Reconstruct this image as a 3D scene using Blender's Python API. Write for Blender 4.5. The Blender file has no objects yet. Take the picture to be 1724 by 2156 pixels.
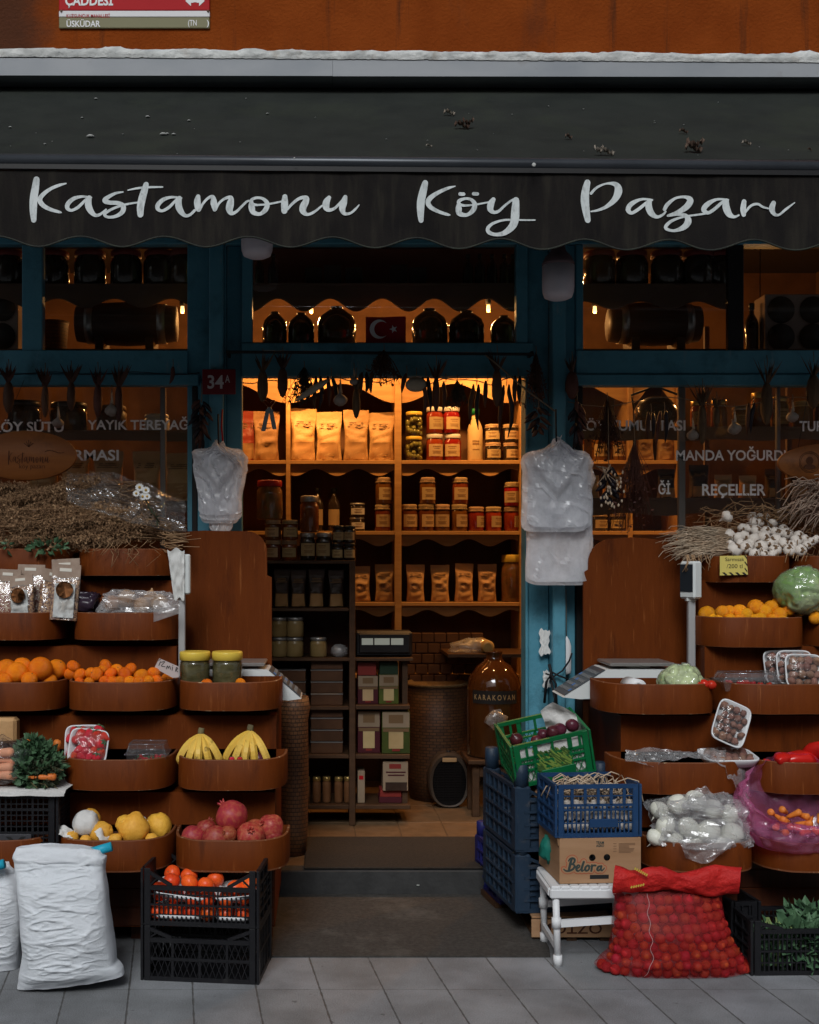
import bpy, math, random
from mathutils import Vector, Matrix, Euler, noise
from math import sin, cos, pi, radians, sqrt
random.seed(7)
S = bpy.context.scene
C = S.collection
# camera, sky, sun, exposure
F, UC, VH, DF = 2470.0, 680.0, 1188.0, 5.4        # focal length and sight point of a 1724 px wide picture; door plane distance
CX, CZ = (UC - 862) * DF / F, 1.5
def P(u, v, Y):
 d = Y + DF
 return Vector((CX + (u - UC) * d / F, Y, CZ - (v - VH) * d / F))
def px(Y): return (Y + DF) / F
def X(u, Y): return P(u, 0, Y).x
def Z(v, Y): return P(0, v, Y).z

cam = bpy.data.cameras.new('Camera'); co = bpy.data.objects.new('Camera', cam); C.objects.link(co)
co.location = (CX, -DF, CZ); co.rotation_euler = (pi / 2, 0, 0)
cam.sensor_fit = 'HORIZONTAL'; cam.sensor_width = 36; cam.lens = F / 1724 * 36
cam.shift_x = (862 - UC) / 1724; cam.shift_y = (VH - 1078) / 1724
cam.clip_start = 0.05; cam.clip_end = 300
S.camera = co
SUN_EL, SUN_ROT = radians(41), radians(192)
w = bpy.data.worlds.new("World"); S.world = w; w.use_nodes = True
nt = w.node_tree; bg = nt.nodes['Background']
sky = nt.nodes.new('ShaderNodeTexSky'); sky.sky_type = 'NISHITA'; sky.sun_disc = False
sky.sun_elevation = SUN_EL; sky.sun_rotation = SUN_ROT; sky.air_density = 1.0; sky.dust_density = 3.5; sky.ozone_density = 1.0
hs = nt.nodes.new('ShaderNodeHueSaturation'); hs.inputs['Saturation'].default_value = 0.42
nt.links.new(sky.outputs[0], hs.inputs['Color']); nt.links.new(hs.outputs[0], bg.inputs['Color'])
bg.inputs['Strength'].default_value = 0.05
sl = bpy.data.lights.new('sun', 'SUN'); sl.energy = 1.5; sl.angle = radians(22); sl.color = (.93, .97, 1)
so = bpy.data.objects.new('sun', sl); C.objects.link(so)
so.rotation_euler = (radians(49), 0, radians(-10)); so.location = (-2, -6, 9)
S.view_settings.view_transform = 'Standard'; S.view_settings.look = 'None'
S.view_settings.exposure = 0.22; S.view_settings.gamma = 1
S.render.engine = 'CYCLES'
S.cycles.max_bounces = 8; S.cycles.transparent_max_bounces = 14; S.cycles.diffuse_bounces = 3
S.cycles.glossy_bounces = 3; S.cycles.transmission_bounces = 5; S.cycles.caustics_reflective = False; S.cycles.caustics_refractive = False
S.cycles.use_denoising = True; S.cycles.sample_clamp_indirect = 3.0

# mesh builder
def rotm(e): return Euler(e).to_matrix()
class MB:
 def __init__(s): s.v = []; s.f = []; s.m = []; s.s = []
 def add(s, vs, fs, smooth=False, mi=0, mat=None):
  n = len(s.v)
  s.v += [(mat @ Vector(p)) if mat is not None else Vector(p) for p in vs]
  for f in fs:
   s.f.append([i + n for i in f]); s.m.append(mi); s.s.append(smooth)
  return s
 def box(s, c, d, rot=None, mi=0, b=0.0):
  hx, hy, hz = d[0] / 2, d[1] / 2, d[2] / 2
  R = rotm(rot) if rot else Matrix.Identity(3); c = Vector(c)
  b = min(b, hx * .9, hy * .9, hz * .9)
  if b <= 0:
   vs = [Vector((x, y, z)) for x in (-hx, hx) for y in (-hy, hy) for z in (-hz, hz)]
   fs = [(0, 1, 3, 2), (4, 6, 7, 5), (0, 4, 5, 1), (2, 3, 7, 6), (0, 2, 6, 4), (1, 5, 7, 3)]
  else:
   vs = []; idx = {}
   for a in range(3):
    for sx in (-1, 1):
     for sy in (-1, 1):
      for sz in (-1, 1):
       q = [sx * (hx - b), sy * (hy - b), sz * (hz - b)]
       q[a] = (sx, sy, sz)[a] * (hx, hy, hz)[a]
       idx[(a, sx, sy, sz)] = len(vs); vs.append(Vector(q))
   fs = []
   for a in range(3):
    o = [k for k in range(3) if k != a]
    for sg in (-1, 1):
     f = []
     for p, q in ((-1, -1), (1, -1), (1, 1), (-1, 1)):
      t = [0, 0, 0]; t[a] = sg; t[o[0]] = p; t[o[1]] = q
      f.append(idx[(a, *t)])
     fs.append(f)
   for a in range(3):
    o = [k for k in range(3) if k != a]
    for p in (-1, 1):
     for q in (-1, 1):
      f = []
      for (ax, e) in ((o[0], -1), (o[0], 1), (o[1], 1), (o[1], -1)):
       t = [0, 0, 0]; t[a] = e; t[o[0]] = p; t[o[1]] = q
       f.append(idx[(ax, *t)])
      fs.append(f)
   for sx in (-1, 1):
    for sy in (-1, 1):
     for sz in (-1, 1):
      fs.append([idx[(a, sx, sy, sz)] for a in range(3)])
  s.add([c + R @ p for p in vs], fs, False, mi)
  return s
 def bb(s, x0, x1, y0, y1, z0, z1, mi=0, b=0.0):
  return s.box(((x0 + x1) / 2, (y0 + y1) / 2, (z0 + z1) / 2), (abs(x1 - x0), abs(y1 - y0), abs(z1 - z0)), None, mi, b)
 def bar(s, p, q, w, h, mi=0, up=(0, 0, 1)):
  p = Vector(p); q = Vector(q); t = (q - p); L = t.length; t.normalize()
  a = t.cross(Vector(up))
  if a.length < 1e-4: a = t.cross(Vector((1, 0, 0)))
  a.normalize(); b = a.cross(t)
  vs = [e + a * (i * w / 2) + b * (j * h / 2) for e in (p, q) for i, j in ((-1, -1), (1, -1), (1, 1), (-1, 1))]
  s.add(vs, [(3, 2, 1, 0), (4, 5, 6, 7), (0, 1, 5, 4), (1, 2, 6, 5), (2, 3, 7, 6), (3, 0, 4, 7)], False, mi)
  return s
 def tube(s, pts, r, n=8, mi=0, smooth=True, cap=True, flat=1.0):
  pts = [Vector(p) for p in pts]; k = len(pts)
  rs = r if isinstance(r, (list, tuple)) else [r] * k
  vs = []; prev = None
  for i in range(k):
   t = (pts[min(i + 1, k - 1)] - pts[max(i - 1, 0)])
   if t.length < 1e-7: t = Vector((0, 0, 1))
   t.normalize()
   if prev is None:
    a = t.cross(Vector((0, 1, 0)))
    if a.length < .1: a = t.cross(Vector((1, 0, 0)))
   else: a = prev - t * prev.dot(t)
   a.normalize(); prev = a; b = t.cross(a)
   for j in range(n):
    th = 2 * pi * j / n
    vs.append(pts[i] + (a * cos(th) + b * sin(th) * flat) * rs[i])
  fs = [(i * n + j, i * n + (j + 1) % n, (i + 1) * n + (j + 1) % n, (i + 1) * n + j) for i in range(k - 1) for j in range(n)]
  if cap and n > 2: fs += [tuple(range(n))[::-1], tuple((k - 1) * n + j for j in range(n))]
  return s.add(vs, fs, smooth, mi)
 def lathe(s, prof, n=16, c=(0, 0, 0), mi=0, smooth=True, mat=None, sy=1.0, wob=0.0, cap=True):
  c = Vector(c); vs = []
  for r, z in prof:
   for j in range(n):
    th = 2 * pi * j / n; rr = r * (1 + wob * sin(5 * th + z * 40))
    p = Vector((rr * cos(th), rr * sin(th) * sy, z))
    vs.append(c + (mat @ p if mat is not None else p))
  k = len(prof)
  fs = [(i * n + j, i * n + (j + 1) % n, (i + 1) * n + (j + 1) % n, (i + 1) * n + j) for i in range(k - 1) for j in range(n)]
  if cap and prof[0][0] > 1e-6: fs.append(tuple(range(n))[::-1])
  if cap and prof[-1][0] > 1e-6: fs.append(tuple((k - 1) * n + j for j in range(n)))
  return s.add(vs, fs, smooth, mi)
 def ball(s, c, r, n=12, mi=0, mat=None, nz=0.0, nsc=1.0, seed=0, smooth=True):
  c = Vector(c); r = Vector(r) if not isinstance(r, (int, float)) else Vector((r, r, r))
  vs = []; m = max(4, n // 2)
  for i in range(m + 1):
   ph = pi * i / m
   for j in range(n):
    th = 2 * pi * j / n
    p = Vector((sin(ph) * cos(th), sin(ph) * sin(th), cos(ph)))
    k = 1 + nz * noise.noise(p * nsc + Vector((seed, seed * 2, 0)))
    q = Vector((p.x * r.x, p.y * r.y, p.z * r.z)) * k
    vs.append(c + (mat @ q if mat is not None else q))
  fs = [(i * n + j, (i + 1) * n + j, (i + 1) * n + (j + 1) % n, i * n + (j + 1) % n) for i in range(m) for j in range(n)]
  return s.add(vs, fs, smooth, mi)
 def poly(s, pts, thick=(0, 0, 0), mi=0, smooth=False):
  n = len(pts); t = Vector(thick); pts = [Vector(p) for p in pts]
  if t.length == 0: return s.add(pts, [tuple(range(n))], smooth, mi)
  fs = [tuple(range(n)), tuple(range(2 * n - 1, n - 1, -1))] + [(i, i + n, (i + 1) % n + n, (i + 1) % n) for i in range(n)]
  return s.add(pts + [p + t for p in pts], fs, smooth, mi)
 def grid(s, fn, nu, nv, mi=0, smooth=True, wrap=False):
  vs = [fn(i / (nu if wrap else nu - 1), j / (nv - 1)) for j in range(nv) for i in range(nu)]
  fs = []
  for j in range(nv - 1):
   for i in range(nu if wrap else nu - 1):
    k = (i + 1) % nu
    fs.append((j * nu + i, j * nu + k, (j + 1) * nu + k, (j + 1) * nu + i))
  return s.add(vs, fs, smooth, mi)
 def mesh(s, name, mats, origin=None):
  me = bpy.data.meshes.new(name); o = Vector(origin) if origin is not None else Vector()
  me.from_pydata([tuple(p - o) for p in s.v], [], s.f)
  for m in (mats if isinstance(mats, (list, tuple)) else [mats]): me.materials.append(m)
  me.polygons.foreach_set('material_index', s.m); me.polygons.foreach_set('use_smooth', s.s)
  me.update(); return me
 def build(s, name, mats, parent=None, origin=None):
  o = bpy.data.objects.new(name, s.mesh(name, mats, origin)); C.objects.link(o)
  if parent is not None: o.parent = parent
  elif origin is not None: o.location = Vector(origin)
  return o
def tag(o, label=None, cat=None, group=None, kind=None):
 for k, v in (('label', label), ('category', cat), ('group', group), ('kind', kind)):
  if v: o[k] = v
 return o
def thing(name, label, cat, loc=(0, 0, 0), rz=0.0, group=None, rot=None):
 o = bpy.data.objects.new(name, None); C.objects.link(o); o.empty_display_size = .05
 o.location = loc; o.rotation_euler = rot or (0, 0, rz)
 return tag(o, label, cat, group)
def copy_tree(o, parent=None):
 c = o.copy(); C.objects.link(c)
 if parent is not None: c.parent = parent
 for ch in list(o.children): copy_tree(ch, c)
 return c
PROTO = {}
def inst(key, make, name, label, cat, loc, rot=(0, 0, 0), group=None, sc=None):
 """first call builds the thing (make(root) adds the parts, or returns one mesh), later calls copy it with its parts"""
 if key not in PROTO:
  r = make()
  if r.name.split('.')[0] != name: r.name = name
  PROTO[key] = r
 else: r = copy_tree(PROTO[key])
 r.location = loc; r.rotation_euler = rot
 r.scale = sc if sc else (1, 1, 1)
 for k in ('label', 'category', 'group'):
  if k in r: del r[k]
 return tag(r, label, cat, group)
def root(name):
 o = bpy.data.objects.new(name, None); C.objects.link(o); o.empty_display_size = .03
 return o
# materials
def _n(nt, t, **kw):
 n = nt.nodes.new(t)
 for k, v in kw.items(): setattr(n, k, v)
 return n
def coords(nt, stretch=(1, 1, 1), rnd=True):
 tc = _n(nt, 'ShaderNodeTexCoord'); mp = _n(nt, 'ShaderNodeMapping'); mp.inputs['Scale'].default_value = stretch
 nt.links.new(tc.outputs['Object'], mp.inputs['Vector'])
 if rnd:
  oi = _n(nt, 'ShaderNodeObjectInfo'); ml = _n(nt, 'ShaderNodeMath', operation='MULTIPLY'); ml.inputs[1].default_value = 37
  nt.links.new(oi.outputs['Random'], ml.inputs[0]); nt.links.new(ml.outputs[0], mp.inputs['Location'])
 return mp.outputs[0]
def noise_tex(nt, vec, scale, detail=4, rough=.55):
 t = _n(nt, 'ShaderNodeTexNoise'); t.inputs['Scale'].default_value = scale; t.inputs['Detail'].default_value = detail
 t.inputs['Roughness'].default_value = rough
 nt.links.new(vec, t.inputs['Vector']); return t.outputs['Fac']
def ramp(nt, fac, stops):
 r = _n(nt, 'ShaderNodeValToRGB'); e = r.color_ramp.elements
 e[0].position, e[0].color = stops[0][0], (*stops[0][1], 1); e[1].position, e[1].color = stops[1][0], (*stops[1][1], 1)
 for p, c in stops[2:]:
  k = e.new(p); k.color = (*c, 1)
 nt.links.new(fac, r.inputs[0]); return r.outputs[0]
def M(name, col, rough=.55, col2=None, scale=6, stretch=(1, 1, 1), detail=4, lo=.35, hi=.65, bump=0, bscale=None, metal=0, spec=.3,
      trans=0, coat=0, dirt=None, dscale=3, dlo=.55, dhi=.75, dstretch=(1, 1, 1), alpha=1, bstretch=None, sheen=0, var=0, sss=0, d2=None):
 m = bpy.data.materials.new(name); m.use_nodes = True; nt = m.node_tree; b = nt.nodes['Principled BSDF']
 b.inputs['Base Color'].default_value = (*col, 1); b.inputs['Roughness'].default_value = rough; b.inputs['Metallic'].default_value = metal
 b.inputs['Specular IOR Level'].default_value = spec; b.inputs['Transmission Weight'].default_value = trans
 b.inputs['Coat Weight'].default_value = coat; b.inputs['Alpha'].default_value = alpha; b.inputs['Sheen Weight'].default_value = sheen
 if sss:
  b.inputs['Subsurface Weight'].default_value = sss; b.inputs['Subsurface Radius'].default_value = (.02, .01, .005); b.inputs['Subsurface Scale'].default_value = .5
 out = None
 if col2:
  v = coords(nt, stretch); out = ramp(nt, noise_tex(nt, v, scale, detail), [(lo, col), (hi, col2)])
 if dirt:
  v2 = coords(nt, dstretch); f = ramp(nt, noise_tex(nt, v2, dscale, 6, .65), [(dlo, (0, 0, 0)), (dhi, (1, 1, 1))])
  mx = _n(nt, 'ShaderNodeMix', data_type='RGBA')
  nt.links.new(f, mx.inputs[0])
  if out is not None: nt.links.new(out, mx.inputs[6])
  else: mx.inputs[6].default_value = (*col, 1)
  mx.inputs[7].default_value = (*dirt, 1); out = mx.outputs[2]
 if d2:      # worn or stained streaks: colour, scale, stretch, low, high
  f = ramp(nt, noise_tex(nt, coords(nt, d2[2]), d2[1], 5, .6), [(d2[3], (0, 0, 0)), (d2[4], (1, 1, 1))]); mx = _n(nt, 'ShaderNodeMix', data_type='RGBA'); nt.links.new(f, mx.inputs[0])
  if out is not None: nt.links.new(out, mx.inputs[6])
  else: mx.inputs[6].default_value = (*col, 1)
  mx.inputs[7].default_value = (*d2[0], 1); out = mx.outputs[2]
 if var:
  oi = _n(nt, 'ShaderNodeObjectInfo'); hv = _n(nt, 'ShaderNodeHueSaturation')
  mr = _n(nt, 'ShaderNodeMapRange'); mr.inputs[3].default_value = 1 - var; mr.inputs[4].default_value = 1 + var * .6
  nt.links.new(oi.outputs['Random'], mr.inputs[0]); nt.links.new(mr.outputs[0], hv.inputs['Value'])
  mh = _n(nt, 'ShaderNodeMapRange'); mh.inputs[3].default_value = .5 - var * .05; mh.inputs[4].default_value = .5 + var * .05
  m7 = _n(nt, 'ShaderNodeMath', operation='FRACT'); m8 = _n(nt, 'ShaderNodeMath', operation='MULTIPLY'); m8.inputs[1].default_value = 7.3
  nt.links.new(oi.outputs['Random'], m8.inputs[0]); nt.links.new(m8.outputs[0], m7.inputs[0]); nt.links.new(m7.outputs[0], mh.inputs[0]); nt.links.new(mh.outputs[0], hv.inputs['Hue'])
  if out is not None: nt.links.new(out, hv.inputs['Color'])
  else: hv.inputs['Color'].default_value = (*col, 1)
  out = hv.outputs[0]
 if out is not None: nt.links.new(out, b.inputs['Base Color'])
 if bump:
  bp = _n(nt, 'ShaderNodeBump'); bp.inputs['Strength'].default_value = min(1, bump); bp.inputs['Distance'].default_value = .01 * max(1, bump)
  v3 = coords(nt, bstretch or stretch)
  nt.links.new(noise_tex(nt, v3, bscale or scale * 4, 5), bp.inputs['Height']); nt.links.new(bp.outputs[0], b.inputs['Normal'])
 return m
def glass(name, tint=(1, 1, 1), gl=.08, rough=.02, film=0.0, filmcol=(.8, .8, .82), bump=0, bscale=20):
 """thin sheet: clear, with a share of mirror reflection and of milky scatter"""
 m = bpy.data.materials.new(name); m.use_nodes = True; nt = m.node_tree; nt.nodes.clear(); o = _n(nt, 'ShaderNodeOutputMaterial')
 t = _n(nt, 'ShaderNodeBsdfTransparent'); t.inputs[0].default_value = (*tint, 1)
 g = _n(nt, 'ShaderNodeBsdfGlossy'); g.inputs['Roughness'].default_value = rough
 fr = _n(nt, 'ShaderNodeLayerWeight'); fr.inputs[0].default_value = .35
 mr = _n(nt, 'ShaderNodeMapRange'); mr.inputs[3].default_value = gl; mr.inputs[4].default_value = min(1, gl + .7)
 nt.links.new(fr.outputs['Facing'], mr.inputs[0])
 pw = _n(nt, 'ShaderNodeMath', operation='POWER'); pw.inputs[1].default_value = 3
 nt.links.new(fr.outputs['Facing'], pw.inputs[0]); nt.links.new(pw.outputs[0], mr.inputs[0])
 mx = _n(nt, 'ShaderNodeMixShader'); nt.links.new(mr.outputs[0], mx.inputs[0]); nt.links.new(t.outputs[0], mx.inputs[1]); nt.links.new(g.outputs[0], mx.inputs[2])
 last = mx.outputs[0]
 if film:
  d = _n(nt, 'ShaderNodeBsdfDiffuse'); d.inputs[0].default_value = (*filmcol, 1); tl = _n(nt, 'ShaderNodeBsdfTranslucent'); tl.inputs[0].default_value = (*filmcol, 1)
  a = _n(nt, 'ShaderNodeMixShader'); a.inputs[0].default_value = .45; nt.links.new(d.outputs[0], a.inputs[1]); nt.links.new(tl.outputs[0], a.inputs[2])
  b = _n(nt, 'ShaderNodeMixShader')
  r = ramp(nt, noise_tex(nt, coords(nt), 9, 5), [(.3, (film * .6,) * 3), (.7, (min(1, film * 1.4),) * 3)]); nt.links.new(r, b.inputs[0])
  nt.links.new(last, b.inputs[1]); nt.links.new(a.outputs[0], b.inputs[2]); last = b.outputs[0]
 if bump:
  bp = _n(nt, 'ShaderNodeBump'); bp.inputs['Strength'].default_value = bump; bp.inputs['Distance'].default_value = .01
  nt.links.new(noise_tex(nt, coords(nt), bscale, 3), bp.inputs['Height']); nt.links.new(bp.outputs[0], g.inputs['Normal'])
  if film: nt.links.new(bp.outputs[0], d.inputs['Normal'])
 nt.links.new(last, o.inputs[0]); return m
def emit(name, col, st):
 m = bpy.data.materials.new(name); m.use_nodes = True; b = m.node_tree.nodes['Principled BSDF']
 b.inputs['Base Color'].default_value = (*col, 1); b.inputs['Emission Color'].default_value = (*col, 1); b.inputs['Emission Strength'].default_value = st
 return m
mt = {}
mt['stucco'] = M('orange stucco', (.175, .035, .005), .9, (.215, .046, .007), 5, spec=.05, d2=((.06, .02, .009), 4, (5, 1, .35), .60, .80), bump=.7, bscale=70, dirt=(.06, .025, .014), dscale=2.2, dlo=.56, dhi=.8, dstretch=(1, 1, .35))
mt['blue'] = M('blue paint', (.068, .235, .315), .5, (.09, .275, .36), 4, d2=((.15, .27, .32), 15, (1.5, 1.5, .35), .64, .72), bump=.25, bscale=50, dirt=(.03, .095, .12), dscale=6, dlo=.52, dhi=.8)
mt['wood'] = M('stained wood', (.098, .0205, .003), .55, (.138, .031, .0045), 5, spec=.09, stretch=(5, 5, .8), lo=.2, hi=.8, bump=.12, bscale=30, d2=((.21, .062, .014), 9, (9, 9, .7), .60, .74), dirt=(.05, .011, .003), dscale=3, dlo=.56, dhi=.78, dstretch=(4, 4, .8))
mt['woodedge'] = M('chipped wood edge', (.16, .05, .017), .6, (.42, .27, .15), 30, lo=.6, hi=.68, bump=.2)
mt['wooddark'] = M('dark stained wood', (.05, .013, .005), .5, (.075, .02, .007), 6, stretch=(6, 6, .6), bump=.15, bscale=30)
mt['pine'] = M('pine shelf wood', (.40, .21, .075), .5, (.50, .29, .11), 5, stretch=(.6, 6, 6), bump=.1, bscale=30)
mt['walnut'] = M('brown shelf wood', (.050, .024, .011), .5, (.072, .035, .016), 5, stretch=(1, 6, 6), bump=.1, bscale=30)
mt['backing'] = M('shelf back board', (.085, .034, .011), .6, (.11, .045, .014), 4, stretch=(5, 1, .5))
mt['black'] = M('black plastic', (.008, .008, .010), .42, (.012, .012, .014), 8, bump=.1, bscale=60, dirt=(.05, .048, .045), dscale=9, dlo=.62, dhi=.85)
mt['bluep'] = M('blue crate plastic', (.010, .038, .105), .45, (.014, .050, .13), 6, dirt=(.09, .12, .17), dscale=14, dlo=.58, dhi=.8, bump=.1, bscale=60)
mt['bluedk'] = M('dark blue crate plastic', (.012, .026, .048), .5, (.018, .036, .064), 6, dirt=(.07, .07, .075), dscale=22, dlo=.56, dhi=.78, bump=.12, bscale=60)
mt['indigo'] = M('indigo crate plastic', (.012, .014, .11), .5, (.017, .02, .14), 6, dirt=(.05, .05, .09), dscale=16, dlo=.58, dhi=.8)
mt['green'] = M('green crate plastic', (.004, .115, .035), .4, (.006, .15, .046), 6, dirt=(.03, .15, .07), dscale=12, dlo=.6, dhi=.85)
mt['metal'] = M('grey painted metal', (.24, .26, .285), .5, (.31, .325, .345), 2.2, stretch=(1, 1, 2), spec=.3, dirt=(.15, .13, .12), dscale=4, dlo=.62, dhi=.8)
mt['foil'] = M('white sealant strip', (.40, .41, .40), .6, (.66, .67, .65), 10, bump=.8, bscale=40, dirt=(.30, .25, .2), dscale=9, dlo=.56, dhi=.8)
mt['canvas'] = M('dark awning canvas', (.018, .021, .019), .85, (.024, .0275, .0245), 5, spec=.12, bump=.15, bscale=200, dirt=(.030, .036, .026), dscale=2.5, dlo=.5, dhi=.8, dstretch=(1, 1, .6))
mt['valance'] = M('weathered valance canvas', (.011, .010, .010), .9, (.016, .014, .013), 6, spec=.08, bump=.15, bscale=200, dirt=(.028, .025, .020), dscale=3.4, dlo=.47, dhi=.75, dstretch=(6, 1, .8))
mt['letter'] = M('worn white lettering', (.55, .60, .60), .8, (.66, .70, .70), 12, dirt=(.12, .12, .11), dscale=13, dlo=.60, dhi=.76, d2=((.40, .43, .43), 60, (1, 1, .4), .5, .7))
mt['tube'] = M('awning bar', (.035, .04, .047), .32, (.05, .056, .065), 3, metal=.3)
mt['dropping'] = M('bird dropping', (.45, .46, .44), .9)
mt['deadleaf'] = M('dry leaf', (.40, .33, .26), .9, (.52, .46, .39), 30)
mt['deadleaf2'] = M('dark dry leaf', (.11, .06, .042), .9, (.24, .17, .13), 30)
mt['white'] = M('white plastic', (.66, .67, .68), .4, (.72, .73, .74), 4)
mt['lampw'] = M('milky lamp plastic', (.80, .76, .82), .4)
mt['lampcap'] = M('lamp cap', (.16, .11, .12), .5)
mt['film'] = glass('white bag film', (.93, .93, .95), .11, .26, .50, (.92, .93, .96), .25, 22)
mt['clear'] = glass('clear film', (.98, .98, .98), .06, .10, .03, (.8, .8, .8), .8, 45)
mt['clearbag'] = glass('clear produce bag', (.95, .95, .96), .13, .2, .24, (.97, .97, .98), .7, 30)
mt['pinkfilm'] = glass('pink bag film', (.98, .62, .80), .12, .2, .24, (.95, .30, .60), .6, 22)
mt['clearsheet'] = glass('clear plastic sheet', (.97, .97, .97), .10, .10, .07, (.9, .9, .9), .8, 30)
mt['shell'] = glass('clear clamshell plastic', (.93, .93, .94), .12, .06, .05, (.8, .8, .8), .3, 30)
mt['pane'] = glass('window glass', (.93, .95, .94), .075, .0, .022, (.42, .42, .42))
mt['jarglass'] = glass('jar glass', (.9, .9, .88), .08, .03)
mt['sack'] = M('woven white sack', (.66, .70, .74), .6, (.76, .79, .83), 3, bump=.5, bscale=120, bstretch=(1.6, 1.6, 5), dirt=(.50, .52, .53), dscale=6, dlo=.6, dhi=.85)
mt['kraft'] = M('kraft paper', (.48, .27, .11), .5, (.55, .33, .15), 5, var=.14, bump=.6, bscale=22, bstretch=(1, 1, 1))
mt['kraftd'] = M('kraft print', (.22, .12, .05), .6)
mt['label'] = M('cream paper label', (.44, .30, .14), .7, (.50, .35, .18), 10, var=.2)
mt['ink'] = M('black ink', (.015, .014, .014), .7)
mt['card'] = M('corrugated cardboard', (.33, .185, .095), .85, (.38, .22, .12), 4, stretch=(1, 1, 6), bump=.08)
mt['leafg'] = M('green herb leaf', (.045, .105, .05), .55, (.09, .17, .085), 20, var=.2)
mt['leafd'] = M('dark herb leaf', (.05, .065, .035), .6, (.09, .10, .06), 20, var=.2)
mt['straw'] = M('dry stalk', (.26, .145, .07), .9, (.40, .25, .135), 12)
mt['straw2'] = M('dark dry stalk', (.15, .08, .04), .9, (.24, .135, .07), 12)
mt['strawp'] = M('pale dry garlic stalk', (.42, .30, .20), .85, (.56, .45, .33), 14)
mt['orange'] = M('orange peel', (.90, .21, .003), .42, (.95, .27, .005), 4, bump=.5, bscale=110, var=.16, d2=((.55, .13, .01), 26, (1, 1, 1), .66, .76))
mt['mandarin'] = M('mandarin peel', (.88, .165, .002), .4, (.92, .22, .004), 5, bump=.5, bscale=110, var=.2, d2=((.50, .11, .01), 30, (1, 1, 1), .64, .76))
mt['orangey'] = M('pale orange peel', (.92, .31, .006), .42, (.95, .39, .010), 4, bump=.5, bscale=110, var=.18, d2=((.62, .20, .02), 26, (1, 1, 1), .64, .76))
mt['persim'] = M('persimmon skin', (.80, .070, .012), .35, (.86, .12, .02), 3, var=.15)
mt['pomeg'] = M('pomegranate skin', (.34, .030, .028), .45, (.44, .12, .06), 4, lo=.4, hi=.7, var=.25, dirt=(.30, .13, .07), dscale=14, dlo=.6, dhi=.8)
mt['quince'] = M('quince skin', (.74, .36, .04), .45, (.82, .44, .06), 4, bump=.3, bscale=14, var=.1, dirt=(.30, .16, .03), dscale=18, dlo=.68, dhi=.76)
mt['banana'] = M('banana peel', (.74, .46, .07), .5, (.80, .53, .11), 5, dirt=(.14, .08, .02), dscale=22, dlo=.60, dhi=.72)
mt['stem'] = M('fruit stem', (.10, .08, .04), .8, (.18, .15, .07), 20)
mt['berry'] = M('strawberry', (.52, .012, .012), .28, (.60, .03, .02), 10, bump=.4, bscale=180, var=.2)
mt['tomato'] = M('tomato skin', (.55, .02, .012), .2, var=.15)
mt['pepper'] = M('red pepper skin', (.52, .012, .01), .22, (.58, .02, .012), 6)
mt['cabbage'] = M('cabbage leaf', (.17, .30, .09), .5, (.48, .56, .30), 7, lo=.42, hi=.62, bump=.9, bscale=14)
mt['garlic'] = M('garlic skin', (.60, .53, .46), .6, (.72, .66, .60), 12, stretch=(8, 8, 1), dirt=(.36, .22, .26), dscale=9, dlo=.6, dhi=.8)
mt['garlicroot'] = M('garlic roots', (.32, .18, .095), .95, (.42, .26, .15), 40, bump=1, bscale=120)
mt['onionred'] = M('red onion skin', (.055, .009, .018), .3, (.12, .025, .035), 8, stretch=(6, 6, 1), var=.3)
mt['onion'] = M('shallot skin', (.30, .016, .011), .6, (.42, .036, .018), 8, spec=.15, stretch=(6, 6, 1), var=.25)
mt['onionb'] = M('brown onion skin', (.34, .18, .09), .45, (.48, .28, .15), 8, stretch=(6, 6, 1), var=.2)
mt['turnip'] = M('white turnip', (.66, .66, .56), .4, (.72, .72, .64), 5)
mt['carrot'] = M('carrot skin', (.66, .16, .025), .5, (.72, .22, .04), 20, stretch=(1, 1, 6), var=.12)
mt['date'] = M('taro root skin', (.16, .065, .042), .65, (.34, .18, .13), 14, var=.3)
mt['net'] = None
mt['aub'] = M('dried aubergine skin', (.012, .008, .012), .45)
mt['dpep'] = M('dried pepper skin', (.06, .022, .014), .6, (.11, .045, .025), 10, var=.3)
mt['dcorn'] = M('dried corn husk', (.07, .038, .02), .8, (.12, .072, .036), 14, stretch=(6, 6, 1))
mt['grass2'] = M('dark dry foliage', (.035, .025, .018), .9, (.06, .045, .03), 20)
mt['rope'] = M('hemp string', (.20, .15, .10), .9)
mt['bstring'] = M('black cord', (.008, .008, .010), .7)
mt['red'] = M('red enamel', (.36, .006, .010), .5, (.40, .010, .014), 3, spec=.1)
mt['redd'] = M('dark red enamel', (.13, .006, .011), .4)
mt['signw'] = M('sign white', (.62, .62, .63), .5)
mt['olive'] = M('olive sign paint', (.16, .15, .07), .5)
mt['basket'] = None
mt['alu'] = M('brushed aluminium', (.42, .42, .42), .45, metal=.3)
mt['scalebody'] = M('off-white scale plastic', (.60, .63, .62), .4, (.66, .68, .67), 3)
mt['steel'] = M('steel pan', (.40, .38, .36), .35, metal=.7)
mt['lcd'] = M('dark display', (.02, .024, .03), .15)
mt['yellow'] = M('yellow lid', (.66, .46, .06), .35, (.70, .50, .07), 5)
mt['mat'] = M('grey floor mat', (.040, .037, .033), .95, (.060, .055, .050), 60, bump=.5, bscale=220, dirt=(.12, .115, .105), dscale=3, dlo=.55, dhi=.8)
mt['stepst'] = M('step stone', (.031, .031, .031), .85, (.044, .044, .044), 10, bump=.3, bscale=60)
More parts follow.
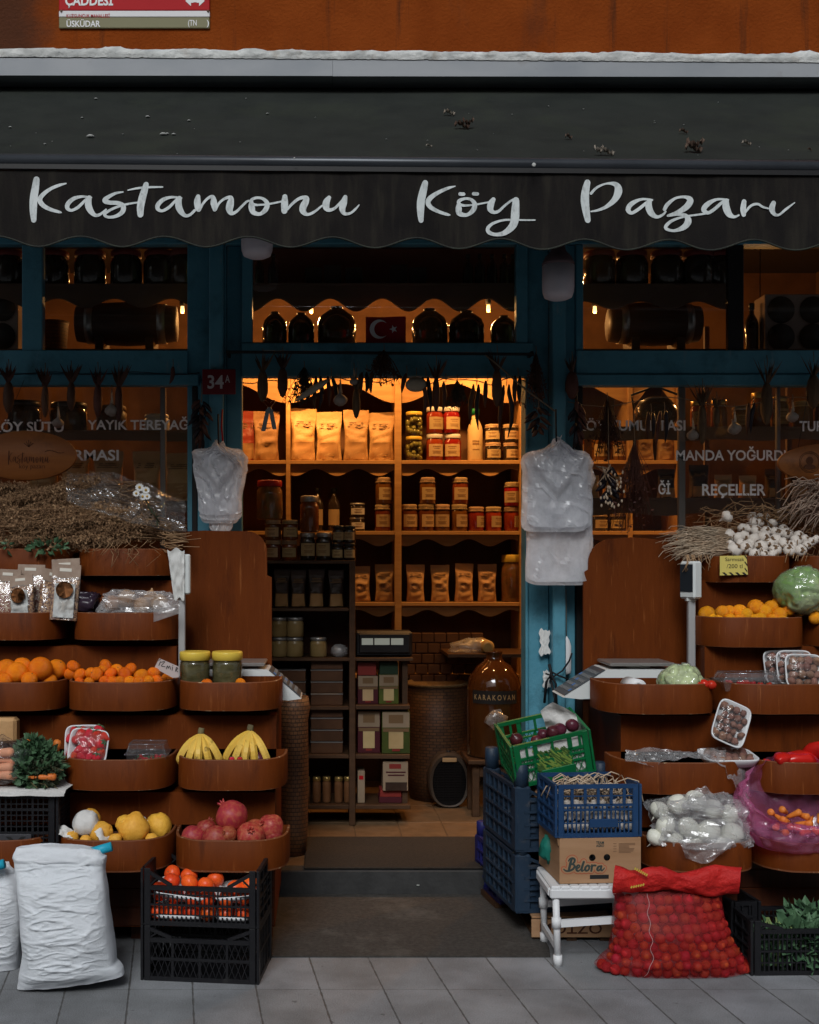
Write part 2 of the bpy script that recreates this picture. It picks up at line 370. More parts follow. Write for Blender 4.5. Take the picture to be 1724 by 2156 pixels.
# shared helpers for lettering
def text(mb, s, x0, x1, z0, z1, y, bold=0.0, mi=0, M4=None, keep=False):
 cu = bpy.data.curves.new('t', 'FONT'); cu.body = s; cu.offset = bold; cu.resolution_u = 3
 o = bpy.data.objects.new('t', cu); C.objects.link(o)
 dg = bpy.context.evaluated_depsgraph_get(); me = bpy.data.meshes.new_from_object(o.evaluated_get(dg))
 vs = [v.co.copy() for v in me.vertices]; fs = [tuple(p.vertices) for p in me.polygons]
 bpy.data.objects.remove(o); bpy.data.curves.remove(cu); bpy.data.meshes.remove(me)
 a0 = min(v.x for v in vs); a1 = max(v.x for v in vs); b0 = min(v.y for v in vs); b1 = max(v.y for v in vs)
 out = [Vector((x0 + (v.x - a0) / (a1 - a0) * (x1 - x0), y, z0 + (v.y - b0) / (b1 - b0) * (z1 - z0))) for v in vs]
 mb.add(out, fs, False, mi, M4); return mb
def catmull(pts, k=8):
 n = len(pts); out = []
 g = lambda i: pts[max(0, min(n - 1, i))]
 for i in range(n - 1):
  p0, p1, p2, p3 = g(i - 1), g(i), g(i + 1), g(i + 2)
  for j in range(k):
   t = j / k
   out.append(tuple(.5 * (2 * b + (c - a) * t + (2 * a - 5 * b + 4 * c - d) * t * t + (3 * b - a - 3 * c + d) * t ** 3) for a, b, c, d in zip(p0, p1, p2, p3)))
 out.append(tuple(pts[-1])); return out
def brush(mb, strokes, conv, yf, wpx, grow=0.0, mi=0, k=7):
 """painted strokes [(x, y, width)...] -> thin ribbons with round ends; conv maps to x,z; each piece sits a hair in front of the last"""
 cnt = 0
 def pt(x, z):
  return Vector((x, yf(x, z) - cnt * 3e-6, z))
 for st in strokes:
  c = [(*conv(x, y), max(.5, ww) * wpx + grow) for x, y, ww in catmull(st, k)]
  L = []; R = []
  for i, (x, z, ww) in enumerate(c):
   a = c[max(0, i - 1)]; b = c[min(len(c) - 1, i + 1)]
   tx, tz = b[0] - a[0], b[1] - a[1]; l = sqrt(tx * tx + tz * tz) or 1e-6
   nx, nz = -tz / l * ww / 2, tx / l * ww / 2
   L.append((x + nx, z + nz)); R.append((x - nx, z - nz))
  for i in range(len(c) - 1):
   mb.add([pt(*R[i]), pt(*R[i + 1]), pt(*L[i + 1]), pt(*L[i])], [(0, 1, 2, 3)], False, mi); cnt += 1
   x, z, ww = c[i]
   mb.add([pt(x + cos(t * pi / 5) * ww / 2, z + sin(t * pi / 5) * ww / 2) for t in range(10)], [tuple(range(10))], False, mi); cnt += 1
  x, z, ww = c[-1]
  mb.add([pt(x + cos(t * pi / 5) * ww / 2, z + sin(t * pi / 5) * ww / 2) for t in range(10)], [tuple(range(10))], False, mi); cnt += 1
 return mb

# the setting: ground, step, floor
def paving_mat():
 m = bpy.data.materials.new('grey paving slabs'); m.use_nodes = True; nt = m.node_tree; b = nt.nodes['Principled BSDF']
 tc = _n(nt, 'ShaderNodeTexCoord'); sp = _n(nt, 'ShaderNodeSeparateXYZ'); nt.links.new(tc.outputs['Object'], sp.inputs[0])
 def mth(op, a, c=None):
  n = _n(nt, 'ShaderNodeMath', operation=op)
  for i, q in enumerate((a, c)):
   if q is None: continue
   if isinstance(q, (int, float)): n.inputs[i].default_value = q
   else: nt.links.new(q, n.inputs[i])
  return n.outputs[0]
 sx = mth('ADD', sp.outputs[0], mth('MULTIPLY', sp.outputs[1], .126))
 u = mth('DIVIDE', mth('ADD', sx, .118), .2245); v = mth('DIVIDE', mth('ADD', sp.outputs[1], 1.26), .40)
 fu, fv = mth('FRACT', u), mth('FRACT', v)
 du = mth('MULTIPLY', mth('MINIMUM', fu, mth('SUBTRACT', 1, fu)), .2245); dv = mth('MULTIPLY', mth('MINIMUM', fv, mth('SUBTRACT', 1, fv)), .40)
 d = mth('MINIMUM', du, mth('MULTIPLY', dv, 2.2))
 mr = _n(nt, 'ShaderNodeMapRange', interpolation_type='SMOOTHSTEP'); mr.inputs[1].default_value = .0008; mr.inputs[2].default_value = .0040
 nz = noise_tex(nt, tc.outputs['Object'], 28, 4)
 nt.links.new(mth('ADD', d, mth('MULTIPLY', mth('SUBTRACT', nz, .5), .009)), mr.inputs[0])
 cb = _n(nt, 'ShaderNodeCombineXYZ'); nt.links.new(mth('FLOOR', u), cb.inputs[0]); nt.links.new(mth('FLOOR', v), cb.inputs[1])
 wn = _n(nt, 'ShaderNodeTexWhiteNoise', noise_dimensions='2D'); nt.links.new(cb.outputs[0], wn.inputs['Vector'])
 slab = ramp(nt, wn.outputs['Value'], [(0, (.165, .174, .19)), (1, (.265, .276, .295)), (.03, (.15, .155, .165)), (.05, (.235, .245, .255))])
 spk = ramp(nt, noise_tex(nt, tc.outputs['Object'], 260, 3), [(.3, (.55,) * 3), (.7, (1.25,) * 3)])
 m1 = _n(nt, 'ShaderNodeMix', data_type='RGBA', blend_type='MULTIPLY'); m1.inputs[0].default_value = 1; nt.links.new(slab, m1.inputs[6]); nt.links.new(spk, m1.inputs[7])
 st = ramp(nt, noise_tex(nt, tc.outputs['Object'], 2.6, 6, .6), [(.3, (.55, .54, .53)), (.66, (1.12, 1.12, 1.12))])
 m2 = _n(nt, 'ShaderNodeMix', data_type='RGBA', blend_type='MULTIPLY'); m2.inputs[0].default_value = 1; nt.links.new(m1.outputs[2], m2.inputs[6]); nt.links.new(st, m2.inputs[7])
 gm = ramp(nt, noise_tex(nt, tc.outputs['Object'], 17, 2), [(.70, (1, 1, 1)), (.74, (.55, .54, .53))]); m5 = _n(nt, 'ShaderNodeMix', data_type='RGBA', blend_type='MULTIPLY'); m5.inputs[0].default_value = 1; nt.links.new(m2.outputs[2], m5.inputs[6]); nt.links.new(gm, m5.inputs[7]); m2 = m5
 m3 = _n(nt, 'ShaderNodeMix', data_type='RGBA'); m3.inputs[6].default_value = (.085, .082, .078, 1); nt.links.new(mr.outputs[0], m3.inputs[0]); nt.links.new(m2.outputs[2], m3.inputs[7])
 nt.links.new(m3.outputs[2], b.inputs['Base Color']); b.inputs['Roughness'].default_value = .75
 bp = _n(nt, 'ShaderNodeBump'); bp.inputs['Strength'].default_value = .6; bp.inputs['Distance'].default_value = .006
 nt.links.new(mth('ADD', mr.outputs[0], mth('MULTIPLY', noise_tex(nt, tc.outputs['Object'], 180, 3), .25)), bp.inputs['Height']); nt.links.new(bp.outputs[0], b.inputs['Normal'])
 return m
g = MB(); g.add([(-40, -40, 0), (40, -40, 0), (40, 40, 0), (-40, 40, 0)], [(0, 1, 2, 3)])
tag(g.build('pavement', paving_mat()), kind='structure')
ZF = .114
mt['tile'] = M('warm stone floor tile', (.11, .065, .032), .55, (.155, .095, .05), 14, bump=.2, bscale=40, dirt=(.12, .08, .05), dscale=12)
fl = MB()
for i in range(-12, 12):
 for j in range(0, 5):
  fl.bb(i * .235 + .003, i * .235 + .232, .0 + j * .45 + .003, j * .45 + .447, .02, ZF, b=.002)
fl.bb(-2.8, 2.8, 0, 2.2, .01, ZF - .004)
tag(fl.build('shop_floor', mt['tile']), kind='structure')
stp = MB(); stp.bb(X(470, 0), X(1160, 0), -.085, -.001, 0, ZF - .002, b=.006)
tag(stp.build('doorstep', mt['stepst']), kind='structure')
dm = MB(); dm.bb(X(642, .2), X(1100, .2), -.075, .53, ZF + .001, ZF + .011, b=.004)
tag(dm.build('door_mat', M('brown door mat', (.024, .019, .015), .95, (.036, .029, .023), 60, bump=.6, bscale=220), origin=(.0, .2, ZF)),
 'dark brown mat laid across the top of the doorstep', 'door mat')
def lowmat(u, v):
 x0, x1 = X(560, -.5), X(1166, -.92); y0, y1 = -.925, -.088
 x = x0 + (x1 - x0) * u; y = y0 + (y1 - y0) * v
 if v < .12 and u > .9: x -= (u - .9) * 3 * (.12 - v) * (x1 - x0) * .35
 return Vector((x, y, .007 + .002 * noise.noise(Vector((x * 4, y * 4, 0))) + .001 * noise.noise(Vector((x * 30, y * 30, 3)))))
lm = MB(); lm.grid(lowmat, 70, 50)
edge = [lowmat(i / 69, 0) for i in range(70)] + [lowmat(1, j / 49) for j in range(50)]
lm.add(edge + [Vector((p.x, p.y, 0)) for p in edge], [(i + 120, i + 121, i + 1, i) for i in range(119)])
tag(lm.build('floor_mat', mt['mat'], origin=(.1, -.5, 0)), 'long grey mat on the pavement leading up to the doorstep', 'floor mat')

# the building
B = thing('shop_building', 'orange rendered building with a blue wooden shop front and a lit shop inside', 'building', (0, 0, 0))
def dark_patch():     # darker brown patch on the render left of the street sign
 m = mt['stucco']; nt = m.node_tree; b = nt.nodes['Principled BSDF']; src = b.inputs['Base Color'].links[0].from_socket
 tc = _n(nt, 'ShaderNodeTexCoord'); sp = _n(nt, 'ShaderNodeSeparateXYZ'); nt.links.new(tc.outputs['Object'], sp.inputs[0])
 ad = _n(nt, 'ShaderNodeMath', operation='MULTIPLY_ADD'); ad.inputs[1].default_value = .55; nt.links.new(noise_tex(nt, tc.outputs['Object'], 3, 6, .7), ad.inputs[0]); nt.links.new(sp.outputs[0], ad.inputs[2])
 mr = _n(nt, 'ShaderNodeMapRange', interpolation_type='SMOOTHSTEP'); mr.inputs[1].default_value = X(150, 0) + .28; mr.inputs[2].default_value = X(60, 0) + .20; mr.inputs[3].default_value = 0; mr.inputs[4].default_value = .85; nt.links.new(ad.outputs[0], mr.inputs[0])
 mx = _n(nt, 'ShaderNodeMix', data_type='RGBA'); nt.links.new(mr.outputs[0], mx.inputs[0]); nt.links.new(src, mx.inputs[6]); mx.inputs[7].default_value = (.055, .026, .016, 1); nt.links.new(mx.outputs[2], b.inputs['Base Color'])
dark_patch()
ub = MB(); zt = Z(118, 0)
ub.bb(-7, 7, 0, .25, zt, 6.2); ub.build('upper_wall', mt['stucco'], B)
lw = MB(); lw.bb(-7, -2.75, .002, .25, 0, zt - .002); lw.bb(2.75, 7, .002, .25, 0, zt - .002); lw.build('lower_wall', mt['stucco'], B)
hd = MB(); hd.bb(-2.75, 2.75, .012, .2, Z(500, 0), zt - .004); hd.build('lintel', mt['wooddark'], B)
mt['room'] = M('brown room wall', (.08, .034, .012), .8, (.15, .068, .026), 4, bump=.2, bscale=40)
mt['ceil'] = M('dark ceiling boards', (.025, .014, .007), .8)
rm = MB(); rm.bb(-2.75, 2.75, 2.1, 2.2, 0, 3.5); rm.bb(-2.85, -2.752, .2, 2.2, 0, 3.5); rm.bb(2.752, 2.85, .2, 2.2, 0, 3.5); rm.build('inner_wall', mt['room'], B)
cl = MB(); cl.bb(-2.75, 2.75, .21, 2.098, 3.36, 3.46); cl.build('ceiling', mt['ceil'], B)
# blue frame
def fb(mb, u0, u1, v0, v1, yf=0.0, yb=.06, mi=0, b=.004):
 mb.bb(X(u0, 0), X(u1, 0), yf, yb, Z(v1, 0), Z(v0, 0), mi, b)
GB = 2400
gz = lambda v: v
fr = MB(); Vg = 1188 + 1.5 * F / DF            # ground line at the door plane
Vf = 1188 + (1.5 - ZF) * F / DF
fb(fr, -420, 2140, 468, 514, -.006)
fb(fr, 46, 89, 514.2, 740, 0)
fb(fr, 394, 441, 514.2, Vg, .004)
fb(fr, 475, 508, 514.2, Vf, .03, .11); fb(fr, 508.2, 531, 514.2, 722, -.001)
fb(fr, 472, 475, 514.2, Vf, .0, .08)
fb(fr, -420, 396, 738, 788, -.010); fb(fr, -420, 420, 790, 812, -.026, .05); fb(fr, -420, 396, 788.2, 789.8, .004)
fb(fr, 508.2, 1122, 722.2, 793, -.008)
fb(fr, 1087, 1112, 514.2, 722, -.001); fb(fr, 1112.2, 1157, 514.2, Vf, .02, .12); fb(fr, 1106, 1112, 793.2, Vf, -.004, .12)
fb(fr, 1186, 1212, 514.2, Vg, .012); fb(fr, 1212.2, 1228, 514.2, 740, .002)
fb(fr, 1212.2, 2140, 738, 788, -.010); fb(fr, 1208, 2140, 790, 813, -.026, .05); fb(fr, 1228, 2140, 788.2, 789.8, .004)
fb(fr, -420, 394, 1560, Vg, .01); fb(fr, 1228, 2140, 1560, Vg, .01)
fr.build('shop_front_frame', mt['blue'], B)
for u0, u1 in ((442.5, 472), (1158, 1185.5)):
 q = MB(); fb(q, u0, u1, 470, Vg, -.065, .06, b=.006); q.build('door_post', mt['blue'], B)
mt['edging'] = M('black metal strip', (.012, .011, .011), .5)
for a_ in ((404, 416, 813, 1560, -.002, .04), (1213, 1227, 814, 1560, -.004, .04), (1535, 1568, 514, 737, .012, .05)): dkm = MB(); fb(dkm, *a_); dkm.build('window_edging', mt['edging'], B)
mt['slid'] = M('grey window profile', (.16, .14, .13), .45, metal=.4)
for u0, u1 in ((335, 347), (1432, 1447), (1640, 1648), (-120, -105)): mll = MB(); fb(mll, u0, u1, 813.5, 1560, .026, .05, b=.003); mll.build('sliding_frame', mt['slid'], B)
LET = M('grey window lettering', (.80, .78, .76), .7, dirt=(.45, .42, .40), dscale=24, dlo=.62, dhi=.74)
panes = {}
for nm, (u0, u1, v0, v1) in dict(l0=(-420, 46.5, 514, 738), l1=(88.5, 394.5, 514, 738), tr=(530.5, 1087.5, 514, 722.5), r1=(1227.5, 2140, 514, 738),
                                 ll=(-420, 404.5, 812, 1560), rl=(1227, 2140, 813, 1560)).items():
 q = MB(); y = .022; q.add([(X(u0, 0), y, Z(v1, 0)), (X(u1, 0), y, Z(v1, 0)), (X(u1, 0), y, Z(v0, 0)), (X(u0, 0), y, Z(v0, 0))], [(0, 1, 2, 3)])
 panes[nm] = q.build('window_pane', mt['pane'], B)
def pane_text(pane, s, u0, u1, v0, v1):
 q = MB(); y = .0205
 text(q, s, X(u0, y), X(u1, y), Z(v1, y), Z(v0, y), y, .022); q.build('lettering', LET, panes[pane])
pane_text('ll', 'KÖY SÜTÜ', -18, 134, 883, 910); pane_text('ll', 'YAYIK TEREYAĞI', 184, 404, 877, 905); pane_text('ll', 'KAVURMASI', 62, 250, 947, 970)
pane_text('rl', 'KÖY YUMURTASI', 1214, 1443, 880, 907); pane_text('rl', 'TURŞU', 1683, 1768, 885, 914); pane_text('rl', 'MANDA YOĞURDU', 1423, 1668, 940, 970)
pane_text('rl', 'Ğİ', 1386, 1411, 1011, 1041); pane_text('rl', 'REÇELLER', 1478, 1612, 1019, 1049)

# building across the street, which shades the low sky
OB = thing('opposite_house', 'plain rendered house across the street behind the camera', 'building', (0, -13, 0))
q = MB(); q.bb(-16, 16, -4, 0, 0, 6.0); q.build('wall', M('beige render', (.20, .17, .14), .9, (.24, .20, .17), 3), OB)
for i in range(-5, 6):
 for zf in (1.1, ):
  q = MB(); q.bb(i * 2.8 - .6, i * 2.8 + .6, -.0, .03, zf, zf + 1.9); q.bb(i * 2.8 - .7, i * 2.8 + .7, .0, .09, zf - .1, zf - .002); q.build('window', M('grey shutter', (.12, .12, .13), .4) if 'gs' not in mt else mt['gs'], OB)

# housing, sealant strip, awning
YH = -.30
hsn = MB()
def hv(u, a, b): return a + (b - a) * u / 1724
def beam(mb, ua, va0, va1, ub, vb0, vb1):
 xa, xb = X(ua, YH), X(ub, YH)
 pts = [(xa, Z(va1, YH)), (xb, Z(vb1, YH)), (xb, Z(vb0, YH)), (xa, Z(va0, YH))]
 mb.poly([(x, YH, z) for x, z in pts], (0, .298, 0))
beam(hsn, -500, 120, 158, 700, 125, 160); beam(hsn, 700.5, 125.5, 160.5, 2200, 133, 163)
AW = thing('shop_awning', 'dark canvas awning with white brush lettering on its scalloped valance', 'awning', (0, 0, Z(335, -1.2)))
AZ = Vector((0, 0, Z(335, -1.2)))
o = hsn.build('awning_housing', mt['metal'], AW); o.location = -AZ
def strip(u, v):
 uu = -500 + 2700 * u; y = YH - .004 + .29 * v
 ys = 0 if v < .55 else (v - .55) / .45; y = YH - .004 + .29 * ys
 x = X(uu, YH); n1 = noise.noise(Vector((x * 9, v * 3, 0))); n2 = noise.noise(Vector((x * 30, v * 5, 4)))
 top = Z(hv(uu, 119, 131), YH)
 h = (.037 + .007 * n1 + .006 * n2) * min(1, v * 1.9) + .006 * abs(n2) + .035 * max(0, noise.noise(Vector((x * 5, 7, 0))) - .3) * (v > .5)
 return Vector((x, y + .010 * n2 * v - .005 * sin(pi * min(1, v * 1.8)) * (.6 + n1), top - .004 + h + (0 if v < 1 else .012 * n2)))
sb = MB(); sb.grid(strip, 420, 12); o = sb.build('sealant_strip', mt['foil'], B)
YA = -1.2
def aw(u, v):       # canvas from the housing to the front bar
 x = -2.6 + 5.2 * u; y = -.12 + (YA + .015 + .12) * v
 z0, z1 = Z(176, -.12), Z(332, YA)
 return Vector((x, y, z0 + (z1 - z0) * v - .03 * sin(pi * v) + .004 * sin(x * 3.1) * sin(pi * v) - .004 * (x / 1.9) + .006 * noise.noise(Vector((x * 2, v * 2, 0))) * sin(pi * v)))
a = MB(); a.grid(aw, 90, 20); o = a.build('canopy', mt['canvas'], AW); o.location = -AZ
tb = MB(); zc0, zc1 = Z(341, YA), Z(347, YA); xl, xr = -2.62, 2.62
def tubez(x, v): return Z(v + 5.8 * x, YA)
tb.tube([(x, YA, Z(343, YA) - .0098 * (x + .4) * .85) for x in (xl, 0, xr)], px(YA) * 13, 18)
o = tb.build('front_bar', mt['tube'], AW); o.location = -AZ
t2 = MB(); t2.poly([(xl, YA - .014, Z(352, YA) - .0098 * (xl + .4) * .85), (xr, YA - .014, Z(352, YA) - .0098 * (xr + .4) * .85), (xr, YA - .014, Z(363, YA) - .0098 * (xr + .4) * .85), (xl, YA - .014, Z(363, YA) - .0098 * (xl + .4) * .85)], (0, .02, 0))
o = t2.build('bar_channel', M('black channel', (.012, .012, .013), .4), AW); o.location = -AZ
lam = 177 * px(YA)
def vly(x, z):
 t = (Z(362, YA) - z) / .25
 return YA - .004 + t * (.010 * sin(x * 2 * pi / lam + 1.0) + .006 * sin(x * 3.1)) + .003 * noise.noise(Vector((x * 6, z * 3, 1)))
def vl(u, v):
 x = xl + (xr - xl) * u
 uu = UC + (x - CX) / px(YA)
 vb = 508 + 10.5 * cos(2 * pi * (uu - 85) / 177) + uu * .003
 z = Z(361 + (vb - 361) * v + .0025 * uu, YA)
 return Vector((x, vly(x, z), z))
v1 = MB(); v1.grid(vl, 380, 14); o = v1.build('valance', mt['valance'], AW); o.location = -AZ; VAL = o
hm = MB(); hm.tube([vl(i / 379, 1) for i in range(380)], .0035, 5); h = hm.build('hem', M('hem tape', (.018, .02, .018), .8, (.03, .035, .025), 20), VAL)
K1 = [[(113, 95, 62), (100, 180, 74), (82, 290, 78), (78, 400, 72), (82, 488, 54)], [(405, 135, 14), (330, 155, 30), (240, 195, 34), (165, 255, 44), (145, 300, 50), (180, 350, 44), (250, 390, 36), (330, 415, 28), (358, 422, 14)]]
A1 = lambda dx, dy: [[(650 + dx, 270 + dy, 20), (560 + dx, 262 + dy, 24), (480 + dx, 285 + dy, 38), (425 + dx, 335 + dy, 44), (420 + dx, 380 + dy, 40), (460 + dx, 400 + dy, 28), (520 + dx, 370 + dy, 30), (580 + dx, 310 + dy, 26), (610 + dx, 275 + dy, 20)],
                     [(632 + dx, 272 + dy, 46), (622 + dx, 340 + dy, 66), (645 + dx, 400 + dy, 58), (690 + dx, 442 + dy, 34), (740 + dx, 430 + dy, 26), (795 + dx, 385 + dy, 18)]]
ZA = K1 + A1(0, 0) + [[(965, 218, 14), (890, 230, 26), (810, 270, 40), (785, 300, 50), (830, 318, 40), (910, 325, 40), (965, 355, 50), (960, 410, 48), (900, 450, 34), (820, 460, 26), (780, 435, 30), (820, 400, 26), (900, 365, 24), (1000, 340, 22), (1110, 325, 16)],
      [(1195, 145, 50), (1180, 200, 66), (1155, 290, 74), (1140, 370, 72), (1140, 445, 60)], [(1015, 202, 12), (1100, 185, 20), (1200, 175, 22), (1355, 170, 16)]] + A1(890, 7)
ZB = [[(80, 262, 44), (72, 310, 66), (78, 370, 62), (85, 390, 46)], [(0, 440, 26), (45, 395, 24)], [(95, 395, 24), (130, 330, 24), (180, 280, 28), (225, 268, 36), (236, 330, 66), (245, 395, 40)],
      [(255, 395, 24), (290, 330, 24), (350, 285, 28), (405, 278, 40), (398, 340, 72), (390, 395, 68), (410, 435, 40), (455, 420, 28), (510, 365, 24), (560, 315, 22), (600, 305, 18)],
      [(605, 310, 36), (608, 370, 62), (625, 420, 50), (690, 435, 34), (745, 390, 48), (760, 330, 46), (720, 285, 30), (660, 275, 26), (610, 295, 30), (605, 328, 30), (640, 345, 26), (690, 345, 20), (780, 335, 20), (900, 312, 18)],
      [(935, 265, 50), (932, 330, 70), (930, 405, 60)], [(960, 390, 24), (1010, 335, 28), (1080, 285, 32), (1145, 280, 44), (1140, 320, 64), (1115, 370, 70), (1115, 415, 60), (1155, 447, 32), (1220, 425, 26), (1300, 360, 18)],
      [(1370, 276, 40), (1345, 320, 66), (1340, 370, 66), (1365, 400, 40), (1420, 385, 28), (1480, 325, 24), (1515, 285, 28)], [(1530, 266, 40), (1515, 320, 66), (1500, 380, 64), (1520, 430, 36), (1580, 425, 24), (1630, 385, 22), (1665, 345, 12)]]
ZC = [[(150, 126, 56), (132, 200, 72), (108, 310, 78), (104, 420, 68), (108, 498, 50)], [(445, 160, 10), (370, 180, 30), (270, 225, 38), (200, 275, 48), (178, 320, 50), (205, 365, 44), (280, 405, 34), (370, 435, 26), (395, 440, 12)],
      [(494, 238, 36), (528, 240, 34)], [(627, 238, 36), (662, 240, 34)],
      [(482, 330, 36), (480, 380, 60), (490, 430, 50), (560, 445, 34), (620, 400, 48), (635, 340, 46), (600, 295, 30), (540, 285, 26), (485, 305, 36), (485, 335, 30), (530, 352, 24), (600, 350, 18), (680, 340, 18), (770, 322, 16)],
      [(820, 294, 44), (795, 340, 66), (790, 390, 60), (820, 420, 36), (870, 410, 28), (930, 355, 24), (1000, 300, 22), (1045, 288, 36)], [(1045, 298, 66), (1040, 400, 82), (1035, 480, 84), (1010, 550, 72), (930, 620, 48), (840, 640, 34), (775, 620, 40), (765, 580, 36), (810, 535, 28), (900, 500, 22), (1000, 488, 18), (1235, 488, 14)]]
ZD = [[(108, 92, 44), (95, 150, 56), (90, 220, 62), (98, 290, 56), (112, 362, 44)], [(135, 170, 20), (180, 125, 18), (250, 98, 14), (315, 105, 36), (335, 150, 56), (310, 210, 44), (250, 262, 26), (190, 288, 18), (135, 300, 10)],
      [(575, 222, 16), (500, 215, 18), (430, 245, 34), (405, 285, 34), (430, 312, 24), (480, 285, 24), (530, 245, 22), (550, 230, 18)], [(555, 228, 36), (550, 270, 48), (570, 320, 44), (610, 345, 24), (650, 330, 18), (675, 305, 12)],
      [(665, 290, 26), (690, 250, 28), (750, 205, 18), (820, 195, 22), (858, 218, 46), (830, 265, 44), (760, 310, 30), (690, 335, 16), (760, 325, 14), (820, 325, 26), (845, 365, 50), (815, 410, 40), (740, 440, 20), (680, 430, 24), (680, 405, 26), (730, 365, 20), (820, 335, 14), (940, 318, 14), (1000, 312, 12)],
      [(1125, 222, 16), (1050, 215, 18), (985, 245, 36), (955, 285, 36), (985, 310, 24), (1030, 285, 24), (1075, 245, 22), (1100, 228, 18)], [(1112, 228, 36), (1110, 270, 50), (1130, 325, 44), (1165, 347, 22), (1200, 335, 12)],
      [(1240, 234, 34), (1232, 290, 42), (1235, 332, 32)], [(1250, 310, 16), (1290, 265, 18), (1340, 250, 18), (1380, 270, 16), (1420, 280, 12)], [(1460, 240, 34), (1448, 280, 44), (1465, 318, 28), (1500, 325, 16), (1550, 285, 18), (1610, 240, 8)]]
def conv(sx, sy, sc): return lambda x, y: (lambda p: (p.x, p.z))(P((sx + x / sc) / 1.9002, (sy + y / sc) / 1.9002, YA - .006))
lt = MB(); yl = lambda x, z: vly(x, z) - .0022
for st, sx, sc in ((ZA, 100, 2.463), (ZB, 760, 2.463), (ZC, 1640, 2.463), (ZD, 2290, 1.815)):
 brush(lt, st, conv(sx, 680, sc), yl, px(YA) / sc / 1.9002, k=6)
lt.build('lettering', mt['letter'], VAL)
for sx in (-1.5, 1.3):      # folding arms under the canvas
 ar = MB(); e0 = Vector((sx, -.1, Z(210, -.1))); e1 = Vector((sx + .35, -.62, Z(300, -.8))); e2 = Vector((sx, YA + .03, Z(345, YA)))
 ar.bar(e0, e1, .04, .05); ar.bar(e1, e2, .035, .045); o = ar.build('folding_arm', mt['tube'], AW); o.location = -AZ
# droppings and leaves on the canvas
def canvas_at(u, v):
 for k in range(0, 400):
  t = k / 400; p = aw(.5, t); y = p.y
  if Z(v, y) >= aw((X(u, y) + 2.6) / 5.2, t).z: return aw((X(u, y) + 2.6) / 5.2, t)
 return aw((X(u, YA) + 2.6) / 5.2, .99)
rnd = random.Random(3); dr = MB(); k = 0
spots = [(190, 290, 5), (191, 290, 7), (311, 248, 4), (344, 285, 6), (352, 284, 4), (366, 285, 4), (22, 270, 3), (563, 241, 2.5), (398, 256, 3), (173, 250, 2.5), (95, 305, 2.5), (202, 210, 3)] + [(rnd.uniform(0, 1720), rnd.uniform(205, 330), rnd.uniform(.8, 1.5)) for _ in range(26)]
for u, v, r in spots:
 p = canvas_at(u, v); s = px(p.y) * r
 dr.ball(p + Vector((0, -.002, .003)), (s * 1.3, s * 1.5, s * .5), 7)
for u, v, r in ((498, 347, 0), (1124, 347, 4.5), (620, 333, 2)):
 if r: dr.ball(P(u, v, YA - .05), (px(YA) * r, .003, px(YA) * r), 8)
o = dr.build('droppings', mt['dropping'], AW); o['kind'] = 'stuff'; o.location = -AZ
leaves = [(940, 244, 20, 0, 'curled pale dead leaf high on the awning canvas'), (980, 272, 26, 1, 'dark dead leaf just below the curled pale leaf on the awning'), (1268, 328, 24, 0, 'pale crumpled leaf resting on the awning bar above the word gap'),
          (1466, 322, 34, 1, 'large brown torn leaf lying on the awning above the second half of the last word'), (1200, 294, 18, 1, 'small dark leaf scrap alone on the awning canvas right of the centre'), (1436, 282, 16, 1, 'thin reddish leaf scrap above the large brown torn leaf'),
          (1566, 307, 16, 0, 'thin white stalk scrap on the awning right of the large torn leaf'), (1704, 319, 10, 1, 'tiny reddish leaf at the right end of the awning'), (905, 311, 10, 0, 'short pale twig on the awning below the curled pale leaf')]
for i, (u, v, wpx_, dk, lab) in enumerate(leaves):
 p = canvas_at(u, v); s = px(p.y) * wpx_ * 1.35; rr = random.Random(i)
 q = MB()
 for kx in range(2 if wpx_ > 20 else 1):
  off = Vector((rr.uniform(-.3, .3) * s, 0, .2 * s * kx)); sg = rr.uniform(.6, 1)
  def lf(a, b, off=off, sg=sg, kx=kx, s=s):
   x = (a - .5) * s * sg; wd = sin(pi * min(.98, a + .02)) * s * .42 * (1 + .4 * sin(a * 17 + kx))
   return off + Vector((x, (b - .5) * wd, .12 * s + .12 * s * sin(a * 6 + kx * 2) + abs(b - .5) * s * .35 + .1 * s * sin(a * 25 + b * 5)))
  q.grid(lf, 12, 5)
 o = q.build('dead_leaf', mt['deadleaf2' if dk else 'deadleaf']); o.location = p + Vector((0, -.01, 0)); tag(o, lab, 'leaf', 'dead leaves on the awning')
# street sign
SG = thing('street_sign', 'red, white and olive enamel street sign on the orange wall', 'sign', P(283, 30, -.01))
og = SG.location.copy(); Y0 = -.004
def plate(name, u0, u1, v0, v1, m, y1=-.012, b=.003):
 q = MB(); q.bb(X(u0, 0), X(u1, 0), y1, Y0, Z(v1, 0), Z(v0, 0), 0, b); return q.build(name, m, SG, None)
def pl(o): o.location = -og; return o
pl(plate('red_panel', 125, 442, -48, 24.6, mt['red'])); pl(plate('white_panel', 125, 442, 25, 38.6, mt['signw'])); pl(plate('olive_panel', 125, 442, 39, 62, mt['olive']))
y = -.0135
def sgt(s, u0, u1, v0, v1, m, bold=.02):
 q = MB(); text(q, s, X(u0, y), X(u1, y), Z(v1, y), Z(v0, y), y, bold); return pl(q.build('lettering', m, SG))
WH = M('sign lettering white', (.70, .70, .70), .6)
sgt('CADDESİ', 137, 238, -16, 12, WH, .03); q = MB(); q.tube([P(144, 12, y), P(147, 15, y), P(144, 17, y)], .003, 5); pl(q.build('lettering', WH, SG))
